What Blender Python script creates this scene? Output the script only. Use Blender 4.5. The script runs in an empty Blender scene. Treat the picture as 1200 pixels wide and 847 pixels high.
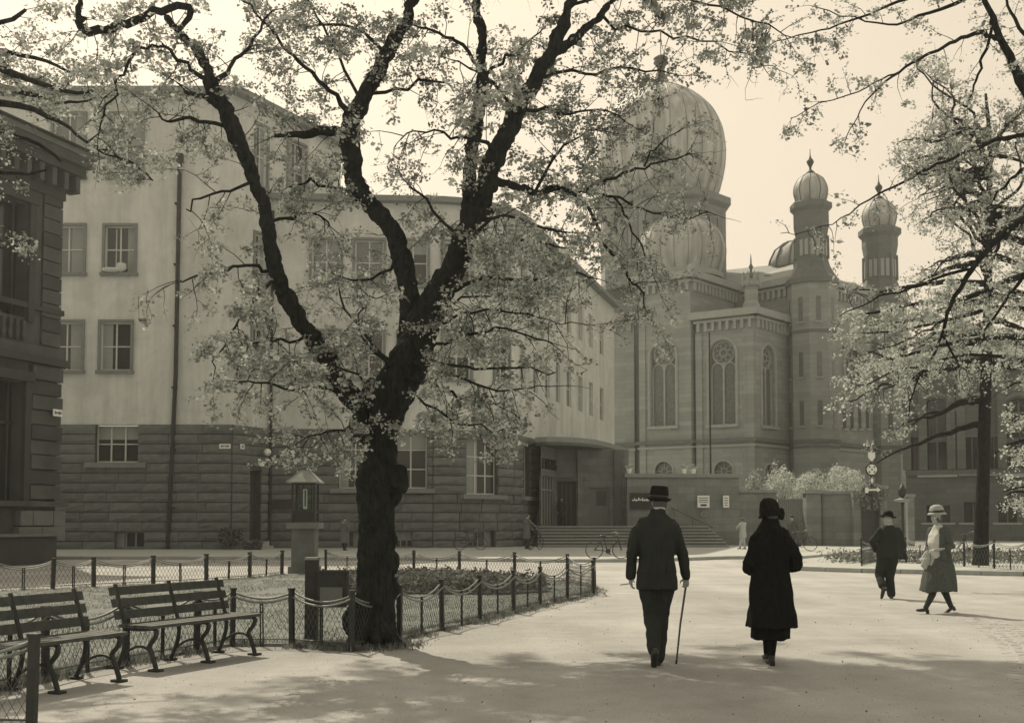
import bpy, bmesh, math, random
import numpy as np
from mathutils import Vector, Matrix, noise
from mathutils.geometry import tessellate_polygon
random.seed(7); rng = np.random.default_rng(7)
sc = bpy.context.scene; COL = sc.collection
R = math.radians

# ------------------------------------------------------------------ camera
CAMH = 1.5; TILT = R(3.0); F = 1300.0; SH = 119.5; HOR = 611.0
cam = bpy.data.cameras.new('camera'); camo = bpy.data.objects.new('camera', cam); COL.objects.link(camo)
cam.sensor_width = 36; cam.lens = 39.0; cam.shift_y = SH/1200; cam.clip_start = .1; cam.clip_end = 2000
camo.location = (0, 0, CAMH); camo.rotation_euler = (R(90)+TILT, 0, 0); sc.camera = camo
cam.dof.use_dof = True; cam.dof.focus_distance = 14; cam.dof.aperture_fstop = 4.0

# ------------------------------------------------------------------ sky, sun, exposure
SUN = Vector((-.46*math.cos(R(49)), .888*math.cos(R(49)), math.sin(R(49)))).normalized()
TINT = (1.0, .865, .665)
w = bpy.data.worlds.new('World'); sc.world = w; w.use_nodes = True
nt = w.node_tree; nt.nodes.clear()
sky = nt.nodes.new('ShaderNodeTexSky'); sky.sky_type = 'NISHITA'; sky.sun_disc = False
sky.sun_elevation = R(49); sky.sun_rotation = math.atan2(SUN.x, SUN.y); sky.air_density = 1.5; sky.dust_density = 4
bw = nt.nodes.new('ShaderNodeRGBToBW'); pw = nt.nodes.new('ShaderNodeMath'); pw.operation = 'POWER'; pw.inputs[1].default_value = .4
mx = nt.nodes.new('ShaderNodeMix'); mx.data_type = 'RGBA'; mx.blend_type = 'MULTIPLY'; mx.inputs[0].default_value = 1
mx.inputs[7].default_value = (TINT[0]*4.5, TINT[1]*4.5, TINT[2]*4.5, 1)
bg = nt.nodes.new('ShaderNodeBackground'); bg.inputs[1].default_value = .1
ow = nt.nodes.new('ShaderNodeOutputWorld')
L = nt.links.new
L(sky.outputs[0], bw.inputs[0]); L(bw.outputs[0], pw.inputs[0]); L(pw.outputs[0], mx.inputs[6]); L(mx.outputs[2], bg.inputs[0]); L(bg.outputs[0], ow.inputs[0])
sl = bpy.data.lights.new('sun', 'SUN'); sl.energy = 4.3; sl.angle = R(.53); sl.color = TINT
so = bpy.data.objects.new('sun', sl); COL.objects.link(so); so.rotation_euler = (-SUN).to_track_quat('-Z', 'Y').to_euler(); so.location = (-20, 40, 50)
sc.view_settings.view_transform = 'Standard'; sc.view_settings.look = 'None'; sc.view_settings.exposure = 0; sc.view_settings.gamma = 1

# ------------------------------------------------------------------ projection helpers (layout maths)
def P(px, py, Y):
    a = (px-600)/F; b = (423.5+SH-py)/F
    d = Vector((a, math.cos(TILT)-b*math.sin(TILT), math.sin(TILT)+b*math.cos(TILT)))
    t = Y/d.y
    return Vector((d.x*t, Y, CAMH+d.z*t))
def G(px, py, z=0.0):
    d = P(px, py, 1.0)-Vector((0, 0, CAMH)); t = (z-CAMH)/d.z
    return Vector((d.x*t, d.y*t, z))
def ZY(py, Y, px=600): return P(px, py, Y).z

# ------------------------------------------------------------------ materials (monochrome albedos)
def mat(name, col, rough=.85, var=.15, scale=6.0, bump=.0, bscale=60., spec=.3, metal=0., coat=None, fn=None):
    m = bpy.data.materials.new(name); m.use_nodes = True; t = m.node_tree; N = t.nodes; b = N['Principled BSDF']
    b.inputs['Roughness'].default_value = rough; b.inputs['Metallic'].default_value = metal
    b.inputs['Specular IOR Level'].default_value = spec
    tc = N.new('ShaderNodeTexCoord'); n1 = N.new('ShaderNodeTexNoise'); n1.inputs['Scale'].default_value = scale; n1.inputs['Detail'].default_value = 6; n1.inputs['Roughness'].default_value = .65
    geo = N.new('ShaderNodeNewGeometry')
    t.links.new(geo.outputs['Position'], n1.inputs['Vector'])
    cr = N.new('ShaderNodeMapRange'); cr.inputs[1].default_value = .3; cr.inputs[2].default_value = .7
    cr.inputs[3].default_value = 1-var; cr.inputs[4].default_value = 1+var
    t.links.new(n1.outputs[0], cr.inputs[0])
    val = cr.outputs[0]
    if fn: val = fn(t, N, geo, val, b)
    cc = N.new('ShaderNodeMix'); cc.data_type = 'RGBA'; cc.blend_type = 'MULTIPLY'; cc.inputs[0].default_value = 1
    q_ = max(0, 1-col/.45) if not isinstance(col, tuple) else 0; c = (col, col*(1.055+.12*q_), col*(1.02+.12*q_)) if not isinstance(col, tuple) else col
    cc.inputs[6].default_value = (*c, 1); t.links.new(val, cc.inputs[7]); t.links.new(cc.outputs[2], b.inputs['Base Color'])
    if bump:
        n2 = N.new('ShaderNodeTexNoise'); n2.inputs['Scale'].default_value = bscale; n2.inputs['Detail'].default_value = 4
        t.links.new(geo.outputs['Position'], n2.inputs['Vector'])
        bp = N.new('ShaderNodeBump'); bp.inputs['Strength'].default_value = bump; bp.inputs['Distance'].default_value = .02
        t.links.new(n2.outputs[0], bp.inputs['Height']); t.links.new(bp.outputs[0], b.inputs['Normal'])
    return m
def mul(t, N, a, b_):
    m = N.new('ShaderNodeMath'); m.operation = 'MULTIPLY'; t.links.new(a, m.inputs[0]); t.links.new(b_, m.inputs[1]); return m.outputs[0]
def fn_streak(amp=.16, sx=1.2, sz=.18):
    def f(t, N, geo, val, b):      # rain streaks: noise stretched vertically
        mp = N.new('ShaderNodeMapping'); mp.inputs['Scale'].default_value = (sx, sx, sz); t.links.new(geo.outputs['Position'], mp.inputs[0])
        n = N.new('ShaderNodeTexNoise'); n.inputs['Scale'].default_value = 1.; n.inputs['Detail'].default_value = 5; t.links.new(mp.outputs[0], n.inputs['Vector'])
        r = N.new('ShaderNodeMapRange'); r.inputs[1].default_value = .35; r.inputs[2].default_value = .65; r.inputs[3].default_value = 1-amp; r.inputs[4].default_value = 1+amp*.4
        t.links.new(n.outputs[0], r.inputs[0]); return mul(t, N, val, r.outputs[0])
    return f
def fn_plaster(t, N, geo, val, b):
    v = fn_streak(.12, 1.1, .16)(t, N, geo, val, b); v = fn_streak(.07, 4.5, .35)(t, N, geo, v, b)
    n = N.new('ShaderNodeTexNoise'); n.inputs['Scale'].default_value = .45; n.inputs['Detail'].default_value = 9; n.inputs['Roughness'].default_value = .75; n.inputs['Distortion'].default_value = .6; t.links.new(geo.outputs['Position'], n.inputs['Vector'])
    r = N.new('ShaderNodeMapRange'); r.inputs[1].default_value = .38; r.inputs[2].default_value = .6; r.inputs[3].default_value = .86; r.inputs[4].default_value = 1.05; t.links.new(n.outputs[0], r.inputs[0]); return mul(t, N, v, r.outputs[0])
def fn_ashlar(w_, h_, amp=.22, mort=.02, mcol=.7, dirx=.8, diry=.6):
    def f(t, N, geo, val, b):
        sp = N.new('ShaderNodeSeparateXYZ'); t.links.new(geo.outputs['Position'], sp.inputs[0])
        a = N.new('ShaderNodeMath'); a.operation = 'MULTIPLY'; a.inputs[1].default_value = dirx; t.links.new(sp.outputs[0], a.inputs[0])
        c = N.new('ShaderNodeMath'); c.operation = 'MULTIPLY_ADD'; c.inputs[1].default_value = diry; t.links.new(sp.outputs[1], c.inputs[0]); t.links.new(a.outputs[0], c.inputs[2])
        cb = N.new('ShaderNodeCombineXYZ'); t.links.new(c.outputs[0], cb.inputs[0]); t.links.new(sp.outputs[2], cb.inputs[1])
        br = N.new('ShaderNodeTexBrick'); br.inputs['Scale'].default_value = 1; br.inputs['Brick Width'].default_value = w_; br.inputs['Row Height'].default_value = h_
        br.inputs['Mortar Size'].default_value = mort; br.inputs['Bias'].default_value = 0
        br.inputs['Color1'].default_value = (1-amp,)*3+(1,); br.inputs['Color2'].default_value = (1+amp*.7,)*3+(1,); br.inputs['Mortar'].default_value = (mcol,)*3+(1,)
        t.links.new(cb.outputs[0], br.inputs['Vector'])
        v = N.new('ShaderNodeRGBToBW'); t.links.new(br.outputs[0], v.inputs[0]); return mul(t, N, val, v.outputs[0])
    return f
def fn_ground(t, N, geo, val, b):
    n = N.new('ShaderNodeTexNoise'); n.inputs['Scale'].default_value = .35; n.inputs['Detail'].default_value = 8; n.inputs['Roughness'].default_value = .7
    t.links.new(geo.outputs['Position'], n.inputs['Vector'])
    r = N.new('ShaderNodeMapRange'); r.inputs[1].default_value = .35; r.inputs[2].default_value = .65; r.inputs[3].default_value = .78; r.inputs[4].default_value = 1.12
    t.links.new(n.outputs[0], r.inputs[0])
    n2 = N.new('ShaderNodeTexNoise'); n2.inputs['Scale'].default_value = 45; n2.inputs['Detail'].default_value = 3; t.links.new(geo.outputs['Position'], n2.inputs['Vector'])
    r2 = N.new('ShaderNodeMapRange'); r2.inputs[1].default_value = .3; r2.inputs[2].default_value = .7; r2.inputs[3].default_value = .86; r2.inputs[4].default_value = 1.12; t.links.new(n2.outputs[0], r2.inputs[0])
    v = N.new('ShaderNodeTexNoise'); v.inputs['Scale'].default_value = 1; v.inputs['Detail'].default_value = 6
    mp = N.new('ShaderNodeMapping'); mp.inputs['Scale'].default_value = (.9, .12, 1); mp.inputs['Rotation'].default_value = (0, 0, .25); t.links.new(geo.outputs['Position'], mp.inputs[0]); t.links.new(mp.outputs[0], v.inputs['Vector'])
    r3 = N.new('ShaderNodeMapRange'); r3.inputs[1].default_value = .35; r3.inputs[2].default_value = .65; r3.inputs[3].default_value = .9; r3.inputs[4].default_value = 1.08; t.links.new(v.outputs[0], r3.inputs[0])
    return mul(t, N, mul(t, N, mul(t, N, val, r.outputs[0]), r2.outputs[0]), r3.outputs[0])

M = {}
M['path'] = mat('path_gravel', (.385, .396, .39), .95, .06, 3, .5, 90, fn=fn_ground)
M['road'] = mat('road_surface', (.40, .41, .405), .95, .06, 1.5, .25, 60, fn=fn_ground)
M['walk'] = mat('pavement_stone', .40, .9, .08, 2, .2, 60, fn=fn_ashlar(.8, .8, .05, .02, .85, 1, 0))
M['kerb'] = mat('kerb_stone', .36, .85, .15, 5, .3, 50)
M['sett'] = mat('gutter_sett', (.37, .375, .38), .8, .2, 9, .4, 60)
M['lawn'] = mat('lawn', .17, .95, .18, 4, .6, 70)
M['soil'] = mat('bed_soil', .06, .95, .3, 6, .6, 40)
M['plaster'] = mat('plaster', .62, .9, .05, .7, .15, 40, fn=fn_plaster)
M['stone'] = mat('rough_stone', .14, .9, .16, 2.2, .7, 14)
M['stone2'] = mat('rough_stone_light', .155, .9, .16, 2.2, .7, 14)
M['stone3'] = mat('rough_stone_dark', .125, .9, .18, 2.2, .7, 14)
M['mortar'] = mat('mortar', .075, .95, .15, 5)
M['trim'] = mat('window_surround', .20, .85, .12, 3, .2, 40)
M['frame'] = mat('window_paint', .55, .5, .08, 8)
M['framed'] = mat('window_paint_dark', .25, .6, .1, 8)
M['pane'] = mat('window_glass', .03, .08, .2, 1, spec=.6)
M['panel'] = mat('window_glass_reflection', .16, .12, .2, .8, spec=.6)  # lighter glass for upper windows: reflection put into the colour
M['panes'] = mat('stained_glass', .13, .25, .35, 5, .3, 20, spec=.5)
M['pale_pane'] = mat('pale_pane', .36, .7, .06, 5)
M['roof'] = mat('roof_sheet', .16, .7, .15, 2)
M['metal'] = mat('dark_iron', .035, .55, .25, 12, .2, 60)
M['ironl'] = mat('fence_iron', .09, .5, .3, 10, .2, 60)
M['rail'] = mat('fence_rail', .20, .45, .2, 10)
M['wire'] = mat('netting_wire', .10, .6, .1, 10)
M['pipe'] = mat('drain_pipe', .03, .6, .2, 4)
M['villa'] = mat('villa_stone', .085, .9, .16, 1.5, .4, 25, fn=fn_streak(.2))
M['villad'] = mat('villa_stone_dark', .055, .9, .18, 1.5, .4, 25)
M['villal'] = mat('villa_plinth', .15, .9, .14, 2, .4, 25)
M['syn'] = mat('synagogue_ashlar', .29, .9, .08, .9, .25, 20, fn=fn_ashlar(1.3, .42, .13, .02, .84))
M['synt'] = mat('synagogue_trim', .34, .85, .12, 2, .2, 30)
M['synd'] = mat('synagogue_dark_stone', .15, .9, .12, 2, .2, 30)
M['copper'] = mat('dome_copper', .40, .62, .12, .7, .1, 10, spec=.5, fn=fn_streak(.32, 1.6, .12))
M['ribc'] = mat('dome_seam', .24, .45, .2, 1.5, fn=fn_streak(.3, 1.6, .12))
M['clear'] = mat('clear_glass', .8, .03, .02, 1); M['clear'].node_tree.nodes['Principled BSDF'].inputs['Transmission Weight'].default_value = 1; M['clear'].node_tree.nodes['Principled BSDF'].inputs['IOR'].default_value = 1.05
M['drum'] = mat('drum_stone', .23, .9, .12, 2, .2, 30, fn=fn_ashlar(1.3, .42, .13, .02, .84))
M['pebble'] = mat('pebble', (.30, .30, .30), .9, .3, 30)
M['curtain'] = mat('curtain', .3, .9, .15, 20)
M['copperd'] = mat('dome_copper_dark', .12, .5, .2, 1.5)
M['arch'] = mat('school_stone', .125, .9, .12, 1, .2, 20, fn=fn_ashlar(1.2, .4, .12, .02, .8))
M['wallst'] = mat('yard_wall_stone', .2, .9, .14, 1.4, .3, 25, fn=fn_ashlar(1.1, .45, .16, .02, .8, 1, .1))
M['wallc'] = mat('wall_coping', .24, .85, .12, 3)
M['door'] = mat('door_dark', .05, .5, .2, 5)
M['doorl'] = mat('door_light', .17, .6, .1, 5)
M['white'] = mat('white_enamel', .8, .4, .05, 8)
M['ink'] = mat('black_enamel', .03, .4, .1, 8)
M['slate'] = mat('concrete_post', .16, .85, .2, 12, .3, 60)
M['wood'] = mat('bench_wood', .07, .7, .25, 14, .3, 60, fn=fn_streak(.15, 14, 2))
M['woodl'] = mat('weathered_wood', .28, .75, .2, 14)
M['coat'] = mat('black_coat', .013, .95, .3, 20, .15, 300, spec=.1)
M['suit'] = mat('dark_suit', .036, .95, .12, 5, .15, 300, spec=.1)
M['suit2'] = mat('dark_cloth', .045, .95, .25, 20, .15, 300, spec=.1)
M['tweed'] = mat('grey_tweed', .09, .95, .3, 40, .3, 300, spec=.1)
M['cream'] = mat('cream_blouse', .55, .85, .06, 10, .1, 200)
M['skin'] = mat('skin', .36, .6, .06, 10)
M['hair'] = mat('hair', .10, .8, .3, 60)
M['hairg'] = mat('grey_hair', .4, .8, .2, 60)
M['hat'] = mat('black_felt', .014, .9, .2, 30, spec=.15)
M['straw'] = mat('pale_straw', .34, .8, .1, 60)
M['shoe'] = mat('leather_shoe', .03, .35, .2, 10)
M['cane'] = mat('cane_wood', .09, .4, .2, 20)
M['cotton'] = mat('pale_cloth', .4, .9, .1, 20)
M['greyc'] = mat('grey_cloth', .13, .9, .15, 20)
def bark(name, c):
    def f(t, N, geo, val, b):
        mp = N.new('ShaderNodeMapping'); mp.inputs['Scale'].default_value = (22, 22, 5); t.links.new(geo.outputs['Position'], mp.inputs[0])
        n = N.new('ShaderNodeTexNoise'); n.inputs['Scale'].default_value = 1; n.inputs['Detail'].default_value = 6; n.inputs['Roughness'].default_value = .7; t.links.new(mp.outputs[0], n.inputs['Vector'])
        r = N.new('ShaderNodeMapRange'); r.inputs[1].default_value = .3; r.inputs[2].default_value = .7; r.inputs[3].default_value = .45; r.inputs[4].default_value = 1.5; t.links.new(n.outputs[0], r.inputs[0])
        bp = N.new('ShaderNodeBump'); bp.inputs['Strength'].default_value = 1; bp.inputs['Distance'].default_value = .03; t.links.new(n.outputs[0], bp.inputs['Height']); t.links.new(bp.outputs[0], b.inputs['Normal'])
        return mul(t, N, val, r.outputs[0])
    return mat(name, c, .95, .2, 8, fn=f, spec=.1)
M['bark'] = bark('bark', .03); M['barkg'] = bark('bark_grey', .09)
def leafmat(name, c, tr):
    m = bpy.data.materials.new(name); m.use_nodes = True; t = m.node_tree; N = t.nodes; N.clear()
    o = N.new('ShaderNodeOutputMaterial'); d = N.new('ShaderNodeBsdfDiffuse'); tl = N.new('ShaderNodeBsdfTranslucent'); ad = N.new('ShaderNodeMixShader'); ad.inputs[0].default_value = tr
    geo = N.new('ShaderNodeNewGeometry')
    mr = N.new('ShaderNodeMapRange'); mr.inputs[3].default_value = c*.45; mr.inputs[4].default_value = c*1.6
    n = N.new('ShaderNodeTexNoise'); n.inputs['Scale'].default_value = 9; n.inputs['Detail'].default_value = 4; t.links.new(geo.outputs['Position'], n.inputs['Vector'])
    mr.inputs[1].default_value = .35; mr.inputs[2].default_value = .65
    t.links.new(n.outputs[0], mr.inputs[0])
    mxx = N.new('ShaderNodeMix'); mxx.data_type = 'RGBA'; mxx.blend_type = 'MULTIPLY'; mxx.inputs[0].default_value = 1; mxx.inputs[6].default_value = (.98, 1.05, 1.0, 1); t.links.new(mr.outputs[0], mxx.inputs[7])
    for s in (d, tl): t.links.new(mxx.outputs[2], s.inputs[0])
    t.links.new(d.outputs[0], ad.inputs[1]); t.links.new(tl.outputs[0], ad.inputs[2]); t.links.new(ad.outputs[0], o.inputs[0])
    return m
M['leaf'] = leafmat('young_leaf', .34, .28); M['leafd'] = leafmat('leaf_dark', .12, .3); M['leafb'] = leafmat('pale_blossom_leaf', .55, .28); M['leafm'] = leafmat('leaf_mid', .2, .3); M['lilac'] = leafmat('white_lilac_blossom', .62, .3)

# ------------------------------------------------------------------ mesh helpers
def link(name, me, parent=None, m=None):
    o = bpy.data.objects.new(name, me); COL.objects.link(o)
    if parent: o.parent = parent
    if m and not me.materials: me.materials.append(m)
    return o
def base(p):            # world origin of the thing a part belongs to
    while p.parent: p = p.parent
    return Vector(p.location)
class MB:
    def __init__(s): s.v = []; s.f = []
    def add(s, v, f):
        k = len(s.v); s.v += [tuple(p) for p in v]; s.f += [tuple(i+k for i in q) for q in f]; return s
    def box(s, c, d, rz=0, taper=1.):
        c = Vector(c); x, y, z = (q/2 for q in d); cr, sr = math.cos(rz), math.sin(rz); v = []
        for zz, t in ((-z, 1), (z, taper)):
            for xx, yy in ((-x, -y), (x, -y), (x, y), (-x, y)):
                a, b = xx*t, yy*t; v.append((c.x+a*cr-b*sr, c.y+a*sr+b*cr, c.z+zz))
        return s.add(v, [(3, 2, 1, 0), (4, 5, 6, 7), (0, 1, 5, 4), (1, 2, 6, 5), (2, 3, 7, 6), (3, 0, 4, 7)])
    def prism(s, poly, z0, z1):
        n = len(poly); v = [(p[0], p[1], z0) for p in poly]+[(p[0], p[1], z1) for p in poly]
        a = sum(poly[i][0]*poly[(i+1) % n][1]-poly[(i+1) % n][0]*poly[i][1] for i in range(n))
        tri = tessellate_polygon([[Vector((p[0], p[1], 0)) for p in poly]])
        f = []
        for t in tri:
            p, q, r = (Vector((*poly[i][:2], 0)) for i in t)
            if (q-p).cross(r-p).z < 0: t = t[::-1]
            f.append(tuple(i+n for i in t)); f.append(tuple(reversed(t)))
        for i in range(n):
            j = (i+1) % n; f.append((i, j, j+n, i+n) if a > 0 else (j, i, i+n, j+n))
        return s.add(v, f)
    def tube(s, pts, r, n=8, cap=True, flat=1.0, up=None):
        pts = [Vector(p) for p in pts]; m = len(pts)
        rs = r if hasattr(r, '__len__') else [r]*m
        v = []; f = []; prev = None
        for i, p in enumerate(pts):
            t = (pts[min(i+1, m-1)]-pts[max(i-1, 0)])
            if t.length < 1e-9: t = Vector((0, 0, 1))
            t.normalize()
            ref = prev if prev else (Vector(up) if up else (Vector((0, 0, 1)) if abs(t.z) < .9 else Vector((1, 0, 0))))
            a = ref-t*ref.dot(t)
            if a.length < 1e-5: a = t.orthogonal()
            a.normalize(); b = t.cross(a); prev = a
            for k in range(n):
                th = 2*math.pi*k/n; v.append(p+a*math.cos(th)*rs[i]*flat+b*math.sin(th)*rs[i])
        for i in range(m-1):
            for k in range(n):
                k2 = (k+1) % n; f.append((i*n+k, i*n+k2, (i+1)*n+k2, (i+1)*n+k))
        if cap: f.append(tuple(range(n))[::-1]); f.append(tuple(range((m-1)*n, m*n)))
        return s.add(v, f)
    def lathe(s, prof, c=(0, 0, 0), n=16, cap=True, rot=0, sx=1, sy=1):
        v = []; f = []
        for r, z in prof:
            for k in range(n):
                th = 2*math.pi*k/n+rot; v.append((c[0]+r*math.cos(th)*sx, c[1]+r*math.sin(th)*sy, c[2]+z))
        for i in range(len(prof)-1):
            for k in range(n):
                k2 = (k+1) % n; f.append((i*n+k, i*n+k2, (i+1)*n+k2, (i+1)*n+k))
        if cap: f.append(tuple(range(n))[::-1]); f.append(tuple(range((len(prof)-1)*n, len(prof)*n)))
        return s.add(v, f)
    def ell(s, c, r, n=12, rot=None):
        v = []; f = []; m = max(6, n//2+1)
        for i in range(m+1):
            ph = math.pi*i/m
            for k in range(n):
                th = 2*math.pi*k/n; q = Vector((math.sin(ph)*math.cos(th)*r[0], math.sin(ph)*math.sin(th)*r[1], -math.cos(ph)*r[2]))
                if rot: q = rot @ q
                v.append(Vector(c)+q)
        for i in range(m):
            for k in range(n):
                k2 = (k+1) % n; f.append((i*n+k, i*n+k2, (i+1)*n+k2, (i+1)*n+k))
        return s.add(v, f)
    def loft(s, rings, n=24):       # ring: (cx, cy, cz, rx, ry)
        v = []; f = []
        for cx, cy, cz, rx, ry in rings:
            for k in range(n):
                th = 2*math.pi*k/n; ct, st = math.cos(th), math.sin(th); e = .8
                v.append((cx+rx*math.copysign(abs(ct)**e, ct), cy+ry*math.copysign(abs(st)**e, st), cz))
        m = len(rings)
        for i in range(m-1):
            for k in range(n):
                k2 = (k+1) % n; q = (i*n+k, i*n+k2, (i+1)*n+k2, (i+1)*n+k)
                f.append(q if rings[-1][2] > rings[0][2] else q[::-1])
        a, b = tuple(range(n))[::-1], tuple(range((m-1)*n, m*n))
        if rings[-1][2] < rings[0][2]: a, b = a[::-1], b[::-1]
        f += [a, b]; return s.add(v, f)
    def mesh(s, name, m, off=None, smooth=False):
        me = bpy.data.meshes.new(name)
        v = s.v if off is None else [(a-off[0], b-off[1], c-off[2]) for a, b, c in s.v]
        me.from_pydata(v, [], s.f); me.validate(); me.update()
        if smooth: me.polygons.foreach_set('use_smooth', [True]*len(me.polygons))
        me.materials.append(m); return me
    def build(s, name, m, parent=None, smooth=False, local=False, kind=None):
        off = base(parent) if (parent and not local) else None
        o = link(name, s.mesh(name, m, off, smooth), parent)
        if kind: o['kind'] = kind
        return o
def fuse(mb, name, m, parent, voxel=.012, smooth=4, folds=0., fz=.25, fs=9., seed=0, local=True):
    tmp = bpy.data.objects.new('tmp', mb.mesh('tmp', m)); COL.objects.link(tmp)
    a = tmp.modifiers.new('r', 'REMESH'); a.mode = 'VOXEL'; a.voxel_size = voxel
    if smooth: b = tmp.modifiers.new('s', 'SMOOTH'); b.factor = .5; b.iterations = smooth
    dg = bpy.context.evaluated_depsgraph_get(); me = bpy.data.meshes.new_from_object(tmp.evaluated_get(dg)); me.name = name
    bpy.data.objects.remove(tmp)
    if folds:
        n = len(me.vertices); co = np.empty(n*3, 'f'); me.vertices.foreach_get('co', co); co = co.reshape(-1, 3)
        no = np.empty(n*3, 'f'); me.vertices.foreach_get('normal', no); no = no.reshape(-1, 3)
        d = np.array([noise.fractal(Vector((c[0]*fs+seed, c[1]*fs, c[2]*fs*fz)), .8, 2., 3) for c in co])
        co += no*(d*folds)[:, None]; me.vertices.foreach_set('co', co.ravel())
    me.polygons.foreach_set('use_smooth', [True]*len(me.polygons)); me.update()
    if not me.materials: me.materials.append(m)
    if not local and parent:
        off = base(parent); me.transform(Matrix.Translation(-off))
    return link(name, me, parent)
def thing(name, label, cat, loc=(0, 0, 0), rz=0, group=None):
    o = bpy.data.objects.new(name, None); COL.objects.link(o); o.location = loc; o.rotation_euler = (0, 0, rz); o.empty_display_size = .3
    o['label'] = label; o['category'] = cat
    if group: o['group'] = group
    return o
def tag(o, label, cat, group=None):
    o['label'] = label; o['category'] = cat
    if group: o['group'] = group
    return o
def center_origin(o):   # put a single-mesh thing's origin at its base
    vs = [v.co for v in o.data.vertices]; c = Vector((sum(v.x for v in vs)/len(vs), sum(v.y for v in vs)/len(vs), min(v.z for v in vs)))
    o.data.transform(Matrix.Translation(-c)); o.location = c; return o
def struct(o): o['kind'] = 'structure'; return o
def copy_tree(o, parent=None):
    c = o.copy(); COL.objects.link(c)
    if parent: c.parent = parent
    for ch in list(o.children): copy_tree(ch, c)
    return c

# wall helpers: a flat wall face from A to B (looking at it, A is left), holes are polygons in (s, z)
def wframe(A, B):
    A = Vector((A[0], A[1], 0)); B = Vector((B[0], B[1], 0)); d = (B-A); ln = d.length; d.normalize(); n = Vector((d.y, -d.x, 0))
    return A, d, n, ln
def wall_face(mb, A, B, outer, holes, depth=.3):
    A, d, n, ln = wframe(A, B)
    polys = [[Vector((p[0], p[1], 0)) for p in outer]]+[[Vector((p[0], p[1], 0)) for p in h] for h in holes]
    flat = [p for q in polys for p in q]; tri = tessellate_polygon(polys)
    V = [A+d*p.x+Vector((0, 0, p.y)) for p in flat]; f = []
    for t in tri:
        a, b, c = (flat[i] for i in t)
        if (b-a).cross(c-a).z < 0: t = t[::-1]
        f.append(tuple(t))
    mb.add(V, f)
    for h in holes:
        k = len(h); v = [A+d*p[0]+Vector((0, 0, p[1])) for p in h]; v += [q-n*depth for q in v]
        mb.add(v, [(i, (i+1) % k, (i+1) % k+k, i+k) for i in range(k)])
def rect(s0, s1, z0, z1): return [(s0, z0), (s1, z0), (s1, z1), (s0, z1)]
def arch(sc_, w_, z0, zs, n=12):   # centre, width, sill, spring height
    r = w_/2; return [(sc_-r, z0), (sc_+r, z0)]+[(sc_+r*math.cos(math.pi*i/n), zs+r*math.sin(math.pi*i/n)) for i in range(n+1)]
def circ(sc_, zc, r, n=20): return [(sc_+r*math.cos(2*math.pi*i/n), zc+r*math.sin(2*math.pi*i/n)) for i in range(n)]
def place(o, A, d, n, s, z, dep, parent):
    p = A+d*s+Vector((0, 0, z))-n*dep; o.location = p-base(parent); o.rotation_euler = (0, 0, math.atan2(d.y, d.x)); o.parent = parent
WC = {}
def rect_window(parent, A, d, n, s, z0, w_, h, cols=2, rows=2, split=.62, fm='frame', pm='pane', dep=.16, surround=True, sill=True, bars=None):
    key = (round(w_, 2), round(h, 2), cols, rows, fm, surround, sill)
    if key not in WC:
        fr = MB(); t = .07
        fr.box((0, 0, t/2), (w_, .08, t)); fr.box((0, 0, h-t/2), (w_, .08, t))
        fr.box((-w_/2+t/2, 0, h/2), (t, .08, h-2*t)); fr.box((w_/2-t/2, 0, h/2), (t, .08, h-2*t))
        for c in range(1, cols): fr.box((-w_/2+w_*c/cols, -.003, h/2), (.075, .08, h-2*t))
        zs = [h*split] if rows == 2 else [h*k/rows for k in range(1, rows)]
        for q in zs: fr.box((0, -.006, q), (w_-2*t, .07, .06))
        sur = MB(); q = .14
        sur.box((-w_/2-q/2, -.2, h/2), (q, .12, h)); sur.box((w_/2+q/2, -.2, h/2), (q, .12, h)); sur.box((0, -.2, h+q/2), (w_+2*q, .12, q))
        si = MB(); si.box((0, -.24, -.09), (w_+.4, .28, .16))
        pn = MB(); pn.box((0, .02, h/2), (w_-.1, .012, h-.1))
        WC[key] = [fr.mesh('window', M[fm]), pn.mesh('pane', M['pane']), pn.mesh('pane', M['panel']), sur.mesh('surround', M['trim']), si.mesh('sill', M['trim'])]
    a, p, pc, su, si = WC[key]
    o = link('window', a); place(o, A, d, n, s, z0, dep, parent)
    link('pane', p if pm == 'pane' else pc, o)
    kind = random.random()
    if kind < .72:
        kk = ('cur', round(w_, 2), round(h, 2), int(kind*10))
        if kk not in WC:
            c = MB(); f_ = random.uniform(.2, .6)
            if kind < .3: c.box((0, .008, h-h*f_/2), (w_-.16, .008, h*f_))
            else:
                q = random.choice((-1, 1)); ww = w_*random.uniform(.22, .4); c.box((q*(w_/2-.07-ww/2), .008, h/2), (ww, .008, h-.16))
            WC[kk] = c.mesh('curtain', M['curtain'])
        link('curtain', WC[kk], o)
    if surround: link('surround', su, o)
    if sill: link('sill', si, o)
    return o
# ================================================================== SETTING: ground
def sheet(name, poly, z, m, thick=0.0):
    mb = MB()
    if thick: mb.prism(poly, z-thick, z)
    else:
        tri = tessellate_polygon([[Vector((p[0], p[1], 0)) for p in poly]]); f = []
        for t in tri:
            a, b, c = (Vector((*poly[i][:2], 0)) for i in t)
            f.append(t if (b-a).cross(c-a).z > 0 else t[::-1])
        mb.add([(p[0], p[1], z) for p in poly], f)
    return struct(mb.build(name, m))
sheet('ground', [(-900, -300), (900, -300), (900, 1200), (-900, 1200)], -.03, M['road'])
sheet('road', [(-120, 24), (120, 24), (120, 200), (-120, 200)], -.004, M['road'])
sheet('path', [(-60, -30), (60, -30), (60, 28.5), (12, 27.5), (4, 27), (-60, 27)], 0, M['path'])
kerbA = [(-60, 45.5), (-14, 44.5), (-3, 43.2), (1.6, 41.2), (4.9, 41.6), (8.6, 44.8), (11.9, 45.6)]
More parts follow.
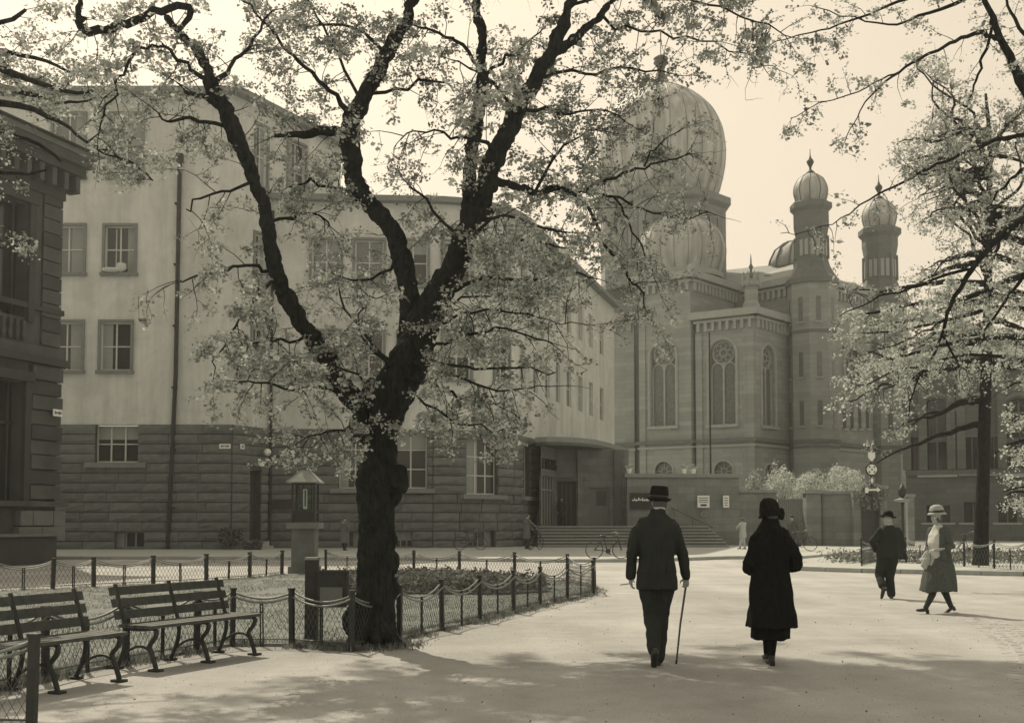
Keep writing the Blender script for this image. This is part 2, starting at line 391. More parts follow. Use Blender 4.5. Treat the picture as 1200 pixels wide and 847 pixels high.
sheet('pavement', kerbA+[(16, 52), (60, 56), (60, 110), (-60, 110)], .10, M['walk'], .13)
kerbB = [(8.75, 34.6), (10.4, 33.0), (14.2, 30.9), (30, 27), (60, 22)]
sheet('verge_pavement', [(12.6, 45)]+kerbB+[(60, 45)], .10, M['walk'], .13)
def kerb(name, pts, L0=1.05, w_=.16, z=.12, x0=-1e9, x1=1e9):
    root = struct(bpy.data.objects.new(name, None)); COL.objects.link(root); k = 0
    ms = []
    for q in range(4):
        b = MB(); b.box((0, 0, z/2), (L0-.02, w_, z)); me = b.mesh('kerb_stone', M['kerb'])
        for v in me.vertices:
            if v.co.z > .05: v.co.z += random.uniform(-.006, .004); v.co.y += random.uniform(-.006, .006)
        ms.append(me)
    for a, b in zip(pts, pts[1:]):
        a = Vector((*a, 0)); b = Vector((*b, 0)); d = (b-a); n = max(1, round(d.length/L0)); s = d.length/n
        for i in range(n):
            c = a+d*((i+.5)/n)
            if not x0 < c.x < x1: continue
            o = link('kerb_stone', random.choice(ms), root); o.location = (c.x, c.y, 0); o.rotation_euler = (0, 0, math.atan2(d.y, d.x)); o.scale = (s/L0, 1, 1)
    return root
kerb('kerb', [(p[0], p[1]-.05) for p in kerbA], x0=-19, z=.125)
kerb('verge_kerb', [(p[0]-.03, p[1]-.06) for p in kerbB], x1=17, z=.125)

# fence lines (world xy)
F3 = [(-4.66, 9.6), (-4.42, 10.6), (-4.06, 11.75), (-3.63, 12.85), (-3.38, 13.5), (-2.65, 13.45), (-1.86, 12.95), (-1.42, 14.1)]
F2 = [(-1.42, 14.1), (-.97, 15.45), (-.48, 16.8), (.03, 18.3), (.50, 19.8), (1.06, 21.3), (1.67, 22.9)]
F1b = [(1.67, 22.9), (1.85, 24.9), (1.38, 27.6), (.07, 29.2), (-1.43, 30.4), (-2.75, 31.2), (-4.1, 31.8), (-5.35, 32.0)]
F1 = [(-6.5, 31.4), (-6.67, 27.9), (-7.35, 27.0), (-8.2, 26.1), (-9.2, 25.2), (-10.1, 24.4), (-11.2, 23.6), (-12.4, 22.8)]
F1 = [(-6.45, 31.2), (-6.9, 29.3), (-7.6, 27.7), (-8.5, 26.4), (-9.5, 25.3), (-10.1, 24.5), (-11.0, 23.6), (-12.1, 22.9)]
lawn_poly = F3+F2[1:]+F1b[1:]+[(-5.9, 32.0)]+F1+[(-13, 18), (-9, 9.2)]
sheet('lawn', lawn_poly, .035, M['lawn'], .06)
bed = [(-3.9, 23.6), (-2.2, 22.6), (-.2, 22.4), (.75, 23.2), (.7, 25.0), (-.3, 27.0), (-1.6, 28.6), (-3.2, 29.2), (-4.2, 28.2), (-4.5, 25.6)]
sheet('flower_bed_soil', bed, .07, M['soil'], .06)

# gutter of setts along the right of the path
root = struct(bpy.data.objects.new('gutter', None)); COL.objects.link(root)
sm = []
for q in range(5):
    b = MB(); b.box((0, 0, .01), (.125, .125, .05), 0, .86); me = b.mesh('sett', M['sett'])
    for v in me.vertices: v.co += Vector((random.uniform(-.008, .008), random.uniform(-.008, .008), random.uniform(-.005, .005)))
    sm.append(me)
gl = [Vector((7.45, 18.2, 0)), Vector((6.9, 16, 0)), Vector((6.2, 13.6, 0)), Vector((5.2, 11, 0)), Vector((4.35, 8.9, 0)), Vector((4.0, 7.9, 0))]
def along(pts, step):
    out = []; acc = 0
    for a, b in zip(pts, pts[1:]):
        d = b-a; l = d.length; d = d/l
        while acc < l: out.append((a+d*acc, d)); acc += step
        acc -= l
    return out
for i, (p, d) in enumerate(along(gl, .15)):
    nrm = Vector((d.y, -d.x, 0))
    for j in range(4):
        o = link('sett', random.choice(sm), root); q = p-nrm*((j-1.5)*.145+.02*(i % 2))
        o.location = (q.x, q.y, random.uniform(-.034, -.03)); o.rotation_euler = (0, 0, math.atan2(d.y, d.x)+random.uniform(-.06, .06))

# ================================================================== PLASTER BUILDING with rusticated stone base
pb = thing('school_building', 'pale plastered multi-storey building on a rough stone base with curved corner and long wing', 'building', (-14.43, 57, 0))
ST = 6.5; EH = 23.75; EL = 18.95
A0 = (-30, 57); A1 = (-14.43, 57); A2 = (-10.2, 65.1); IC = (-13.07, 59.6)
def zrow(a, b): return (a, b)
ROW1 = (19.45, 22.75); ROW2 = (14.4, 16.85); ROW3 = (9.3, 11.8)
def sx(px, Y, A): return (px-600)/F*Y   # X at px on frontal plane
# stones
STM = []
for q in range(10):
    b = MB(); g = []
    nx, nz = 4, 3
    for k in range(nz+1):
        for i in range(nx+1):
            edge = i in (0, nx) or k in (0, nz)
            g.append((-.5+i/nx, -.5+(0 if edge else random.uniform(.1, .55))-(0 if not edge else 0), -.5+k/nz) if edge else (-.5+i/nx+random.uniform(-.05, .05), -.5-random.uniform(.2, .85), -.5+k/nz+random.uniform(-.06, .06)))
    f = [(k*(nx+1)+i, k*(nx+1)+i+1, (k+1)*(nx+1)+i+1, (k+1)*(nx+1)+i) for k in range(nz) for i in range(nx)]
    b.add(g, f)
    c = [(-.5, -.5, -.5), (.5, -.5, -.5), (.5, .5, -.5), (-.5, .5, -.5), (-.5, -.5, .5), (.5, -.5, .5), (.5, .5, .5), (-.5, .5, .5)]
    b.add(c, [(0, 3, 2, 1), (4, 5, 6, 7), (1, 2, 6, 5), (3, 0, 4, 7)])
    STM.append(b.mesh('stone', M[('stone', 'stone', 'stone2', 'stone3')[q % 4]]))
nstone = [0]
def stone_at(parent, p, ang, w_, h, dep=.12):
    o = link('stone', random.choice(STM), parent); o.location = p-base(parent); o.rotation_euler = (0, 0, ang); o.scale = (w_-.022, dep, h-.05); nstone[0] += 1
def courses(parent, A, B, ch, n, holes, Ls, s0=0., dep=.12):
    A, d, nn, ln = wframe(A, B); ang = math.atan2(d.y, d.x)
    for k in range(n):
        z0, z1 = k*ch, (k+1)*ch; seg = [(s0, ln)]
        for h in holes:
            a, b, c, e = h
            if c < z1-.05 and e > z0+.05:
                ns = []
                for (u, v) in seg:
                    if b <= u or a >= v: ns.append((u, v)); continue
                    if a > u+.1: ns.append((u, a))
                    if b < v-.1: ns.append((b, v))
                seg = ns
        for (u, v) in seg:
            m = max(1, round((v-u)/Ls)); cuts = [u+(v-u)*(i+(random.uniform(-.22, .22) if 0 < i < m else 0))/m for i in range(m+1)]
            for a, b in zip(cuts, cuts[1:]): stone_at(parent, A+d*((a+b)/2)+nn*.03+Vector((0, 0, z0+ch/2)), ang, b-a, ch, dep)
# --- left block front
Af, df, nf, lf = wframe(A0, A1)
sf = lambda px: (px-600)/F*57+30
W1 = [(sf(c), w_) for c, w_ in ((74.5, 1.45), (140.5, 1.62))]
wins = []
for c, z in (((72, 1.6), ROW1), ((140.5, 1.62), ROW1), ((74, 1.6), ROW2), ((135, 1.55), ROW2), ((74, 1.6), ROW3), ((132.5, 1.55), ROW3)):
    wins.append((sf(c[0]), c[1], z))
mb = MB(); wall_face(mb, A0, A1, rect(0, lf, ST, EH), [rect(s-w_/2, s+w_/2, z[0], z[1]) for s, w_, z in wins], .3)
mb.build('wall', M['plaster'], pb)
for i, (s, w_, z) in enumerate(wins):
    if i == 3: o = rect_window(pb, Af, df, nf, s, z[0], w_, z[1]-z[0], 2, 2, .5, dep=.2)
    else: o = rect_window(pb, Af, df, nf, s, z[0], w_, z[1]-z[0], 2, 2, .5 if i != 1 else .62, pm='panel' if i < 3 else 'pane')
for s_, zz in ((sf(121.5), ROW2),):   # the open casement leaf of that window
    b = MB(); b.box((0, 0, 1.15), (.05, .62, 2.2)); o = b.build('casement', M['frame'], pb, local=True); place(o, Af, df, nf, s_+.35, zz[0]+.08, .5, pb)
holes_f = [(sf(136)-1.1, sf(136)+1.1, 4.5, ST), (sf(153)-.75, sf(153)+.75, 0, 1.0)]
mb = MB(); wall_face(mb, A0, A1, rect(0, lf, 0, ST), [rect(*holes_f[0][:2], 4.5, ST-.02), rect(*holes_f[1][:2], .15, 1.0)], .35); mb.build('stone_backing', M['mortar'], pb)
rect_window(pb, Af, df, nf, sf(136), 4.55, 2.2, 1.9, 3, 2, .5, surround=False, dep=.28)
rect_window(pb, Af, df, nf, sf(153), .15, 1.5, .85, 3, 1, surround=False, sill=False, fm='framed', dep=.25)
courses(pb, A0, A1, .5, 13, holes_f, 1.5, s0=6.4, dep=.11)
# --- return of the left block
mb = MB(); Ar, dr, nr, lr = wframe(A1, A2)
li = (Vector((*IC, 0))-Ar).length
rw = [(2.0, .9, ROW1), (2.05, .95, ROW2), (1.9, .9, ROW3)]
rw2 = [(5.0, 1.5, ROW1)]
wall_face(mb, A1, A2, rect(0, lr, ST, EH), [rect(s-w_/2, s+w_/2, z[0], z[1]) for s, w_, z in rw+rw2], .3); mb.build('wall', M['plaster'], pb)
for s, w_, z in rw+rw2: rect_window(pb, Ar, dr, nr, s, z[0], w_, z[1]-z[0], 2, 2, .5)
dh = (1.35, 2.25, .5, 4.2)
mb = MB(); wall_face(mb, A1, A2, rect(0, lr, 0, ST), [rect(dh[0], dh[1], dh[2], dh[3])], .5); mb.build('stone_backing', M['mortar'], pb)
courses(pb, A1, (IC[0]+.02, IC[1]+.05), .5, 13, [(dh[0], dh[1], .5, 4.2)], 1.4, dep=.1)
b = MB(); b.box((0, 0, 1.85), (.9, .06, 3.7)); o = b.build('door', M['door'], pb, local=True); place(o, Ar, dr, nr, 1.8, .5, .4, pb)
b = MB(); b.box((0, 0, .12), (1.6, .7, .24)); b.box((0, .1, .36), (1.4, .5, .24)); o = b.build('door_step', M['kerb'], pb, local=True); place(o, Ar, dr, nr, 1.8, .0, -.3, pb)
# --- lower facade, rounded corner, receding wing: one wall that follows a path
def path_pts():
    C = Vector((-4.6, 60.42)); d1 = (C-Vector(IC)).normalized(); E = Vector((8.35, 90)); d2 = Vector((.29, .957)).normalized()
    # fillet
    D = E-d2*((E.y-60.5)/d2.y); corner = Vector((D.x, 60.52)); Rr = 5.4; th = math.acos(d1.dot(d2)); tl = Rr*math.tan(th/2)
    T1 = corner-d1*tl; T2 = corner+d2*tl; n1 = Vector((-d1.y, d1.x)); O = T1+n1*Rr
    pts = [Vector(IC)]
    a0 = math.atan2((T1-O).y, (T1-O).x); n = 14
    for i in range(n+1): a = a0+th*i/n; pts.append(O+Vector((math.cos(a), math.sin(a)))*Rr)
    pts.append(E); return pts, (T1-Vector(IC)).length
PP, S1 = path_pts()
SL = [0]
for a, b in zip(PP, PP[1:]): SL.append(SL[-1]+(b-a).length)
S2 = SL[-2]; S3 = SL[-1]
def at_s(s):
    for i in range(len(SL)-1):
        if s <= SL[i+1] or i == len(SL)-2:
            d = (PP[i+1]-PP[i]).normalized(); p = PP[i]+d*(s-SL[i]); return Vector((p.x, p.y, 0)), Vector((d.x, d.y, 0)), Vector((d.y, -d.x, 0))
def s_of_px(px):
    lo, hi = 0, S3
    for _ in range(40):
        m = (lo+hi)/2; p = at_s(m)[0]
        if 600+F*p.x/p.y < px: lo = m
        else: hi = m
    return lo
def curved_wall(name, z0, z1, holes, m, s0=0., s1=None, depth=.3):
    s1 = S3 if s1 is None else s1
    us = {s0, s1}; zs = {z0, z1}
    for q in SL:
        if s0 < q < s1: us.add(q)
    for a, b, c, e in holes: us |= {a, b}; zs |= {c, e}
    us = sorted(u for u in us if s0 <= u <= s1); zs = sorted(zs); mb = MB()
    def pt(s, z, dp=0.):
        p, d, n = at_s(s); return p-n*dp+Vector((0, 0, z))
    inh = lambda u, z: any(a < u < b and c < z < e for a, b, c, e in holes)
    for u0, u1 in zip(us, us[1:]):
        if u1-u0 < 1e-5: continue
        for a, b in zip(zs, zs[1:]):
            if not inh((u0+u1)/2, (a+b)/2): mb.add([pt(u0, a), pt(u1, a), pt(u1, b), pt(u0, b)], [(0, 1, 2, 3)])
    for a, b, c, e in holes:
        q = [pt(a, c), pt(b, c), pt(b, e), pt(a, e)]+[pt(a, c, depth), pt(b, c, depth), pt(b, e, depth), pt(a, e, depth)]
        mb.add(q, [(0, 1, 5, 4), (1, 2, 6, 5), (2, 3, 7, 6), (3, 0, 4, 7)])
    return mb.build(name, m, pb)
upper = []
pxs = [380, 431, 483, 535]
sA = [s_of_px(p) for p in pxs]
s = sA[-1]+3.0; sW = []
while s < s_of_px(668): sW.append(s); s += 2.75
s_last = [s_of_px(p) for p in (667, 680.5, 693, 705.5)]
sW = [q for q in sW if q < s_last[0]-2]
allw = [(q, 1.55) for q in sA]+[(q, 1.2) for q in sW]+[(q, 1.35) for q in s_last]
hu = [(q-w_/2, q+w_/2, z[0], z[1]) for q, w_ in allw for z in (ROW2, ROW3)]
curved_wall('wall', ST, EL, hu, M['plaster'])
for i, (q, w_) in enumerate(allw):
    for r, z in enumerate((ROW2, ROW3)):
        p, d, n = at_s(q); o = rect_window(pb, p, d, n, 0, z[0], w_, z[1]-z[0], 2, 2, .5, pm='panel' if (i < 2 and r == 0) else 'pane', sill=i < 5, surround=i < 5)
gl_ = [(s_of_px(481), 1.75, 3.3, 6.45, 2), (s_of_px(416), 1.75, 3.3, 6.45, 2), (s_of_px(565.5), 2.05, 3.0, 6.1, 3), (s_of_px(616), 1.6, 3.0, 6.1, 2)]
bs = [(s_of_px(473), 1.0, .1, 1.0), (s_of_px(567), 1.4, .1, 1.0), (s_of_px(412), 1.0, .1, 1.0)]
hg = [(a-w_/2, a+w_/2, z0, z1) for a, w_, z0, z1, c in gl_]+[(a-w_/2, a+w_/2, z0, z1) for a, w_, z0, z1 in bs]
sEnd = s_of_px(632)
curved_wall('stone_backing', 0, ST, hg, M['mortar'], 0, sEnd, .4)
for a, w_, z0, z1, c in gl_: p, d, n = at_s(a); rect_window(pb, p, d, n, 0, z0, w_, z1-z0, c, 3, surround=False, dep=.3)
for a, w_, z0, z1, c in gl_:
    p, d, n = at_s(a); o = MB().box((0, 0, 0), (w_+.9, .34, .24)).build('sill', M['trim'], pb, local=True); place(o, p, d, n, 0, z0-.14, -.16, pb)
o = MB().box((0, 0, 0), (3.1, .3, .26)).build('sill', M['trim'], pb, local=True); place(o, Af, df, nf, sf(136), 4.4, -.14, pb)
for a, w_, z0, z1 in bs: p, d, n = at_s(a); rect_window(pb, p, d, n, 0, z0, w_, z1-z0, 3, 1, surround=False, sill=False, fm='framed', dep=.3)
# stones: straight part then curve
hs = [(a, b, c-.02 if c > 1 else 0, e) for a, b, c, e in hg]
left = [(a, b, c, e) for a, b, c, e in hs]
def courses_path(s0, s1, Ls):
    for k in range(13):
        z0, z1 = k*.5, (k+1)*.5; seg = [(s0, s1)]
        for a, b, c, e in hs:
            if c < z1-.1 and e > z0+.1:
                ns = []
                for (u, v) in seg:
                    if b <= u or a >= v: ns.append((u, v)); continue
                    if a > u+.1: ns.append((u, a))
                    if b < v-.1: ns.append((b, v))
                seg = ns
        for (u, v) in seg:
            m = max(1, round((v-u)/Ls)); cuts = [u+(v-u)*(i+(random.uniform(-.2, .2) if 0 < i < m else 0))/m for i in range(m+1)]
            for a, b in zip(cuts, cuts[1:]):
                c, d, n = at_s((a+b)/2); stone_at(pb, c+n*.03+Vector((0, 0, z0+.25)), math.atan2(d.y, d.x), b-a, .5, .11)
courses_path(.15, S1-.1, 1.55); courses_path(S1-.1, sEnd, 1.3)
print('stones', nstone[0])
# the wing beyond the entrance: plain dark wall under the canopy
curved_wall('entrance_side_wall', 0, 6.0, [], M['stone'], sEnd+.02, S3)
# eaves and roofs
def strip(name, inner, z0, z1, out, m):
    mb = MB()
    k = len(inner); o_, i_ = [], []
    for j, q in enumerate(inner):
        p, d, n = at_s(q); o_.append(p+n*out); i_.append(p-n*.3)
    poly = [(p.x, p.y) for p in o_]+[(p.x, p.y) for p in reversed(i_)]
    mb.prism(poly, z0, z1); return mb.build(name, m, pb)
ss = [0]+SL[1:-1]+[S3]
strip('cornice', ss, EL-.02, EL+.28, .55, M['trim'])
mb = MB()
ins = [at_s(q) for q in ss]; eave = [p+n*.5+Vector((0, 0, EL+.285)) for p, d, n in ins]; ridge = [p-n*5+Vector((0, 0, EL+1.1)) for p, d, n in ins]
k = len(eave); mb.add(eave+ridge, [(i, i+1, k+i+1, k+i) for i in range(k-1)]); mb.build('roof', M['roof'], pb)
mb = MB(); E = at_s(S3); e = E[0]; b2 = e-E[2]*13; mb.add([(e.x, e.y, 0), (b2.x, b2.y, 0), (b2.x, b2.y, EL), (e.x, e.y, EL)], [(0, 1, 2, 3)]); mb.build('end_wall', M['plaster'], pb)
mb = MB(); poly = [(-31, 56.4), (-14.1, 56.4), (A2[0]+.7, A2[1]+.2), (-13, 70), (-31, 70)]
mb.prism(poly, EH, EH+.3); mb.build('cornice', M['trim'], pb)
mb = MB(); q = [(-31, 56.5, EH+.3), (-14.15, 56.5, EH+.3), (A2[0]+.6, A2[1]+.1, EH+.3), (-13, 70, EH+.3), (-31, 70, EH+.3), (-31, 62, EH+1.9), (-15.6, 62, EH+1.9)]
mb.add(q, [(0, 1, 6, 5), (1, 2, 6), (2, 3, 6), (3, 4, 5, 6)]); mb.build('roof', M['roof'], pb)
mb = MB(); wall_face(mb, A2, (-13, 70), rect(0, 5.6, ST, EH), [], .1); mb.build('wall', M['plaster'], pb)
# drain pipes, globe lamp, plaque
for px, Y, z1, off in ((203, 57, 20.2, .12),):
    X = (204-600)/F*57; mb = MB(); mb.tube([(X-.25, Y-off, .05), (X+.02, Y-off, 9), (X+.06, Y-off, z1)], .115, 8); mb.box((X+.06, Y-off, z1+.2), (.34, .24, .45)); o = mb.build('drain_pipe', M['pipe'], pb)
    for z in (2.2, 5.2, 8.4, 11.6, 14.8, 18): b = MB(); b.box((X-.02, Y-.1, z), (.26, .26, .09)); b.build('pipe_bracket', M['pipe'], o)
mb = MB(); mb.tube([(IC[0]+.1, IC[1]-.16, .05), (IC[0]+.1, IC[1]-.16, EL-.6)], .08, 8); o = mb.build('drain_pipe', M['pipe'], pb)
q = P(315, 528, 59); mb = MB(); mb.tube([(IC[0]-.55, IC[1]-.7, q.z+.35), (q.x-.1, q.y-.3, q.z+.35), (q.x, q.y-.3, q.z+.05)], .025, 6); o = mb.build('lamp_arm', M['pipe'], pb)
mb = MB(); mb.ell((q.x, q.y-.3, q.z-.1), (.2, .2, .2), 12); mb.build('lamp_globe', M['white'], o, smooth=True)
p, d, n = at_s(s_of_px(331)); b = MB(); b.box((0, 0, 0), (1.0, .06, .5)); o = b.build('plaque', M['ink'], pb, local=True); place(o, p, d, n, 0, 2.45, -.16, pb)
# --- entrance: canopy, platform, recess, doors, letters
can = []
for (px, py) in ((627, 515.5), (640, 515.2), (660, 515), (680, 516), (700, 519), (715, 524), (727, 528.5), (736, 532)):
    Y = {627: 64.6, 640: 64.2, 660: 64.3, 680: 65.0, 700: 66.6, 715: 69.3, 727: 72.3, 736: 75}[px]
    can.append(((px-600)/F*Y, Y))
end = at_s(s_of_px(718))[0]; st = at_s(sEnd-.1)[0]
wq = at_s(s_of_px(690))[0]; cpoly = can+[(7.75, 79), (wq.x-.1, max(wq.y, 79.5)), (st.x-.0, st.y+.2)]
mb = MB(); mb.prism(cpoly, 6.12, 6.42); mb.build('canopy', M['wallc'], pb)
cx = sum(p[0] for p in cpoly)/len(cpoly); cy = sum(p[1] for p in cpoly)/len(cpoly)
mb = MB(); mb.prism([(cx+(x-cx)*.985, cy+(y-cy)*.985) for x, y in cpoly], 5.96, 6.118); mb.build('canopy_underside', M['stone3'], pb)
PLAT = 1.22
BY = 68.2
def bx(px): return (px-600)/F*BY
mb = MB(); mb.prism([(1.55, 64.2), (11.0, 64.2), (11.0, 66.0), (7.5, 66.0), (7.5, BY+1.5), (1.9, BY+1.5)], 0, PLAT); mb.build('landing', M['kerb'], pb)
for i in range(7):
    z1 = PLAT-.0*i-(i)*PLAT/7; mb = MB(); y1 = 64.2-i*.38
    mb.box(((1.45+11.3+(i*.12))/2, y1-.19, (z1)/2-.0), (11.3+i*.12-1.45, .38, z1)); stp = mb.build('step', M['stone3'], pb); MB().box(((1.45+11.3+i*.12)/2, y1-.21, z1+.0), (11.34+i*.12-1.45, .44, .05)).build('tread', M['kerb'], stp)  # sunlit treads put into the colour: pale tread on a darker riser
# back wall of the recess with dark opening, pilaster and pale door
bA = (bx(634), BY); bB = (bx(737), BY); Ab, db, nb, lb = wframe(bA, bB); sb = lambda px: bx(px)-bA[0]
mb = MB(); wall_face(mb, bA, bB, rect(0, lb, PLAT, 5.95), [rect(sb(653), sb(675), PLAT+.02, 3.95), rect(sb(691), sb(714), PLAT+.02, 3.6)], .35); mb.build('wall', M['wallst'], pb)
mb = MB(); mb.box((bx(664), BY+.36, 2.6), (1.3, .05, 2.8)); mb.build('door', M['door'], pb)
for px in (659, 664, 669.5): mb = MB(); mb.box((bx(px), BY+.30, 2.55), (.07, .06, 2.7)); mb.build('door_bar', M['stone3'], pb)
o = MB().box((bx(702.5), BY+.2, 2.4), (1.24, .06, 2.36)).build('door', M['doorl'], pb)
MB().box((bx(705), BY+.15, 2.95), (.62, .05, .9)).build('pane', M['pane'], o)
MB().box((bx(680), BY-.15, (PLAT+5.9)/2), (.34, .3, 5.9-PLAT)).build('pilaster', M['wallst'], pb)
MB().box((bx(724), BY-.2, (PLAT+5.9)/2), (.5, .4, 5.9-PLAT)).build('pilaster', M['stone3'], pb)
MB().box((bx(664), BY-.12, 4.1), (2.2, .24, .22)).build('lintel', M['stone3'], pb)
# glazed side door and the raised letters above it, on a splayed wall
gA = Vector(((634-600)/F*64.9, 64.9, 0)); gB = Vector(((651.5-600)/F*68.1, 68.1, 0)); gA_, gd, gn, gl2 = wframe(gA, gB)
mb = MB(); wall_face(mb, gA, gB, rect(0, gl2, PLAT, 5.95), [rect(.35, gl2-.35, PLAT+.02, 4.2)], .2); mb.build('wall', M['wallst'], pb)
mb = MB()
for k in range(5): c = gA_+gd*(.45+k*(gl2-.9)/4)-gn*.1; mb.box((c.x, c.y, 2.7), (.09, .09, 2.95), math.atan2(gd.y, gd.x))
c = gA_+gd*(gl2/2)-gn*.1; mb.box((c.x, c.y, 3.4), (gl2-.8, .07, .1), math.atan2(gd.y, gd.x)); o = mb.build('glazed_door', M['framed'], pb)
c = gA_+gd*(gl2/2)-gn*.17; MB().box((c.x, c.y, 2.7), (gl2-.72, .03, 2.9), math.atan2(gd.y, gd.x)).build('pane', M['pane'], o)
def text_mesh(txt, size, ext, m, name):
    cu = bpy.data.curves.new('t', 'FONT'); cu.body = txt; cu.size = size; cu.extrude = ext; cu.align_x = 'CENTER'
    to = bpy.data.objects.new('t', cu); COL.objects.link(to); dg = bpy.context.evaluated_depsgraph_get(); me = bpy.data.meshes.new_from_object(to.evaluated_get(dg)); bpy.data.objects.remove(to)
    me.name = name; me.materials.clear(); me.materials.append(m); me.transform(Matrix.Rotation(R(90), 4, 'X')); return me
for i, ch in enumerate('EINGANG'):
    me = text_mesh(ch, .92, .04, M['ink'], 'letter'); me.transform(Matrix.Scale(.62, 4, (1, 0, 0)))
    o = link('letter', me); place(o, gA_, gd, gn, .28+i*.46, 4.62, -.06, pb)
# handrails
for x0 in (1.5,):
    mb = MB(); mb.tube([(x0, 64.3, PLAT+.9), (x0-.1, 61.6, .95)], .04, 6)
    for (y, z) in ((64.2, PLAT), (62.9, PLAT*.5), (61.6, .1)): mb.tube([(x0-(64.3-y)*.035, y, z), (x0-(64.3-y)*.035, y, z+.88)], .03, 6)
    mb.build('handrail', M['pipe'], pb)

# signs fixed to walls
def plate(label, A, d, n, s, z, w_, h, dep, marks):
    t = thing('street_sign', label, 'sign', tuple(A+d*s-n*dep+Vector((0, 0, z))), math.atan2(d.y, d.x))
    MB().box((0, 0, 0), (w_, .03, h)).build('plate', M['white'], t, local=True)
    mb = MB()
    for (x, ww, hh) in marks: mb.box((x*w_, -.018, 0), (ww*w_, .008, hh*h))
    mb.build('lettering', M['ink'], t, local=True)
plate('small white street name plate on the rough stone at the building corner', Af, df, nf, (264-600)/F*57+30, P(264, 523, 57).z, .58, .24, -.2, [(-.32, .08, .5), (-.2, .08, .35), (-.08, .06, .35), (.04, .08, .35), (.2, .1, .5), (.34, .08, .35)])
plate('small square white number plate just right of the street name plate', Ar, dr, nr, .55, P(281, 523, 57.3).z, .3, .26, -.22, [(-.12, .16, .55), (.14, .16, .55)])

# ================================================================== DARK VILLA on the left
vb = thing('stone_villa', 'dark sandstone villa with bracketed cornice at the left edge', 'building', (-17.0, 42, 0))
vd = Vector((.342, .94, 0)).normalized(); VB = Vector((-17.3, 42, 0)); VA = VB-vd*13
Av, dv, nv, lv = wframe(VA, VB)
def sv(px):   # s of a pixel column on that wall
    k = (px-600)/F; t = (VA.x-k*VA.y)/(k*vd.y-vd.x); return t
def zv(px, py): s = sv(px); p = VA+vd*s; return P(px, py, p.y).z
VH = zv(78, 208)
o1 = (sv(-30), sv(23), zv(23, 588), zv(23, 448)); o2 = (sv(-26), sv(24), zv(23, 372), zv(23, 240))
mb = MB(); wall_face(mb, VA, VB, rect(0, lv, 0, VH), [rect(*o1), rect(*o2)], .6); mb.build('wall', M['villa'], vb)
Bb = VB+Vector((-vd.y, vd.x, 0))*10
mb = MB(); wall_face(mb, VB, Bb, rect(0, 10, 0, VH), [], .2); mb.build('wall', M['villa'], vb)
for a, b, c, e in (o1, o2):
    q = Av+dv*((a+b)/2)-nv*.5; ang = math.atan2(dv.y, dv.x)
    w_ = MB(); w_.box((q.x, q.y, (c+e)/2), (b-a, .06, e-c), ang); w = w_.build('window', M['pane'], vb)
    f = MB()
    for k in (0.12, .5, .88): qq = Av+dv*(a+(b-a)*k)-nv*.44; f.box((qq.x, qq.y, (c+e)/2), (.1, .08, e-c), ang)
    f.box((q.x+nv.x*.06, q.y+nv.y*.06, c+(e-c)*.66), (b-a, .08, .1), ang); f.build('frame', M['door'], w)
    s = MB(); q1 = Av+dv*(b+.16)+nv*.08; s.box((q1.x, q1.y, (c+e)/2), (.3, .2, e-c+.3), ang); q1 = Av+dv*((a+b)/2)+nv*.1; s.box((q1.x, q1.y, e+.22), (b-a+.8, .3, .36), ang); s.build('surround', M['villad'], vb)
ang = math.atan2(dv.y, dv.x)
def vband(name, z0, z1, proud, m, s0=0., s1=None):
    s1 = lv+proud if s1 is None else s1; q = Av+dv*((s0+s1)/2)+nv*(proud/2-.05); return MB().box((q.x, q.y, (z0+z1)/2), (s1-s0, proud+.1, z1-z0), ang).build(name, m, vb)
vband('string_course', zv(72, 432), zv(72, 424), .32, M['villad'])
vband('string_course', zv(72, 424)+.003, zv(72, 412), .16, M['villa'])
vband('string_course', zv(72, 594), zv(72, 588), .34, M['villa'])
vband('string_course', zv(72, 372), zv(72, 366), .14, M['villad'])
for k in range(8):       # balusters under the window
    s_ = sv(24)-.15-k*.32; q = Av+dv*s_+nv*.12; MB().lathe([(.06, 0), (.1, .15), (.05, .4), (.08, .6), (.08, .75)], (q.x, q.y, zv(24, 400)), 8).build('baluster', M['villa'], vb)
# rusticated bands of the ground floor, plinth blocks
BM = []
for q_ in range(3):
    b = MB(); b.box((0, 0, 0), (1, 1, 1)); me = b.mesh('stone', M[('villa', 'villad', 'villa')[q_]])
    BM.append(me)
b = MB(); b.box((0, 0, 0), (1, 1, 1)); PM = b.mesh('stone', M['villal'])
def vstone(s0, s1, z0, z1, me, proud=.1):
    q = Av+dv*((s0+s1)/2)+nv*(proud/2); o = link('stone', me, vb); o.location = q+Vector((0, 0, (z0+z1)/2))-base(vb); o.rotation_euler = (0, 0, ang); o.scale = (s1-s0-.04, proud+.1, z1-z0-.05)
zb0, zb1 = zv(72, 586), zv(72, 434); nb_ = 9; hh = (zb1-zb0)/nb_
for k in range(nb_):
    cuts = [sv(30), lv+.08]
    for a, b in zip(cuts, cuts[1:]): vstone(a, b, zb0+k*hh, zb0+(k+1)*hh, BM[k % 3], .10 if k % 2 else .17)
zp0, zp1 = zv(70, 634), zv(70, 598)
for k in range(2):
    cc = [sv(17), sv(32), sv(56), lv+.25] if k else [sv(15), sv(43), lv+.25]
    for a, b in zip(cc, cc[1:]): vstone(a, b, zp0+k*(zp1-zp0)/2, zp0+(k+1)*(zp1-zp0)/2, PM, .25)
for k in range(11):      # shallow stone bands on the upper floors
    z0 = zv(72, 410)+k*(VH-zv(72, 410)-.9)/11; z1 = z0+(VH-zv(72, 410)-.9)/11
    vstone(sv(42), lv+.03, z0, z1, BM[k % 3], .04)
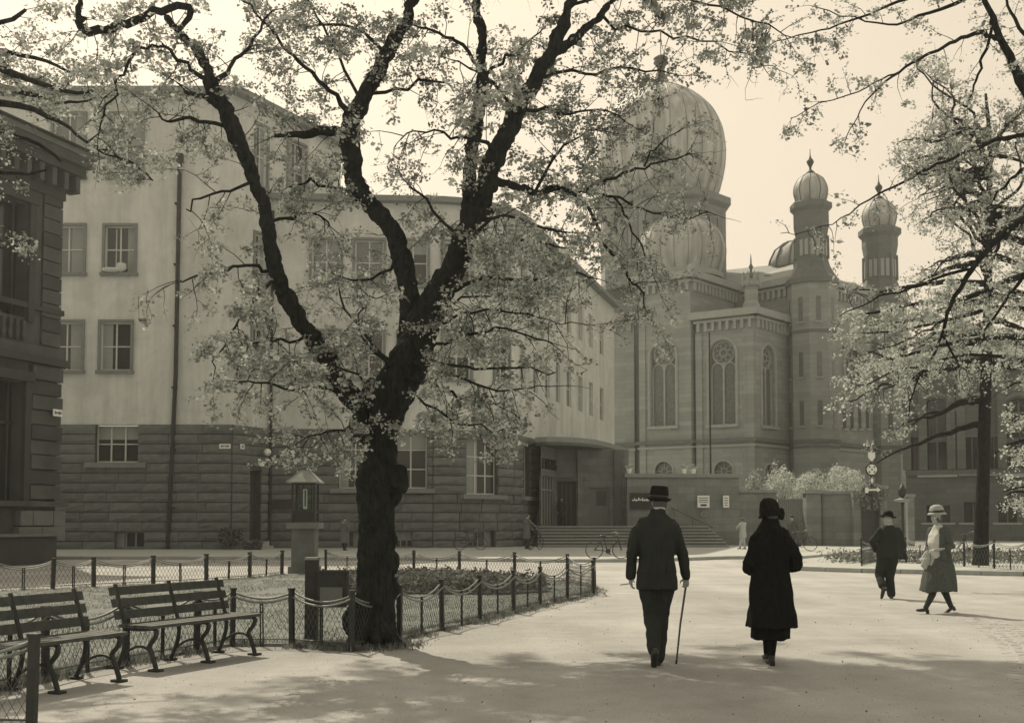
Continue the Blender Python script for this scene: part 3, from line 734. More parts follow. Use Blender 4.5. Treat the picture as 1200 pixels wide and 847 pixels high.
# steps or terrace block in front
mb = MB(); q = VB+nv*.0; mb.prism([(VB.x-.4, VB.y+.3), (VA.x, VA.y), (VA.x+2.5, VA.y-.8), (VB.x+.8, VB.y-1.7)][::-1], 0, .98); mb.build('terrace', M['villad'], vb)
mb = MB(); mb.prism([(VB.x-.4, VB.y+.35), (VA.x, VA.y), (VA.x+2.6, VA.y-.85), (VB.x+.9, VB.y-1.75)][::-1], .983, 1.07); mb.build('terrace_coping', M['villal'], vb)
# cornice with brackets
vband('frieze', VH-1.1, VH-.1, .12, M['villad'])
def vcorn(z0, z1, out, m, name='cornice'):
    a = Av+nv*out; b = Av+dv*(lv+out)+nv*out; c = Av+dv*(lv+out)-nv*9; d_ = Av-nv*9
    return MB().prism([(a.x, a.y), (b.x, b.y), (c.x, c.y), (d_.x, d_.y)], z0, z1).build(name, m, vb)
vcorn(VH-.1, VH+.25, .62, M['villad']); vcorn(VH+.253, VH+.6, .8, M['villa']); vcorn(VH+.603, VH+.8, .9, M['roof'], 'gutter')
q = [Av+nv*1.2, Av+dv*(lv+1.2)+nv*1.2, Av+dv*(lv-3)-nv*4.5, Av-nv*4.5]; mb = MB(); mb.add([(q[0].x, q[0].y, VH+.8), (q[1].x, q[1].y, VH+.8), (q[2].x, q[2].y, VH+2.6), (q[3].x, q[3].y, VH+2.6), (q[1].x-6, q[1].y+2.6, VH+.8)], [(0, 1, 2, 3), (1, 4, 2)]); mb.build('roof', M['roof'], vb)
for k in range(14):
    s_ = lv+.3-k*.62; q = Av+dv*s_+nv*.28; MB().box((q.x, q.y, VH-.45), (.22, .5, .65), ang).build('bracket', M['villa'], vb)
plate('white street name plate on the dark villa wall', Av, dv, nv, sv(58), zv(58, 484), .46, .26, -.3, [(-.3, .1, .5), (-.14, .1, .35), (.02, .1, .35), (.2, .14, .5), (.36, .08, .35)])
# ================================================================== SYNAGOGUE
sy = thing('synagogue', 'large domed synagogue of banded stone with ribbed onion domes and two slim towers', 'building', (21, 96, 0))
ZS = 8.5
def ip(px, Y): return ((px-600)/F*Y, Y)
B2c = ip(886, 96); B2l = ip(817, 98.9); B2r = ip(926, 100.6)
B1c = ip(812, 98.9); B1l = ip(750, 101.6); B1r = ip(872, 106)
Z1 = P(811, 323, 98.9).z; Z2 = P(886, 366, 96).z
ANG = {}
def lancet_window(A, d, n, s, z0, zs, w_, parent, dark=True):
    """recessed arched window: pane, two lancet lights and a rose above"""
    ang = math.atan2(d.y, d.x); r = w_/2; rr = r*.86
    q = lambda ss, z, dep: A+d*ss-n*dep+Vector((0, 0, z))
    g = MB(); pts = arch(s, w_, z0, zs); v = [q(a, b, .42) for a, b in pts]; g.add(v, [tuple(range(len(v)))])
    w0 = g.build('window', M['panes'], parent)
    f = MB()
    zr = zs+r*.08                    # rose centre
    f.box(tuple(q(s, (z0+zr-rr)/2, .34)), (.16, .14, zr-rr-z0), ang)
    for k in (-1, 1):               # lancet arches
        c = s+k*r*.5; lw = r*.42; zz = zr-rr-lw*.75
        f.tube([q(c+lw*math.cos(math.pi*i/8), zz+lw*math.sin(math.pi*i/8), .34) for i in range(9)], .07, 5)
        f.box(tuple(q(s+k*(r-.06), (z0+zz)/2, .34)), (.14, .12, zz-z0), ang)
    for rad, t in ((rr, .09), (rr*.3, .06)):
        f.tube([q(s+rad*math.cos(2*math.pi*i/18), zr+rad*math.sin(2*math.pi*i/18), .33) for i in range(19)], t, 5, cap=False)
    for i in range(8):
        a = 2*math.pi*i/8; c = (s+rr*.62*math.cos(a), zr+rr*.62*math.sin(a)); rc = rr*.24
        f.tube([q(c[0]+rc*math.cos(2*math.pi*j/8), c[1]+rc*math.sin(2*math.pi*j/8), .34) for j in range(9)], .045, 4, cap=False)
    f.build('tracery', M['synt'], w0)
    sur = MB()
    o_ = [(s+(r+.18)*math.cos(math.pi*i/12), zs+(r+.18)*math.sin(math.pi*i/12)) for i in range(13)]
    sur.tube([q(s+r+.18, z0, -.03)]+[q(a, b, -.03) for a, b in o_]+[q(s-r-.18, z0, -.03)], .13, 6); sur.build('arch_moulding', M['synt'], w0)
    b = MB(); b.box(tuple(q(s, z0-.15, -.02)), (w_+.7, .5, .26), ang); b.build('sill', M['synt'], w0)
def rose_window(A, d, n, s, zc, r, parent):
    q = lambda ss, z, dep: A+d*ss-n*dep+Vector((0, 0, z))
    g = MB(); v = [q(a, b, .3) for a, b in circ(s, zc, r)]; g.add(v, [tuple(range(len(v)))]); w0 = g.build('window', M['panes'], parent)
    f = MB()
    f.tube([q(s+r*math.cos(2*math.pi*i/20), zc+r*math.sin(2*math.pi*i/20), 0) for i in range(21)], r*.11, 6, cap=False)
    f.tube([q(s+r*.28*math.cos(2*math.pi*i/12), zc+r*.28*math.sin(2*math.pi*i/12), .22) for i in range(13)], r*.05, 5, cap=False)
    for i in range(8):
        a = 2*math.pi*i/8; f.tube([q(s+r*.3*math.cos(a), zc+r*.3*math.sin(a), .22), q(s+r*.95*math.cos(a), zc+r*.95*math.sin(a), .22)], r*.045, 5)
    f.build('tracery', M['synt'], w0)
def slit(A, d, n, s, z0, h, w_, parent):
    q = lambda ss, z, dep: A+d*ss-n*dep+Vector((0, 0, z)); ang = math.atan2(d.y, d.x)
    g = MB(); v = [q(a, b, .3) for a, b in arch(s, w_, z0, z0+h-w_/2, 8)]; g.add(v, [tuple(range(len(v)))]); w0 = g.build('window', M['panes'], parent)
    b = MB(); b.box(tuple(q(s, z0-.1, -.04)), (w_+.4, .3, .16), ang); b.build('sill', M['synt'], w0)
def frieze(A, B, z, parent, sp=.62, h=.75, out=.3):
    A_, d, n, ln = wframe(A, B); ang = math.atan2(d.y, d.x); mb = MB(); k = int(ln/sp)
    for i in range(k):
        c = A_+d*((i+.5)*ln/k)+n*(out/2); mb.box((c.x, c.y, z-h/2), (sp*.42, out, h), ang)
    c = A_+d*(ln/2)+n*(out/2); mb.box((c.x, c.y, z+.11), (ln+out*.6, out+.06, .22), ang)
    mb.build('corbel_frieze', M['synt'], parent, kind='stuff')
def cornice_line(A, B, z, h, out, parent, m='synt', name='cornice', e=.0):
    A_, d, n, ln = wframe(A, B); c = A_+d*(ln/2)+n*(out/2-.1); MB().box((c.x, c.y, z+h/2), (ln+out*1.6+e, out+.2, h), math.atan2(d.y, d.x)).build(name, M[m], parent)
def block(A, B, H, zfr, holesf=lambda A, d, n, ln: ([], None), strs=True, fr=True):
    A_, d, n, ln = wframe(A, B); holes, fn = holesf(A_, d, n, ln)
    mb = MB(); wall_face(mb, A, B, rect(0, ln, 0, H), holes, .45); mb.build('wall', M['syn'], sy)
    if fn: fn()
    if strs:
        cornice_line(A, B, ZS, .3, .3, sy, 'synd', 'string_course'); cornice_line(A, B, ZS-.42, .2, .16, sy, 'synt', 'string_course')
        cornice_line(A, B, .0, 1.2, .3, sy, 'synd', 'plinth')
    if fr: frieze(A, B, H-.55, sy); cornice_line(A, B, H-.2, .62, .62, sy)
def hole_big(pxc, A_, py0, pys, pyc, w_, Yc):
    def f(A, d, n, ln):
        s = w_pos(A, d, pxc); p = A+d*s
        z0 = P(pxc, py0, p.y).z; zs = P(pxc, pys, p.y).z
        zc = P(pxc, pyc, p.y).z
        def g(): lancet_window(A, d, n, s, z0, zs, w_, sy); rose_window(A, d, n, s, zc, .95, sy)
        return [arch(s, w_, z0, zs), circ(s, zc, .95)], g
    return f
def w_pos(A, d, px):
    k = (px-600)/F; return (A.x-k*A.y)/(k*d.y-d.x)
block(B1l, B1c, Z1, 0, hole_big(778, None, 499, 416, 552, 2.35, 100)); block(B1c, B1r, Z1, 0)
block(B2l, B2c, Z2, 0, hole_big(848, None, 497, 414, 552, 2.35, 97)); block(B2c, B2r, Z2, 0, hole_big(902, None, 499, 420, 556, 2.2, 98))
# nave wall behind, walls left of the transept
N1 = ip(872, 106); N2 = ip(928, 101.3)
Zn = P(925, 331, 101.3).z
block(ip(846, 107.5), N2, Zn, 0)
L1_ = ip(744, 102.6); L0_ = ip(718, 103.4); L00 = ip(640, 106.5)
block(L0_, L1_, Z1-3.1, 0); block(L00, (L0_[0]-.02, L0_[1]), Z1-3.1, 0, strs=False, fr=False)
mb = MB(); A_, d_, n_, l_ = wframe(L1_, B1l); wall_face(mb, ip(744.2, 103.6), ip(750.5, 103.4), rect(0, .5, 0, Z1-.3), [], .1); mb.build('recess_wall', M['synd'], sy)
for (A, B, s, H) in ((B1l, B1c, .35, Z1), (B1l, B1c, -.35, Z1), (B2l, B2c, -.35, Z2), (B2l, B2c, .3, Z2)):   # flat corner strips
    A_, d, n, ln = wframe(A, B); s = s if s > 0 else ln+s; c = A_+d*s+n*.04; MB().box((c.x, c.y, (H-1.4)/2+.6), (.62, .16, H-2.6), math.atan2(d.y, d.x)).build('pilaster', M['syn'], sy)
# roofs
def roof_poly(pts, faces, m='copper', name='roof'): MB().add(pts, faces).build(name, M[m], sy)
bb = (B1l[0]+3.6, B1l[1]+6); c1 = (B1l[0]-.5, B1l[1]-.3); c2 = (B1c[0]+.1, B1c[1]-.75); c3 = (B1r[0]+.5, B1r[1]); 
top = P(803, 314, 103).z
roof_poly([(*c1, Z1+.42), (*c2, Z1+.42), (*c3, Z1+.42), (bb[0], bb[1]+3, Z1+.42), (16.1, 103.4, Z1+1.3), (15.0, 104.4, Z1+1.3)], [(0, 1, 4, 5), (1, 2, 3, 4), (0, 5, 3), (5, 4, 3)], 'synt')
MB().ell((c2[0]-.1, c2[1]+.25, Z1+.62), (.42, .42, .4), 10).build('roof_knob', M['synt'], sy, smooth=True)
e1 = (B2l[0]-.3, B2l[1]-.4); e2 = (B2c[0]+.05, B2c[1]-.75); e3 = (B2r[0]+.4, B2r[1]-.2)
roof_poly([(*e1, Z2+.42), (*e2, Z2+.42), (*e3, Z2+.42), (20.6, 104.2, Z2+1.6), (17.2, 101.2, Z2+1.2)], [(0, 1, 3, 4), (1, 2, 3)], 'synt')
r0 = ip(838, 108.5); r1 = ip(932, 101.0)
roof_poly([(r0[0], r0[1], Zn+.42), (r1[0], r1[1]-.6, Zn+.42), (*ip(933, 108), P(933, 308, 108).z), (*ip(838, 115), P(838, 318, 115).z)], [(0, 1, 2, 3)], 'synt')
# corner turret on block 2
def lathe_part(name, prof, c, m, parent, n=16, smooth=True, rot=0): return MB().lathe(prof, c, n, rot=rot).build(name, M[m], parent, smooth=smooth)
tc = ip(883, 96.9); tz = Z2+.4
t0 = lathe_part('turret', [(.85, 0), (.75, .5), (.62, .7), (.62, 2.0), (.8, 2.2), (.8, 2.5), (.5, 2.75)], (tc[0], tc[1], tz), 'syn', sy, 8, False, .2)
for k in range(8):
    a = 2*math.pi*k/8+.2; MB().lathe([(.13, 0), (.15, .9), (.02, 1.35)], (tc[0]+.72*math.cos(a), tc[1]+.72*math.sin(a), tz+2.0), 6).build('pinnacle', M['syn'], t0)
lathe_part('finial', [(.5, 0), (.42, .35), (.12, .6), (.1, .9), (.22, 1.1), (.08, 1.35), (.05, 1.9), (.01, 2.3)], (tc[0], tc[1], tz+2.7), 'copperd', t0, 10)
# domes
def dome(cx, cy, prof, nr, rr, parent, half=1.0, name='dome', m='copper', rm='ribc'):
    n = nr*6; rows = []
    pr = []
    for (a, b) in zip(prof, prof[1:]):
        for k in range(3): t = k/3; pr.append((a[0]+(b[0]-a[0])*t, a[1]+(b[1]-a[1])*t))
    pr.append(prof[-1]); v = []; f = []
    for r_, z in pr:
        for k in range(n):
            ph = (k % 6)/6; bulge = 1+.005*math.sin(math.pi*ph)*min(1, r_); a = 2*math.pi*k/n; v.append((cx+r_*bulge*math.cos(a), cy+r_*bulge*math.sin(a), z))
    for i in range(len(pr)-1):
        for k in range(n): k2 = (k+1) % n; f.append((i*n+k, i*n+k2, (i+1)*n+k2, (i+1)*n+k))
    mb = MB(); mb.add(v, f); d = mb.build(name, M[m], parent, smooth=True)
    for k in range(nr):
        a = 2*math.pi*k/nr; MB().tube([(cx+(r_+.01)*math.cos(a), cy+(r_+.01)*math.sin(a), z) for r_, z in pr[::2]], rr, 5).build('rib', M[rm], d, smooth=True)
    return d
def sm(prof, n=3):   # Catmull-Rom refinement of a profile
    out = []; p = [prof[0]]+list(prof)+[prof[-1]]
    for i in range(1, len(p)-2):
        for k in range(n):
            t = k/n; q = []
            for c in (0, 1): a, b, c_, d = p[i-1][c], p[i][c], p[i+1][c], p[i+2][c]; q.append(.5*((2*b)+(-a+c_)*t+(2*a-5*b+4*c_-d)*t*t+(-a+3*b-3*c_+d)*t**3))
            out.append(tuple(q))
    out.append(prof[-1]); return out
DY = 112.0; dc = ip(778, DY)
def zD(py): return P(778, py, DY).z
rD = lambda px_: px_/F*DY
tamb = MB(); tamb.lathe([(rD(76), zD(345)), (rD(76), zD(253)), (rD(82), zD(249)), (rD(82), zD(241)), (rD(68), zD(238))], (dc[0], dc[1], 0), 8, rot=R(22.5)); tm = tamb.build('drum', M['drum'], sy)
for k in range(8):
    a = R(45*k+45); 
    for j in (-1, 0, 1):
        cxx = dc[0]+rD(70.5)*math.cos(a)-math.sin(a)*j*1.35; cyy = dc[1]+rD(70.5)*math.sin(a)+math.cos(a)*j*1.35
        MB().box((cxx, cyy, zD(285)), (.12, .75, 3.3), a).build('window', M['panes'], tm)
dome(dc[0], dc[1], sm([(rD(63), zD(237)), (rD(69), zD(222)), (rD(74), zD(200)), (rD(75), zD(180)), (rD(72), zD(158)), (rD(64), zD(138)), (rD(47), zD(120)), (rD(30), zD(109)), (rD(18), zD(103))], 2), 24, .055, sy)
fin = sm([(rD(20), zD(105)), (rD(17), zD(102)), (rD(10), zD(98)), (rD(6.5), zD(91)), (rD(4.5), zD(84)), (rD(5.5), zD(78)), (rD(9), zD(74)), (rD(7.5), zD(72)), (rD(9), zD(69)), (rD(5), zD(66))], 2)
lathe_part('finial', fin, (dc[0], dc[1], 0), 'metal', sy, 12)
MB().tube([(dc[0], dc[1], zD(67)), (dc[0], dc[1], zD(36))], .05, 6).build('spire_rod', M['copperd'], sy)
# small dome over the transept
Y2 = 103.5; d2c = ip(803, Y2); z2 = lambda py: P(803, py, Y2).z; r2 = lambda q: q/F*Y2
dome(d2c[0], d2c[1]+1.2, sm([(r2(46), z2(322)), (r2(51), z2(308)), (r2(53), z2(293)), (r2(49), z2(276)), (r2(38), z2(262)), (r2(22), z2(254)), (r2(4), z2(251))], 2), 20, .05, sy)
MB().lathe([(r2(50), z2(326)), (r2(50), z2(320)), (r2(46), z2(319))], (d2c[0], d2c[1]+1.2, 0), 20).build('dome_ring', M['synt'], sy)
# towers
def tower(cx, cy, pxc, tops):
    z = lambda py: P(pxc, py, cy).z; r = lambda q: q/F*cy
    t = tops
    base_ = MB(); base_.lathe([(r(29), 0), (r(29), z(t['sk'])-.0)], (cx, cy, 0), 8, rot=R(22.5)); tw = base_.build('tower', M['syn'], sy)
    for zz, hh, k in ((ZS, .3, 1.06), (ZS-.45, .2, 1.03), (z(t['sk'])-.5, .5, 1.08), (z(t['sk'])-5.0, .25, 1.04)):
        MB().lathe([(r(29)*k, zz), (r(29)*k, zz+hh)], (cx, cy, 0), 8, rot=R(22.5)).build('string_course', M['synd'], tw)
    for k in range(8):
        a = R(45*k); ap = r(29)*math.cos(R(22.5))
        if math.sin(a) > .35: continue
        for py_ in (t['w1'], t['w2'], t['w3']):
            c = (cx+(ap-.02)*math.cos(a), cy+(ap-.02)*math.sin(a)); w0 = MB().box((c[0], c[1], z(py_)), (.1, .42, 2.2), a).build('window', M['panes'], tw)
            MB().box((c[0], c[1], z(py_)-1.2), (.3, .7, .16), a).build('sill', M['synt'], w0)
    sk = MB(); sk.lathe(sm([(r(31), z(t['sk'])), (r(28.5), z(t['sk']-3)), (r(24.5), z(t['sk']-9)), (r(21), z(t['sk']-16)), (r(19), z(t['wb']))], 2), (cx, cy, 0), 8, rot=R(22.5)); sk.build('skirt_roof', M['copperd'], tw)
    sh_ = MB(); sh_.lathe([(r(18.5), z(t['wb'])), (r(18), z(t['wt'])), (r(20.5), z(t['wt']-14)), (r(20.5), z(t['co']+10)), (r(24.5), z(t['co']+6)), (r(24.5), z(t['co'])), (r(20), z(t['co']-2))], (cx, cy, 0), 8, rot=R(22.5)); s = sh_.build('lantern', M['synd'], tw)
    for k in range(8):
        a = R(45*k); ap = r(18.2)*math.cos(R(22.5))
        if math.sin(a) > .5: continue
        c = (cx+(ap+.0)*math.cos(a), cy+(ap+.0)*math.sin(a)); hW = (z(t['wt'])-z(t['wb']))*.74
        w0 = MB().box((c[0], c[1], (z(t['wt'])+z(t['wb']))/2), (.12, .86, hW), a).build('window', M['pale_pane'], s)  # pale panel: brightness of the sky seen through the arches, as colour
        MB().box((c[0]+.03*math.cos(a), c[1]+.03*math.sin(a), (z(t['wt'])+z(t['wb']))/2), (.14, .16, hW), a).build('mullion', M['synd'], w0)
    for k in range(8):
        a = R(22.5+45*k); MB().tube([(cx+r(19.2)*math.cos(a), cy+r(19.2)*math.sin(a), z(t['wb'])), (cx+r(19)*math.cos(a), cy+r(19)*math.sin(a), z(t['wt']-2))], .12, 6).build('corner_shaft', M['synd'], s)
    c0 = t['co']-2
    dome(cx, cy, sm([(r(17), z(c0)), (r(20), z(c0-10)), (r(19.5), z(c0-18)), (r(15), z(c0-27)), (r(7), z(c0-33)), (r(4), z(c0-34))], 2), 10, .05, tw, rm='copperd')
    lathe_part('finial', sm([(r(6), z(c0-33)), (r(5), z(c0-36)), (r(1.5), z(c0-39)), (r(2), z(c0-43)), (r(4.5), z(c0-48)), (r(2), z(c0-52)), (r(.6), z(c0-56)), (r(.4), z(c0-63))], 2), (cx, cy, 0), 'metal', tw, 10)
T1 = ip(955, 100); T2 = ip(1036, 108.8)
tower(T1[0], T1[1], 955, dict(sk=329, wb=305, wt=280, co=240, w1=366, w2=430, w3=486))
tower(T2[0], T2[1], 1036, dict(sk=352, wb=330, wt=303, co=270, w1=392, w2=445, w3=492))
# gabled front between the towers
FA = Vector((T1[0]+1.1, T1[1]+.6)); FB = Vector((T2[0]-.6, T2[1]-.9)); fA, fd, fn2, fl = wframe(FA, FB)
Zf = P(985, 333, 101.5).z
def front(A, d, n, ln):
    s1 = w_pos(A, d, 1003); p = A+d*s1; zc = P(1003, 432, p.y).z; r = 2.1
    hs_ = [circ(s1, zc, r, 28)]; q = []
    for px in (982, 991, 1000, 1009, 1018):
        s_ = w_pos(A, d, px); z0 = P(px, 502, (A+d*s_).y).z; q.append((s_, z0)); hs_.append(arch(s_, .62, z0, z0+2.3, 6))
    def g():
        rose_window(A, d, n, s1, zc, r, sy)
        for s_, z0 in q: slit(A, d, n, s_, z0, 2.6, .62, sy)
    return hs_, g
block(FA, FB, Zf, 0, front)
roof_poly([(FA[0]-.4, FA[1]-.6, Zf+.42), (FB[0]+.5, FB[1]-.3, Zf+.42), (FB[0]-3, FB[1]+5, Zf+2), (FA[0]-4, FA[1]+6, Zf+2)], [(0, 1, 2, 3)], 'copperd')
block((T2[0]+1.0, T2[1]-.4), ip(1062, 107.6), Z1-4, 0)
# glazed skylight dome seen behind the first tower
gc = ip(938, 110); zg = lambda py: P(938, py, 110).z; rg = lambda q: q/F*110
gd_ = MB(); gd_.lathe([(rg(34), zg(316)), (rg(32), zg(306)), (rg(26), zg(294)), (rg(15), zg(286)), (rg(2), zg(283))], (gc[0], gc[1], 0), 16); g = gd_.build('skylight', M['pale_pane'], sy, smooth=True)
for k in range(12):
    a = math.pi*2*k/12; MB().tube([(gc[0]+rg(q)*math.cos(a), gc[1]+rg(q)*math.sin(a), zg(y)) for q, y in ((34.5, 316), (32.5, 306), (26.5, 294), (15.5, 285.5), (2, 282.5))], .1, 5).build('rib', M['copperd'], g)
# closing mass behind so that it reads solid from the side
MB().prism([(B1l[0]+.3, B1l[1]+.8), (B1c[0]-.3, B1c[1]+.8), (19.5, 105.5), (26.4, 102.6), (27.3, 102.2), (35, 109.9), (30, 118), (14, 124), (5, 112)], 0, Zn-1).build('inner_wall', M['synd'], sy)

# ================================================================== arched stone building at the right
ab = thing('arched_building', 'dark stone building with a tall arched window behind the right-hand tree', 'building', (32, 82, 0))
AA = ip(1062, 84); AB = (60, 70); aA, ad, an, al = wframe(AA, AB)
def sa(px): return w_pos(aA, ad, px)
ZA = P(1100, 425, 81).z
def awin(px, py0, pys, wpx):
    s = sa(px); p = aA+ad*s; return s, P(px, py0, p.y).z, P(px, pys, p.y).z, wpx/F*p.y
hl = []
big = [awin(1099, 554, 483, 33), awin(1196, 554, 483, 33)]
for s, z0, zs, w_ in big: hl.append(arch(s, w_, z0, zs))
sml = [awin(1073, 552, 512, 14), awin(1140, 552, 512, 18), awin(1166, 552, 512, 10)]
for s, z0, zs, w_ in sml: hl.append(rect(s-w_/2, s+w_/2, z0, zs))
low = [awin(1099, 612, 592, 26), awin(1140, 612, 588, 20), awin(1180, 612, 588, 20)]
for s, z0, zs, w_ in low: hl.append(rect(s-w_/2, s+w_/2, z0, zs))
mb = MB(); wall_face(mb, AA, AB, rect(0, al, 0, ZA), hl, .5); mb.build('wall', M['arch'], ab)
aang = math.atan2(ad.y, ad.x)
for (s, z0, zs, w_) in big+sml+low:
    q = aA+ad*s-an*.46; isb = w_ > 1.9 and (s, z0, zs, w_) in big; top = zs+(w_/2 if isb else 0)
    w0 = MB().box((q.x, q.y, (z0+top)/2), (w_, .04, top-z0), aang).build('window', M['pane'], ab)
    f = MB(); q = aA+ad*s-an*.38
    f.box((q.x, q.y, (z0+top)/2), (.16 if isb else .1, .1, top-z0), aang)
    if isb:
        f.box((q.x, q.y, z0+(zs-z0)*.55), (w_, .12, .35), aang); f.box((q.x, q.y, zs), (w_, .1, .12), aang)
        for k in (-.25, .25): qq = q+ad*k*w_; f.box((qq.x, qq.y, (zs+z0+(zs-z0)*.55)/2), (.08, .08, (zs-z0)*.45), aang)
        f.tube([q+ad*(w_*.3*math.cos(math.pi*i/8))+Vector((0, 0, zs+w_*.3*math.sin(math.pi*i/8))) for i in range(9)], .05, 5)
    f.build('tracery', M['arch'], w0)
    b = MB(); q = aA+ad*s+an*.06; b.box((q.x, q.y, z0-.16), (w_+.7, .4, .3), aang); b.build('sill', M['synt'], w0)
    if isb: MB().tube([aA+ad*s+an*.05+ad*((w_/2+.3)*math.cos(math.pi*i/14))+Vector((0, 0, zs+(w_/2+.3)*math.sin(math.pi*i/14))) for i in range(15)], .16, 6).build('arch_moulding', M['wallst'], w0)
for z, h, o_ in ((5.0, .35, .3), (ZA-.3, .8, .8), (0, 1.3, .3)):
    q = aA+ad*(al/2)+an*(o_/2-.1); MB().box((q.x, q.y, z+h/2), (al, o_+.2, h), aang).build('string_course', M['arch'], ab)
for px in (1064, 1083, 1116, 1128, 1156, 1176):
    s = sa(px); q = aA+ad*s+an*.12; MB().box((q.x, q.y, (5.4+ZA-.4)/2), (.6, .3, ZA-5.8), aang).build('pilaster', M['arch'], ab)
mb = MB(); mb.add([(AA[0], AA[1], ZA+.5), (AB[0], AB[1], ZA+.5), (AB[0]+5, AB[1]+10, ZA+4), (AA[0]+5, AA[1]+10, ZA+4)], [(0, 1, 2, 3)]); mb.build('roof', M['roof'], ab)
mb = MB(); wall_face(mb, (AA[0]+7, AA[1]+11), AA, rect(0, 13, 0, ZA), [], .1); mb.build('wall', M['arch'], ab)

# ================================================================== yard walls, gate
yw = thing('yard_wall', 'high stone wall with notice boards right of the entrance steps', 'wall', (10, 66, 0))
wa = ((735-600)/F*66, 66); wb = ((866-600)/F*66.5, 66.5); Zw = P(800, 559, 66).z
A_, d, n, ln = wframe(wa, wb); wang = math.atan2(d.y, d.x)
c = A_+d*(ln/2)-n*.25; MB().box((c.x, c.y, Zw/2), (ln, .5, Zw), wang).build('wall', M['wallst'], yw)
MB().box((c.x, c.y, Zw+.11), (ln+.3, .8, .22), wang).build('coping', M['wallc'], yw)
wl = thing('yard_wall', 'lower stone wall running right from the notice-board wall to the gate', 'wall', (14.5, 67, 0))
def wall_run(t, pa, Ya, pb_, Yb, pyt, pya=None, m='wallst', th=.45, cop=True):
    a = ((pa-600)/F*Ya, Ya); b = ((pb_-600)/F*Yb, Yb); A_, d, n, ln = wframe(a, b); Z = P((pa+pb_)/2, pyt, (Ya+Yb)/2).z; c = A_+d*(ln/2)-n*th/2; an_ = math.atan2(d.y, d.x)
    MB().box((c.x, c.y, Z/2), (ln, th, Z), an_).build('wall', M[m], t)
    if cop: MB().box((c.x, c.y, Z+.08), (ln+.1, th+.25, .16), an_).build('coping', M['wallc'], t)
    return Z
wall_run(wl, 866.5, 66.8, 910, 67, 577)
t = thing('gate_pier', 'square stone pier right of the white slatted gate', 'pier', (17.8, 65.5, 0)); q = ip(951, 65.5)
Zp = P(951, 578, 65.2).z; MB().box((q[0], q[1], Zp/2), (.85, .85, Zp)).build('shaft', M['wallst'], t); MB().box((q[0], q[1], Zp+.1), (1.05, 1.05, .2)).build('cap', M['wallc'], t)
wl2 = thing('yard_wall', 'long shaded stone wall panel between the gate pier and the ivy', 'wall', (19, 65, 0))
wall_run(wl2, 960, 65.4, 1006, 64, 578.5)
MB().box((ip(1003, 63.9)[0], 63.9, 1.6), (.5, .6, 3.2)).build('end_pilaster', M['wallst'], wl2)
t = thing('gate', 'pale gate of upright slats between wall and pier', 'gate', (16.6, 66.6, 0))
gY = 66.6; x0 = ip(911.5, gY)[0]; x1 = ip(943, gY)[0]; zt = P(925, 585, gY).z; k = 14
for i in range(k):
    x = x0+(x1-x0)*(i+.5)/k; MB().box((x, gY, zt/2), (.1, .04, zt)).build('slat', M['doorl'], t)
for z in (.12, .5, zt-1.3, zt-.03): MB().box(((x0+x1)/2, gY-.04, z), (x1-x0, .05, .12)).build('rail', M['doorl'], t)
t = thing('gate', 'solid dark door of the side gate behind the sign post', 'gate', (21, 63.6, 0)); a, b = ip(1009, 63.6)[0], ip(1030, 63.6)[0]
MB().box(((a+b)/2, 63.6, 1.65), (b-a, .1, 3.3)).build('door_leaf', M['door'], t); MB().box(((a+b)/2, 63.52, 2.5), (b-a, .08, .1)).build('rail', M['metal'], t)
for i, (px, lab) in enumerate(((1034, 'slim pale gate post right of the dark side gate'), (1066, 'slim pale post behind the urn lamp'))):
    Y = 63.4+i; q = ip(px, Y); t = thing('gate_post', lab, 'post', (q[0], q[1], 0)); zt = P(px, 572+i*10, Y).z
    MB().box((0, 0, zt/2), (.38, .38, zt)).build('shaft', M['wallst'], t, local=True); MB().box((0, 0, zt+.08), (.5, .5, .16)).build('cap', M['wallc'], t, local=True)
q = ip(1057.5, 60); zc = P(1057, 586, 60).z
t = thing('gate_lamp', 'post lamp with a broad pale disc and small urn on top', 'lamp', (q[0], q[1], 0))
MB().lathe([(.16, 0), (.12, .3), (.08, .5), (.07, zc-.3), (.12, zc-.1)], (0, 0, 0), 10).build('post', M['metal'], t, True, True)
MB().lathe([(.1, zc-.12), (.42, zc-.05), (.42, zc+.03), (.1, zc+.14)], (0, 0, 0), 16).build('disc', M['wallc'], t, False, True)
MB().lathe([(.08, zc+.14), (.2, zc+.3), (.24, zc+.55), (.14, zc+.68), (.05, zc+.9)], (0, 0, 0), 10).build('urn', M['metal'], t, True, True)
# notices on the wall
def notice(name, label, px, py, wpx, hpx, Y, board, marks, cat='sign', off=.1):
    p = P(px, py, Y); w_, h = wpx/F*Y, hpx/F*Y; t = thing(name, label, cat, (p.x, Y-off, p.z))
    MB().box((0, 0, 0), (w_, .06, h)).build('board', M[board], t, local=True)
    mb = MB(); mk = M['ink'] if board == 'white' else M['white']
    for x, z, ww, hh in marks: mb.box((x*w_, -.035, z*h), (ww*w_, .012, hh*h))
    mb.build('lettering', mk, t, local=True); return t
notice('name_board', 'dark board with two lines of pale raised lettering on the wall', 751.5, 587, 27, 19, 66, 'ink', [(-.36, .05, .1, .06), (-.3, .12, .04, .14), (-.22, .05, .08, .1), (-.12, .12, .05, .18), (-.04, .08, .1, .06), (.05, .1, .04, .2), (.14, .06, .1, .08), (.24, .08, .05, .16), (.33, .05, .1, .06)])
notice('notice_board', 'white notice with several printed lines, the wider of the two on the wall', 824, 587.5, 14, 14, 66.2, 'white', [(0, .3, .8, .06), (0, .12, .8, .06), (0, -.05, .8, .05), (0, -.3, .5, .16)])
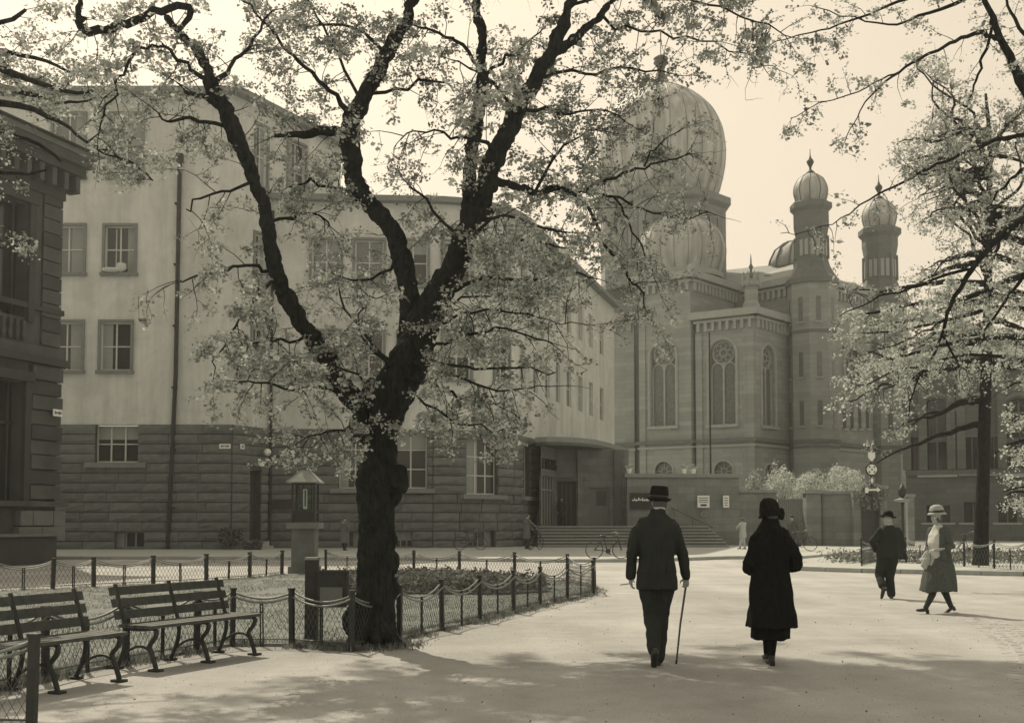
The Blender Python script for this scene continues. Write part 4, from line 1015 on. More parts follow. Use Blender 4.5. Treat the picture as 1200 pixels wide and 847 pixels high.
notice('notice_board', 'narrow white notice, the smaller one further right on the wall', 850.5, 587.5, 7, 14, 66.3, 'white', [(0, .3, .6, .06), (0, .1, .6, .06), (0, -.1, .6, .06), (0, -.3, .5, .06)])
p = P(824.5, 602, 66); t = thing('round_sign', 'small round grey disc below the wider notice', 'sign', (p.x, 65.95, p.z)); mb = MB(); mb.tube([(0, 0, 0), (0, -.06, 0)], .16, 14); mb.build('disc', M['wallc'], t, local=True); MB().tube([(0, -.06, 0), (0, -.08, 0)], .07, 10).build('boss', M['stone3'], t, local=True)
mb = MB(); mb.tube([P(786, 594, 65.2), P(836, 618, 64.9)], .035, 6)
for px, py in ((790, 596), (812, 606.5), (834, 617)): q = P(px, py, 65.1); mb.tube([q, (q.x, q.y, q.z-.9)], .03, 6); mb.tube([q, (q.x, q.y+.85, q.z)], .025, 5)
mb.build('stair_rail', M['stone3'], yw)
for i, (px, lab) in enumerate(((737.5, 'white flower pot at the left end of the wall coping'), (802, 'left of two close-set white flower pots on the wall coping'), (813, 'right of two close-set white flower pots on the wall coping'))):
    Y = 66.1; z = Zw+.22; q = ip(px, Y); t = thing('flower_pot', lab, 'plant pot', (q[0], q[1]+.1, z), group='flower pots on the wall coping')
    MB().lathe([(.12, 0), (.18, .28), (.2, .3)], (0, 0, 0), 10).build('pot', M['white'], t, local=True)
    mb = MB()
    for k in range(26): a = random.uniform(0, 6.28); e = random.uniform(.2, 1.4); l_ = random.uniform(.12, .3); c = Vector((math.cos(a)*math.cos(e)*l_, math.sin(a)*math.cos(e)*l_, .3+math.sin(e)*l_)); mb.ell(c, (.05, .05, .035), 5)
    mb.build('blossom', M['leafb'], t, local=True)
# ================================================================== haze
hz = MB().box((0, 65, 23.5), (240, 200, 57)).build('haze', M['metal']); hz.data.materials.clear()
hm = bpy.data.materials.new('haze_air'); hm.use_nodes = True; t_ = hm.node_tree; t_.nodes.clear(); o_ = t_.nodes.new('ShaderNodeOutputMaterial'); pv = t_.nodes.new('ShaderNodeVolumePrincipled')
pv.inputs['Density'].default_value = .0006; pv.inputs['Color'].default_value = (1, 1, 1, 1); pv.inputs['Anisotropy'].default_value = .5; t_.links.new(pv.outputs[0], o_.inputs['Volume']); hz.data.materials.append(hm); hz['kind'] = 'stuff'

# ================================================================== FENCES (posts, pickets, double swag rails, diamond netting)
def fence(name, label, pts, H=.68, near=False, netsp=.075, tall=.055, wr=.0026, skip_last=False, loops=False):
    p0 = pts[0]; root = thing('garden_fence', label, 'fence', (p0[0], p0[1], 0), group=None)
    V = [Vector((*p, 0)) for p in pts]; o0 = Vector((p0[0], p0[1], 0)); cache = {}
    def post(kind, p, h, w_, ang):
        if kind not in cache:
            mb = MB()
            if kind == 'post':
                mb.box((0, 0, h/2), (w_, w_, h)); mb.box((0, 0, h+.012), (w_*1.25, w_*1.25, .024))
            else:
                mb.box((-w_*.35, 0, h/2), (w_*.3, w_*.4, h)); mb.box((w_*.35, 0, h/2), (w_*.3, w_*.4, h)); mb.box((0, 0, h), (w_, w_*.4, .018)); mb.box((0, 0, h-.09), (w_, w_*.4, .018))
            cache[kind] = mb.mesh(kind, M['metal'])
        o = link(kind, cache[kind], root); o.location = p-o0; o.rotation_euler = (random.uniform(-.02, .02), random.uniform(-.02, .02), ang)
    for i, p in enumerate(V):
        if skip_last and i == len(V)-1: break
        d = (V[min(i+1, len(V)-1)]-V[max(i-1, 0)]); post('post', p, H, tall, math.atan2(d.y, d.x))
    net = MB()
    for a, b in zip(V, V[1:]):
        d = b-a; l = d.length; u = d/l; nrm = Vector((-u.y, u.x, 0)); ang = math.atan2(u.y, u.x)
        post('picket', (a+b)/2, H*.74, tall*.8, ang)
        sag = .15*min(1, l/1.4)
        top = lambda t, k=0: H-.03-k*.045-sag*4*t*(1-t)
        for k in (0, 1):
            MB().tube([a+d*(j/10)+nrm*(.016*(1-2*k))+Vector((0, 0, top(j/10, k))) for j in range(11)], .013, 6).build('rail', M['rail'], root, smooth=True)
        MB().tube([a+Vector((0, 0, .09)), b+Vector((0, 0, .09))], .009, 5).build('bottom_rail', M['ironl'], root)
        # diamond netting, clipped to the swag line
        hmax = H; n = int((l+hmax*.5)/netsp)
        for sgn in (1, -1):
            for q in range(-int(hmax/netsp), int(l/netsp)+int(hmax/netsp)):
                pts_ = []
                for j in range(0, 9):
                    z = .07+j*(H-.07)/8; s = q*netsp+sgn*(z-.07)*.62
                    if 0 <= s <= l and z <= top(s/l, 1)+(.02 if not near else .045): pts_.append(a+u*s+nrm*.004*sgn+Vector((0, 0, z)))
                if len(pts_) > 1: net.tube([pts_[0], pts_[-1]], wr, 3, cap=False)
    net.build('netting', M['wire'], root, kind='stuff')
    return root
fence('f', 'low netted fence with sagging rails running behind the two benches to the tree foot', F3, near=True)
fence('f', 'low netted fence with sagging rails from the tree to the lawn corner', F2, netsp=.07)
fence('f', 'low netted fence at the far right edge of the lawn behind the flower bed', F1b, tall=.06, wr=.0045, netsp=.1)
fence('f', 'low netted fence at the far left edge of the lawn left of the lantern pillar', F1, tall=.075, wr=.0045, netsp=.1)
fence('f', 'nearest netted fence in the bottom left corner with a looped post top', [(-3.42, 7.98), (-4.9, 8.15), (-6.3, 8.3)], near=True, tall=.06)
# far right fence round the tree strip
ff = [G(px, py, .1) for px, py in ((1010, 663), (1030, 657.5), (1062, 659), (1095, 661.5), (1130, 663.5), (1165, 666), (1205, 668.5), (1250, 671))]
fence('f', 'low wire fence on the far pavement round the foot of the right-hand tree', [(p.x, p.y) for p in ff], H=.95, tall=.05, wr=.006, netsp=.16)

# ================================================================== foliage helpers
def leaves_mesh(name, pts, size, m, parent, per=7, spread=.09, local=True, droop=.3, flatz=.7):
    """many small bent leaf faces in clusters round the given points"""
    pts = np.array([tuple(p) for p in pts], 'f'); n = len(pts)
    if n == 0: return
    c = np.repeat(pts, per, 0); N = len(c)
    off = rng.normal(0, 1, (N, 3)).astype('f')*np.array([spread, spread, spread*flatz], 'f'); c = c+off
    s = (size*rng.uniform(.6, 1.3, N)*np.repeat(rng.uniform(.65, 1.35, n), per)).astype('f')
    d = rng.normal(0, 1, (N, 3)).astype('f'); d[:, 2] = d[:, 2]*.6-droop; d /= np.linalg.norm(d, axis=1)[:, None]
    r = rng.normal(0, 1, (N, 3)).astype('f'); r -= (r*d).sum(1)[:, None]*d; r /= np.linalg.norm(r, axis=1)[:, None]
    up = np.cross(d, r)
    S = s[:, None]
    v = np.stack([c, c+d*S*.5+r*S*.36+up*S*.14, c+d*S, c+d*S*.5-r*S*.36+up*S*.14], 1).reshape(-1, 3)
    me = bpy.data.meshes.new(name); me.vertices.add(N*4); me.vertices.foreach_set('co', v.ravel())
    k = np.arange(N)*4; tri = np.stack([k, k+1, k+2, k, k+2, k+3], 1).reshape(-1).astype('i')
    me.loops.add(N*6); me.loops.foreach_set('vertex_index', tri); me.polygons.add(N*2)
    me.polygons.foreach_set('loop_start', np.arange(0, N*6, 3, dtype='i')); me.update(calc_edges=True); me.validate()
    if parent and not local: me.transform(Matrix.Translation(-base(parent)))
    o = link(name, me, parent, m); o['kind'] = 'stuff'; return o
def pix(q):
    d_ = q-Vector((0, 0, CAMH)); z_ = d_.y*math.cos(TILT)+d_.z*math.sin(TILT); return 600+F*d_.x/z_, 423.5+SH-F*(-d_.y*math.sin(TILT)+d_.z*math.cos(TILT))/z_
def bare(q):       # where the crowns have their gaps
    px, py = pix(q)
    if 640 < px < 722 and 405 < py < 515: return random.random() < .8
    if 858 < px < 975 and 120 < py < 520 and not (py < 300 and px > 915): return True
    if px > 985 and py > 300 and q.y > 20 and random.random() < .2: return True
    if 1072 < px < 1176 and 462 < py < 625: return True
    if 612 < px < 700 and 495 < py < 560: return True
    if 0 < px < 112 and 128 < py < 270: return random.random() < .55
    if 150 < px < 235 and 215 < py < 330: return random.random() < .7
    return False
class Twigs:
    def __init__(s): s.mb = MB(); s.pts = []
    def grow(s, p, d, l, r, lev, dens=1., droop=.25):
        if bare(Vector(p)+Vector(d).normalized()*l*.5): return
        n = 4; pts = [p]; cur = Vector(p); dd = Vector(d).normalized()
        for i in range(n):
            dd = (dd+Vector((random.gauss(0, .22), random.gauss(0, .22), random.gauss(0, .16)-droop*.18))).normalized(); cur = cur+dd*l/n; pts.append(cur.copy())
        s.mb.tube(pts, [r*(1-.7*i/n) for i in range(n+1)], 3, cap=False)
        for i in range(1, n+1):
            if lev > 0 and random.random() < .85*dens:
                a = Vector((random.gauss(0, 1), random.gauss(0, 1), random.gauss(0, .6))); a = (dd*.7+a*.6).normalized(); s.grow(pts[i], a, l*random.uniform(.4, .7), r*.55, lev-1, dens, droop)
            if lev == 0 or i >= 3:
                if random.random() < dens: s.pts.append(pts[i]+Vector((random.gauss(0, .02), random.gauss(0, .02), random.gauss(0, .02))))
SLIM = .84
def branch_poly(lst, Y0, kind='px'):
    """(px, py, dY, width_px) -> points and radii at their own depth"""
    pts = []; rs = []
    for px, py, dy, w_ in lst:
        Y = Y0+dy; pts.append(P(px, py, Y)); rs.append(w_/2/F*Y*SLIM)
    return pts, rs
def smooth_path(pts, rs, n=3):
    P3 = [pts[0]]+pts+[pts[-1]]; Rr = [rs[0]]+rs+[rs[-1]]; o = []; ro = []
    for i in range(1, len(P3)-2):
        for k in range(n):
            t = k/n; a, b, c, d = P3[i-1], P3[i], P3[i+1], P3[i+2]
            o.append(.5*((2*b)+(c-a)*t+(2*a-5*b+4*c-d)*t*t+(3*b-a-3*c+d)*t**3)); ro.append(Rr[i]+(Rr[i+1]-Rr[i])*t)
    o.append(pts[-1]); ro.append(rs[-1]); return o, ro
def twigs_along(tw, pts, rs, step, length, lev=1, dens=1., t0=0., updown=.0, r=.007, droop=.25):
    acc = 0; tot = sum((b-a).length for a, b in zip(pts, pts[1:])); run = 0
    for i, (a, b) in enumerate(zip(pts, pts[1:])):
        l = (b-a).length; d = (b-a).normalized()
        while acc < l:
            f = (run+acc)/tot
            if f >= t0:
                o = d.orthogonal(); o.rotate(Matrix.Rotation(random.uniform(0, 6.283), 3, d)); dd = (o+d*.55+Vector((0, 0, updown))).normalized()
                tw.grow(a+d*acc+o*rs[i]*.7, dd, length*random.uniform(.5, 1.2), r, lev, dens, droop)
            acc += step*random.uniform(.6, 1.4)
        acc -= l; run += l

# ================================================================== MAIN TREE
TY = 13.6
mt = thing('lime_tree', 'old gnarled dark-trunked tree with spreading limbs in the middle, at the lawn fence', 'tree', tuple(G(440, 757)))
trunk = [(437, 763, 0, 86), (437, 748, 0, 68), (439, 722, 0, 56), (440, 680, 0, 51), (440, 640, 0, 49), (441, 600, 0, 50), (441, 565, 0, 56), (444, 530, 0, 52), (443, 503, 0, 54), (450, 480, 0, 60), (463, 455, 0, 58), (476, 432, 0, 56), (487, 405, 0, 52)]
limbs = [
 [(446, 500, 0, 40), (425, 480, -.1, 32), (400, 452, -.25, 26), (375, 412, -.4, 23), (353, 378, -.5, 22), (335, 347, -.6, 22), (321, 315, -.7, 21), (314, 270, -.8, 18), (301, 218, -.9, 17), (282, 172, -1.0, 21), (262, 128, -1.0, 23), (247, 97, -1.1, 18), (232, 62, -1.1, 13), (209, 38, -1.2, 10), (192, 18, -1.2, 8)],
 [(487, 410, 0, 44), (482, 375, .2, 32), (480, 348, .3, 29), (470, 300, .5, 27), (456, 265, .6, 27), (430, 236, .7, 26), (413, 200, .8, 27), (409, 155, .9, 27), (424, 122, 1.0, 23), (440, 92, 1.1, 20), (455, 62, 1.2, 18), (476, 22, 1.4, 17), (492, -20, 1.6, 15), (505, -70, 1.8, 10)],
 [(487, 410, 0, 46), (500, 375, -.1, 44), (512, 348, -.2, 40), (528, 320, -.3, 36), (543, 290, -.4, 34), (556, 255, -.5, 33), (571, 215, -.5, 30), (584, 176, -.6, 27), (606, 135, -.7, 24), (629, 90, -.8, 21), (648, 55, -.9, 17), (665, 10, -1, 15), (680, -40, -1.1, 10)],
 [(549, 262, -.4, 26), (549, 235, -.2, 20), (551, 200, .1, 18), (557, 150, .4, 18), (566, 92, .6, 17), (563, 40, .8, 14), (556, -5, .9, 12), (550, -60, 1., 8)],
 [(634, 82, -.8, 14), (651, 62, -.7, 13), (673, 46, -.5, 12), (700, 20, -.3, 10), (725, -6, 0, 7), (760, -40, .2, 5)],
]
stubs = [
 [(409, 160, .9, 18), (385, 155, .6, 17), (353, 157, .3, 14), (325, 162, .1, 7)],
 [(408, 135, .9, 13), (396, 115, .7, 10), (374, 94, .5, 9), (350, 72, .3, 8), (330, 55, .1, 7), (308, 26, -.2, 5), (285, 0, -.4, 4)],
 [(262, 126, -1, 13), (240, 112, -1.3, 11), (222, 109, -1.5, 9), (213, 105, -1.6, 4)],
 [(248, 97, -1.1, 12), (225, 80, -1.3, 9), (205, 64, -1.5, 8), (190, 52, -1.6, 5)],
 [(252, 100, -1.1, 12), (270, 78, -.9, 9), (288, 58, -.6, 8), (304, 38, -.4, 6), (318, 12, -.2, 4)],
 [(270, 145, -1, 10), (250, 148, -1.3, 9), (225, 141, -1.6, 8), (200, 140, -1.8, 6), (186, 139, -1.9, 4)],
 [(560, 78, .6, 9), (540, 52, .4, 8), (522, 40, .2, 7), (500, 33, 0, 5), (480, 31, -.2, 3)],
 [(568, 90, .6, 8), (584, 76, .8, 7), (601, 64, 1, 6), (618, 52, 1.2, 4), (640, 30, 1.5, 3)],
 [(573, 212, -.5, 16), (598, 216, -.3, 14), (626, 227, 0, 12), (650, 220, .3, 10), (678, 224, .6, 8), (703, 215, .9, 7), (730, 204, 1.2, 6), (755, 195, 1.5, 5), (785, 187, 1.8, 4), (815, 182, 2.1, 3)],
 [(640, 222, .2, 9), (665, 222, .1, 8), (690, 245, .1, 7), (706, 282, .1, 7), (722, 305, .1, 6), (737, 325, .1, 5), (752, 345, .1, 4), (761, 372, .1, 3)],
 [(680, 224, .6, 6), (715, 228, .9, 6), (745, 240, 1.1, 5), (775, 252, 1.4, 4), (800, 255, 1.6, 3), (835, 250, 1.9, 2.5)],
 [(718, 230, .9, 5), (732, 250, 1.0, 5), (742, 272, 1.1, 4), (756, 300, 1.2, 4), (768, 325, 1.3, 2.5)],
 [(755, 195, 1.5, 4), (762, 180, 1.7, 3.5), (777, 165, 1.9, 3), (800, 152, 2.1, 2)],
 [(625, 225, 0, 8), (640, 205, .4, 7), (655, 178, .8, 6), (680, 160, 1.2, 4), (715, 150, 1.7, 3)],
 [(606, 135, -.7, 9), (640, 128, -.2, 7), (668, 135, .3, 5), (700, 128, .8, 4), (735, 140, 1.2, 3)],
 [(312, 318, -.7, 9), (290, 312, -1.0, 7), (262, 316, -1.3, 6), (235, 322, -1.6, 5), (212, 330, -1.8, 3)],
 [(318, 330, -.7, 8), (300, 350, -1.1, 6), (280, 375, -1.5, 5), (265, 405, -1.8, 4), (252, 430, -2, 3)],
 [(312, 262, -.8, 8), (335, 255, -.5, 7), (362, 250, -.1, 5), (388, 262, .3, 4)],
 [(298, 212, -.9, 8), (268, 222, -1.3, 6), (240, 232, -1.7, 5), (216, 250, -2, 3)],
 [(365, 395, -.4, 8), (340, 402, -.8, 6), (312, 400, -1.3, 5), (285, 412, -1.7, 4)],
 [(405, 458, -.2, 9), (378, 452, -.7, 7), (345, 455, -1.2, 6), (312, 448, -1.6, 5), (280, 452, -2, 3)],
 [(432, 486, -.1, 8), (412, 500, -.8, 6), (385, 505, -1.3, 5), (355, 512, -1.7, 3)],
 [(500, 395, -.3, 7), (540, 370, -.8, 6), (585, 365, -1.2, 5), (630, 372, -1.5, 3), (668, 380, -1.7, 2)],
 [(487, 425, -.4, 7), (530, 440, -.9, 6), (570, 455, -1.2, 5), (610, 460, -1.5, 3), (640, 452, -1.7, 2)],
 [(478, 460, -.3, 6), (510, 482, -.8, 5), (550, 500, -1.1, 4), (590, 505, -1.3, 2)],
 [(440, 470, -.3, 6), (405, 430, -.8, 5), (370, 432, -1.1, 4), (335, 425, -1.4, 2)],
 [(455, 430, -.2, 6), (430, 400, -.6, 5), (420, 370, -.9, 4), (440, 345, -1.1, 2)],
 [(505, 370, .3, 6), (540, 350, .7, 5), (575, 345, 1.0, 4), (615, 350, 1.2, 3), (655, 352, 1.4, 2)],
 [(470, 440, .1, 9), (445, 415, .3, 8), (425, 390, .5, 6), (405, 362, .7, 5), (395, 330, .9, 3)],
 [(478, 430, -.2, 10), (510, 405, -.7, 8), (545, 395, -1.0, 7), (580, 385, -1.3, 5), (618, 392, -1.6, 4), (650, 400, -1.8, 3)],
 [(480, 420, .2, 9), (520, 425, .6, 7), (560, 432, 1.0, 6), (605, 430, 1.4, 5), (650, 440, 1.7, 3)],
 [(475, 445, -.2, 9), (505, 450, -.6, 7), (540, 465, -.9, 6), (575, 470, -1.1, 4), (610, 490, -1.3, 3)],
 [(513, 348, -.2, 11), (545, 335, .1, 9), (585, 325, .4, 8), (625, 328, .7, 6), (665, 318, 1.0, 5), (700, 325, 1.3, 3)],
 [(535, 305, -.4, 10), (565, 295, -.7, 8), (600, 282, -1.0, 7), (640, 285, -1.2, 5), (675, 298, -1.4, 3)],
 [(470, 300, .5, 8), (445, 320, .9, 6), (415, 328, 1.2, 5), (385, 318, 1.5, 3)],
 [(548, 275, -.4, 9), (520, 262, .1, 7), (500, 235, .6, 6), (478, 215, 1.1, 4)],
 [(583, 178, -.6, 10), (560, 165, -1.1, 8), (530, 160, -1.5, 6), (498, 155, -1.8, 4), (470, 162, -2, 3)],
 [(606, 135, -.7, 9), (585, 105, -1.3, 7), (560, 85, -1.7, 5), (530, 70, -2, 3)],
 [(430, 110, 1, 9), (465, 105, 1.4, 7), (500, 95, 1.8, 6), (530, 100, 2.2, 4)],
 [(420, 225, .7, 9), (395, 222, .3, 7), (365, 215, -.1, 6), (338, 222, -.5, 4)],
 [(629, 90, -.8, 9), (660, 82, -.4, 7), (700, 85, 0, 6), (740, 78, .4, 5), (785, 88, .8, 3)],
 [(700, 20, -.3, 8), (735, 35, 0, 6), (775, 40, .4, 5), (820, 48, .8, 4), (870, 62, 1.2, 3), (905, 80, 1.5, 2)],
 [(665, 12, -1, 8), (700, -5, -1, 7), (760, -8, -.7, 6), (830, 5, -.4, 5), (885, 22, 0, 4), (930, 45, .3, 2)],
 [(209, 38, -1.2, 9), (225, 10, -1.4, 12), (200, 11, -1.6, 13), (170, 18, -1.7, 14), (140, 30, -1.8, 15), (115, 37, -1.9, 15), (96, 36, -2, 14), (92, 22, -2, 13), (92, 5, -2, 10), (94, -20, -2, 6)],
 [(192, 54, -1.6, 6), (172, 58, -1.7, 6), (152, 68, -1.8, 7), (142, 92, -1.8, 6), (131, 118, -1.9, 5), (118, 142, -2, 4), (106, 168, -2, 2.5)],
 [(455, 62, 1.2, 9), (425, 40, 1.5, 7), (390, 28, 1.9, 6), (355, 30, 2.2, 4)],
 [(424, 122, 1, 8), (395, 60, 1.5, 6), (370, 20, 1.8, 5), (350, -20, 2, 3)],
 [(540, 300, -.3, 9), (575, 255, -1.6, 7), (620, 262, -2.2, 6), (665, 272, -2.6, 4)],
]
mb = MB(); pt, rt = branch_poly(trunk, TY); pt, rt = smooth_path(pt, rt, 3); mb.tube(pt, rt, 20)
for px, py, r_, dy in ((466, 562, 13, -.1), (457, 657, 12, -.05), (462, 580, 10, 0), (428, 553, 11, 0), (420, 500, 14, -.05), (414, 728, 14, -.1), (452, 750, 13, -.1), (428, 757, 15, -.1), (457, 632, 9, -.1), (446, 505, 16, .1), (436, 462, 13, .1), (459, 690, 12, .05), (428, 600, 10, -.2)):
    Y = TY+dy; q = P(px, py, Y); rr = r_*.85/F*Y; mb.ell(q, (rr, rr, rr*1.7), 12)
big = []
for lb in limbs:
    p_, r_ = branch_poly(lb, TY); p_, r_ = smooth_path(p_, r_, 3)
    for k in range(8, len(p_)): p_[k] = p_[k]+Vector((random.gauss(0, .02), random.gauss(0, .03), random.gauss(0, .015))); r_[k] *= random.uniform(.88, 1.14)
    big.append((p_, r_))
for p_, r_ in big[:1]+big[1:3]: mb.tube(p_[:7], r_[:7], 14)
for p_, r_ in (big[0], big[1], big[2]):   # knots
    for k in range(7, len(p_), 3):
        pass
for k in range(9):
    a = k*.7+random.uniform(-.2, .2); b0 = G(438, 757); L_ = random.uniform(.3, .46); mb.tube([b0+Vector((math.cos(a)*.1, math.sin(a)*.1, .3)), b0+Vector((math.cos(a)*.26, math.sin(a)*.26, .08)), b0+Vector((math.cos(a)*L_, math.sin(a)*L_, -.03))], [.09, .065, .03], 8)
fuse(mb, 'trunk', M['bark'], mt, .02, 1, .045, .3, 11., local=False)
for p_, r_ in big:
    mb = MB(); mb.tube(p_[4:] if p_ is not big[3][0] and p_ is not big[4][0] else p_, r_[4:] if p_ is not big[3][0] and p_ is not big[4][0] else r_, 12)
    for k in range(8, len(p_)-4, 4):
        if r_[k] > .06: o = Vector((random.uniform(-1, 1), -.3, random.uniform(-1, 1)))*r_[k]*.55; mb.ell(p_[k]+o, (r_[k]*.75,)*3, 10)
    fuse(mb, 'limb', M['bark'], mt, .02, 1, .03, .5, 12., seed=len(p_), local=False)
tw = Twigs()
for p_, r_ in big: twigs_along(tw, p_, r_, .32, .42, 1, .7, .15, -.05)
for sb in stubs:
    p_, r_ = branch_poly([(a_, b_, c_, w_*(.66 if w_ < 12 else .85)) for a_, b_, c_, w_ in sb], TY); p_, r_ = smooth_path(p_, r_, 3)
    for k in range(1, len(p_)): p_[k] = p_[k]+Vector((random.gauss(0, .018), random.gauss(0, .025), random.gauss(0, .02)))
    mb = MB(); mb.tube(p_, [max(q, .006) for q in r_], 7); mb.build('branch', M['bark'], mt, smooth=True)
    twigs_along(tw, p_, r_, .125, .5, 1, .85, .2, -.08)
    tw.grow(p_[-1], (p_[-1]-p_[-3]).normalized(), .5, .007, 1, 1.)
lower = len(tw.pts)
for k in range(44):        # the high crown above the picture
    p0 = random.choice(big[1:4])[0][-1]; a = 2.4*k; r_ = (k/44)**.5
    e = Vector((-1.9+5.6*r_*math.cos(a), 19.3+4.2*r_*math.sin(a), 12.6+random.uniform(-.5, 1.2)-1.0*r_)); mid = p0*.5+e*.5+Vector((0, 0, .6)); zmin = lambda q: 2.1+.48*q.y
    pp = []
    for t in range(9):
        t /= 8; q = p0*(1-t)**2+mid*2*t*(1-t)+e*t*t; q.z = max(q.z, zmin(q)+.3); pp.append(q)
    MB().tube(pp, [.05*(1-.8*i/8) for i in range(9)], 6).build('branch', M['bark'], mt, smooth=True); twigs_along(tw, pp, [.03]*9, .17, .7, 1, .9, .15, .25)
tw.pts = tw.pts[:lower]+[q for q in tw.pts[lower:] if q.z > 1.9+.475*q.y and noise.noise(q*.95) > -.03]
high = tw.pts[lower:]; tw.pts = tw.pts[:lower]
leaves_mesh('crown', high, .1, M['leafm'], mt, 12, .11, local=False); print('high', len(high))
def clear_view(q):         # open sky where the photograph has it
    d_ = q-Vector((0, 0, CAMH)); z_ = d_.y*math.cos(TILT)+d_.z*math.sin(TILT); px = 600+F*d_.x/z_; py = 423.5+SH-F*(-d_.y*math.sin(TILT)+d_.z*math.cos(TILT))/z_; return px, py
def keep(q):
    px, py = clear_view(q); pr = 1.
    if py < 130: pr = .82
    if px < 330 and py < 330: pr = .68
    if 330 < px < 700 and 330 < py < 480: pr = .8
    if 745 < px < 812 and 40 < py < 108: pr = .25
    if 715 < px < 860 and 90 < py < 300: pr = .8 if px < 805 else .5
    if 845 < px < 960 and py > 90: pr = .1
    if 425 < px < 520 and 120 < py < 240: pr = .35
    if 340 < px < 460 and 255 < py < 345: pr = .45
    if 100 < px < 240 and py > 215: pr = .4
    if 672 < px < 730 and 330 < py < 520: pr = .3
    return random.random() < pr
tw.pts = [q for q in tw.pts if keep(q)]
tw.mb.build('twigs', M['bark'], mt, kind='stuff')
print('main clusters', len(tw.pts))
pa = tw.pts; random.shuffle(pa); k = int(len(pa)*.55)
leaves_mesh('crown', pa[:k], .046, M['leaf'], mt, 11, .042, local=False)
leaves_mesh('crown', pa[k:], .046, M['leafb'], mt, 11, .036, local=False)

def side_tree(name, label, org, Y0, brs, step, length, lev, leafs, per=7, size=.05, m1='leaf', m2='leafb', spread=.05, tr=None, bm='bark', dens=1.):
    t = thing(name, label, 'tree', org); tw = Twigs()
    if tr: p_, r_ = smooth_path([Vector(q[:3]) for q in tr], [q[3] for q in tr], 3); MB().tube(p_, r_, 12).build('trunk', M[bm], t, smooth=True)
    for sb in brs:
        p_, r_ = branch_poly(sb, Y0); p_, r_ = smooth_path(p_, r_, 3)
        for k in range(1, len(p_)): p_[k] = p_[k]+Vector((random.gauss(0, .01), random.gauss(0, .02), random.gauss(0, .012)))*Y0/14
        MB().tube(p_, [max(q, .004*Y0/14) for q in r_], 6).build('branch', M[bm], t, smooth=True)
        twigs_along(tw, p_, r_, step, length, lev, dens, .12, -.05, r=.006*Y0/14)
        tw.grow(p_[-1], (p_[-1]-p_[-3]).normalized(), length, .006*Y0/14, lev, dens)
    tw.mb.build('twigs', M[bm], t, kind='stuff'); pa = tw.pts; random.shuffle(pa); k = len(pa)//2; print(name, len(pa))
    leaves_mesh('crown', pa[:k], size, M[m1], t, per, spread, local=False); leaves_mesh('crown', pa[k:], size, M[m2], t, per, spread, local=False); return t
# left overhanging tree (trunk outside the picture)
lx = -9.2
left_br = [
 [(-150, 90, 0, 30), (-80, 70, -.3, 20), (-20, 75, -.6, 14), (30, 90, -.9, 9), (75, 105, -1.1, 6), (115, 108, -1.3, 4)],
 [(-140, 160, 0, 26), (-70, 130, -.2, 18), (-10, 120, -.4, 12), (40, 130, -.6, 8), (80, 150, -.8, 5), (110, 175, -1, 3), (150, 190, -1.1, 2.5)],
 [(-130, 60, .4, 20), (-60, 40, .6, 14), (-10, 60, .8, 9), (30, 110, 1, 6), (60, 140, 1.1, 3)],
 [(-130, 240, .3, 18), (-60, 210, .2, 12), (-20, 200, .1, 8), (20, 205, 0, 5), (55, 200, -.1, 3)],
 [(-150, 20, 0, 24), (-60, 15, -.2, 14), (0, 25, -.4, 8), (30, 12, -.5, 5)],
 [(-130, 300, -.3, 12), (-50, 290, -.4, 8), (0, 290, -.5, 4)],
 [(-20, 95, .4, 10), (30, 110, .6, 7), (70, 122, .8, 5), (100, 118, 1, 3), (140, 112, 1.1, 2.5)],
 [(-10, 60, 0, 9), (40, 66, .2, 6), (80, 85, .3, 4), (110, 92, .4, 2)],
 [(110, 170, -1, 3), (140, 182, -1.1, 3), (165, 200, -1.2, 2.5), (180, 212, -1.3, 2)],
 [(-20, 150, 0, 8), (20, 160, 0, 6), (55, 175, 0, 5), (70, 190, 0, 3)]]
side_tree('lime_tree', 'leafy branches of a tree standing outside the left edge, over the villa cornice', (lx, 14, 0), 14, left_br, .2, .38, 1, 0, per=7, size=.05, tr=[(lx, 14, 0, .3), (lx+.1, 14, 2, .25), (lx-.1, 14, 4, .22), (lx-.4, 14, 6, .16), (lx-.6, 14, 8, .1), (lx-.5, 14, 10.5, .02)])
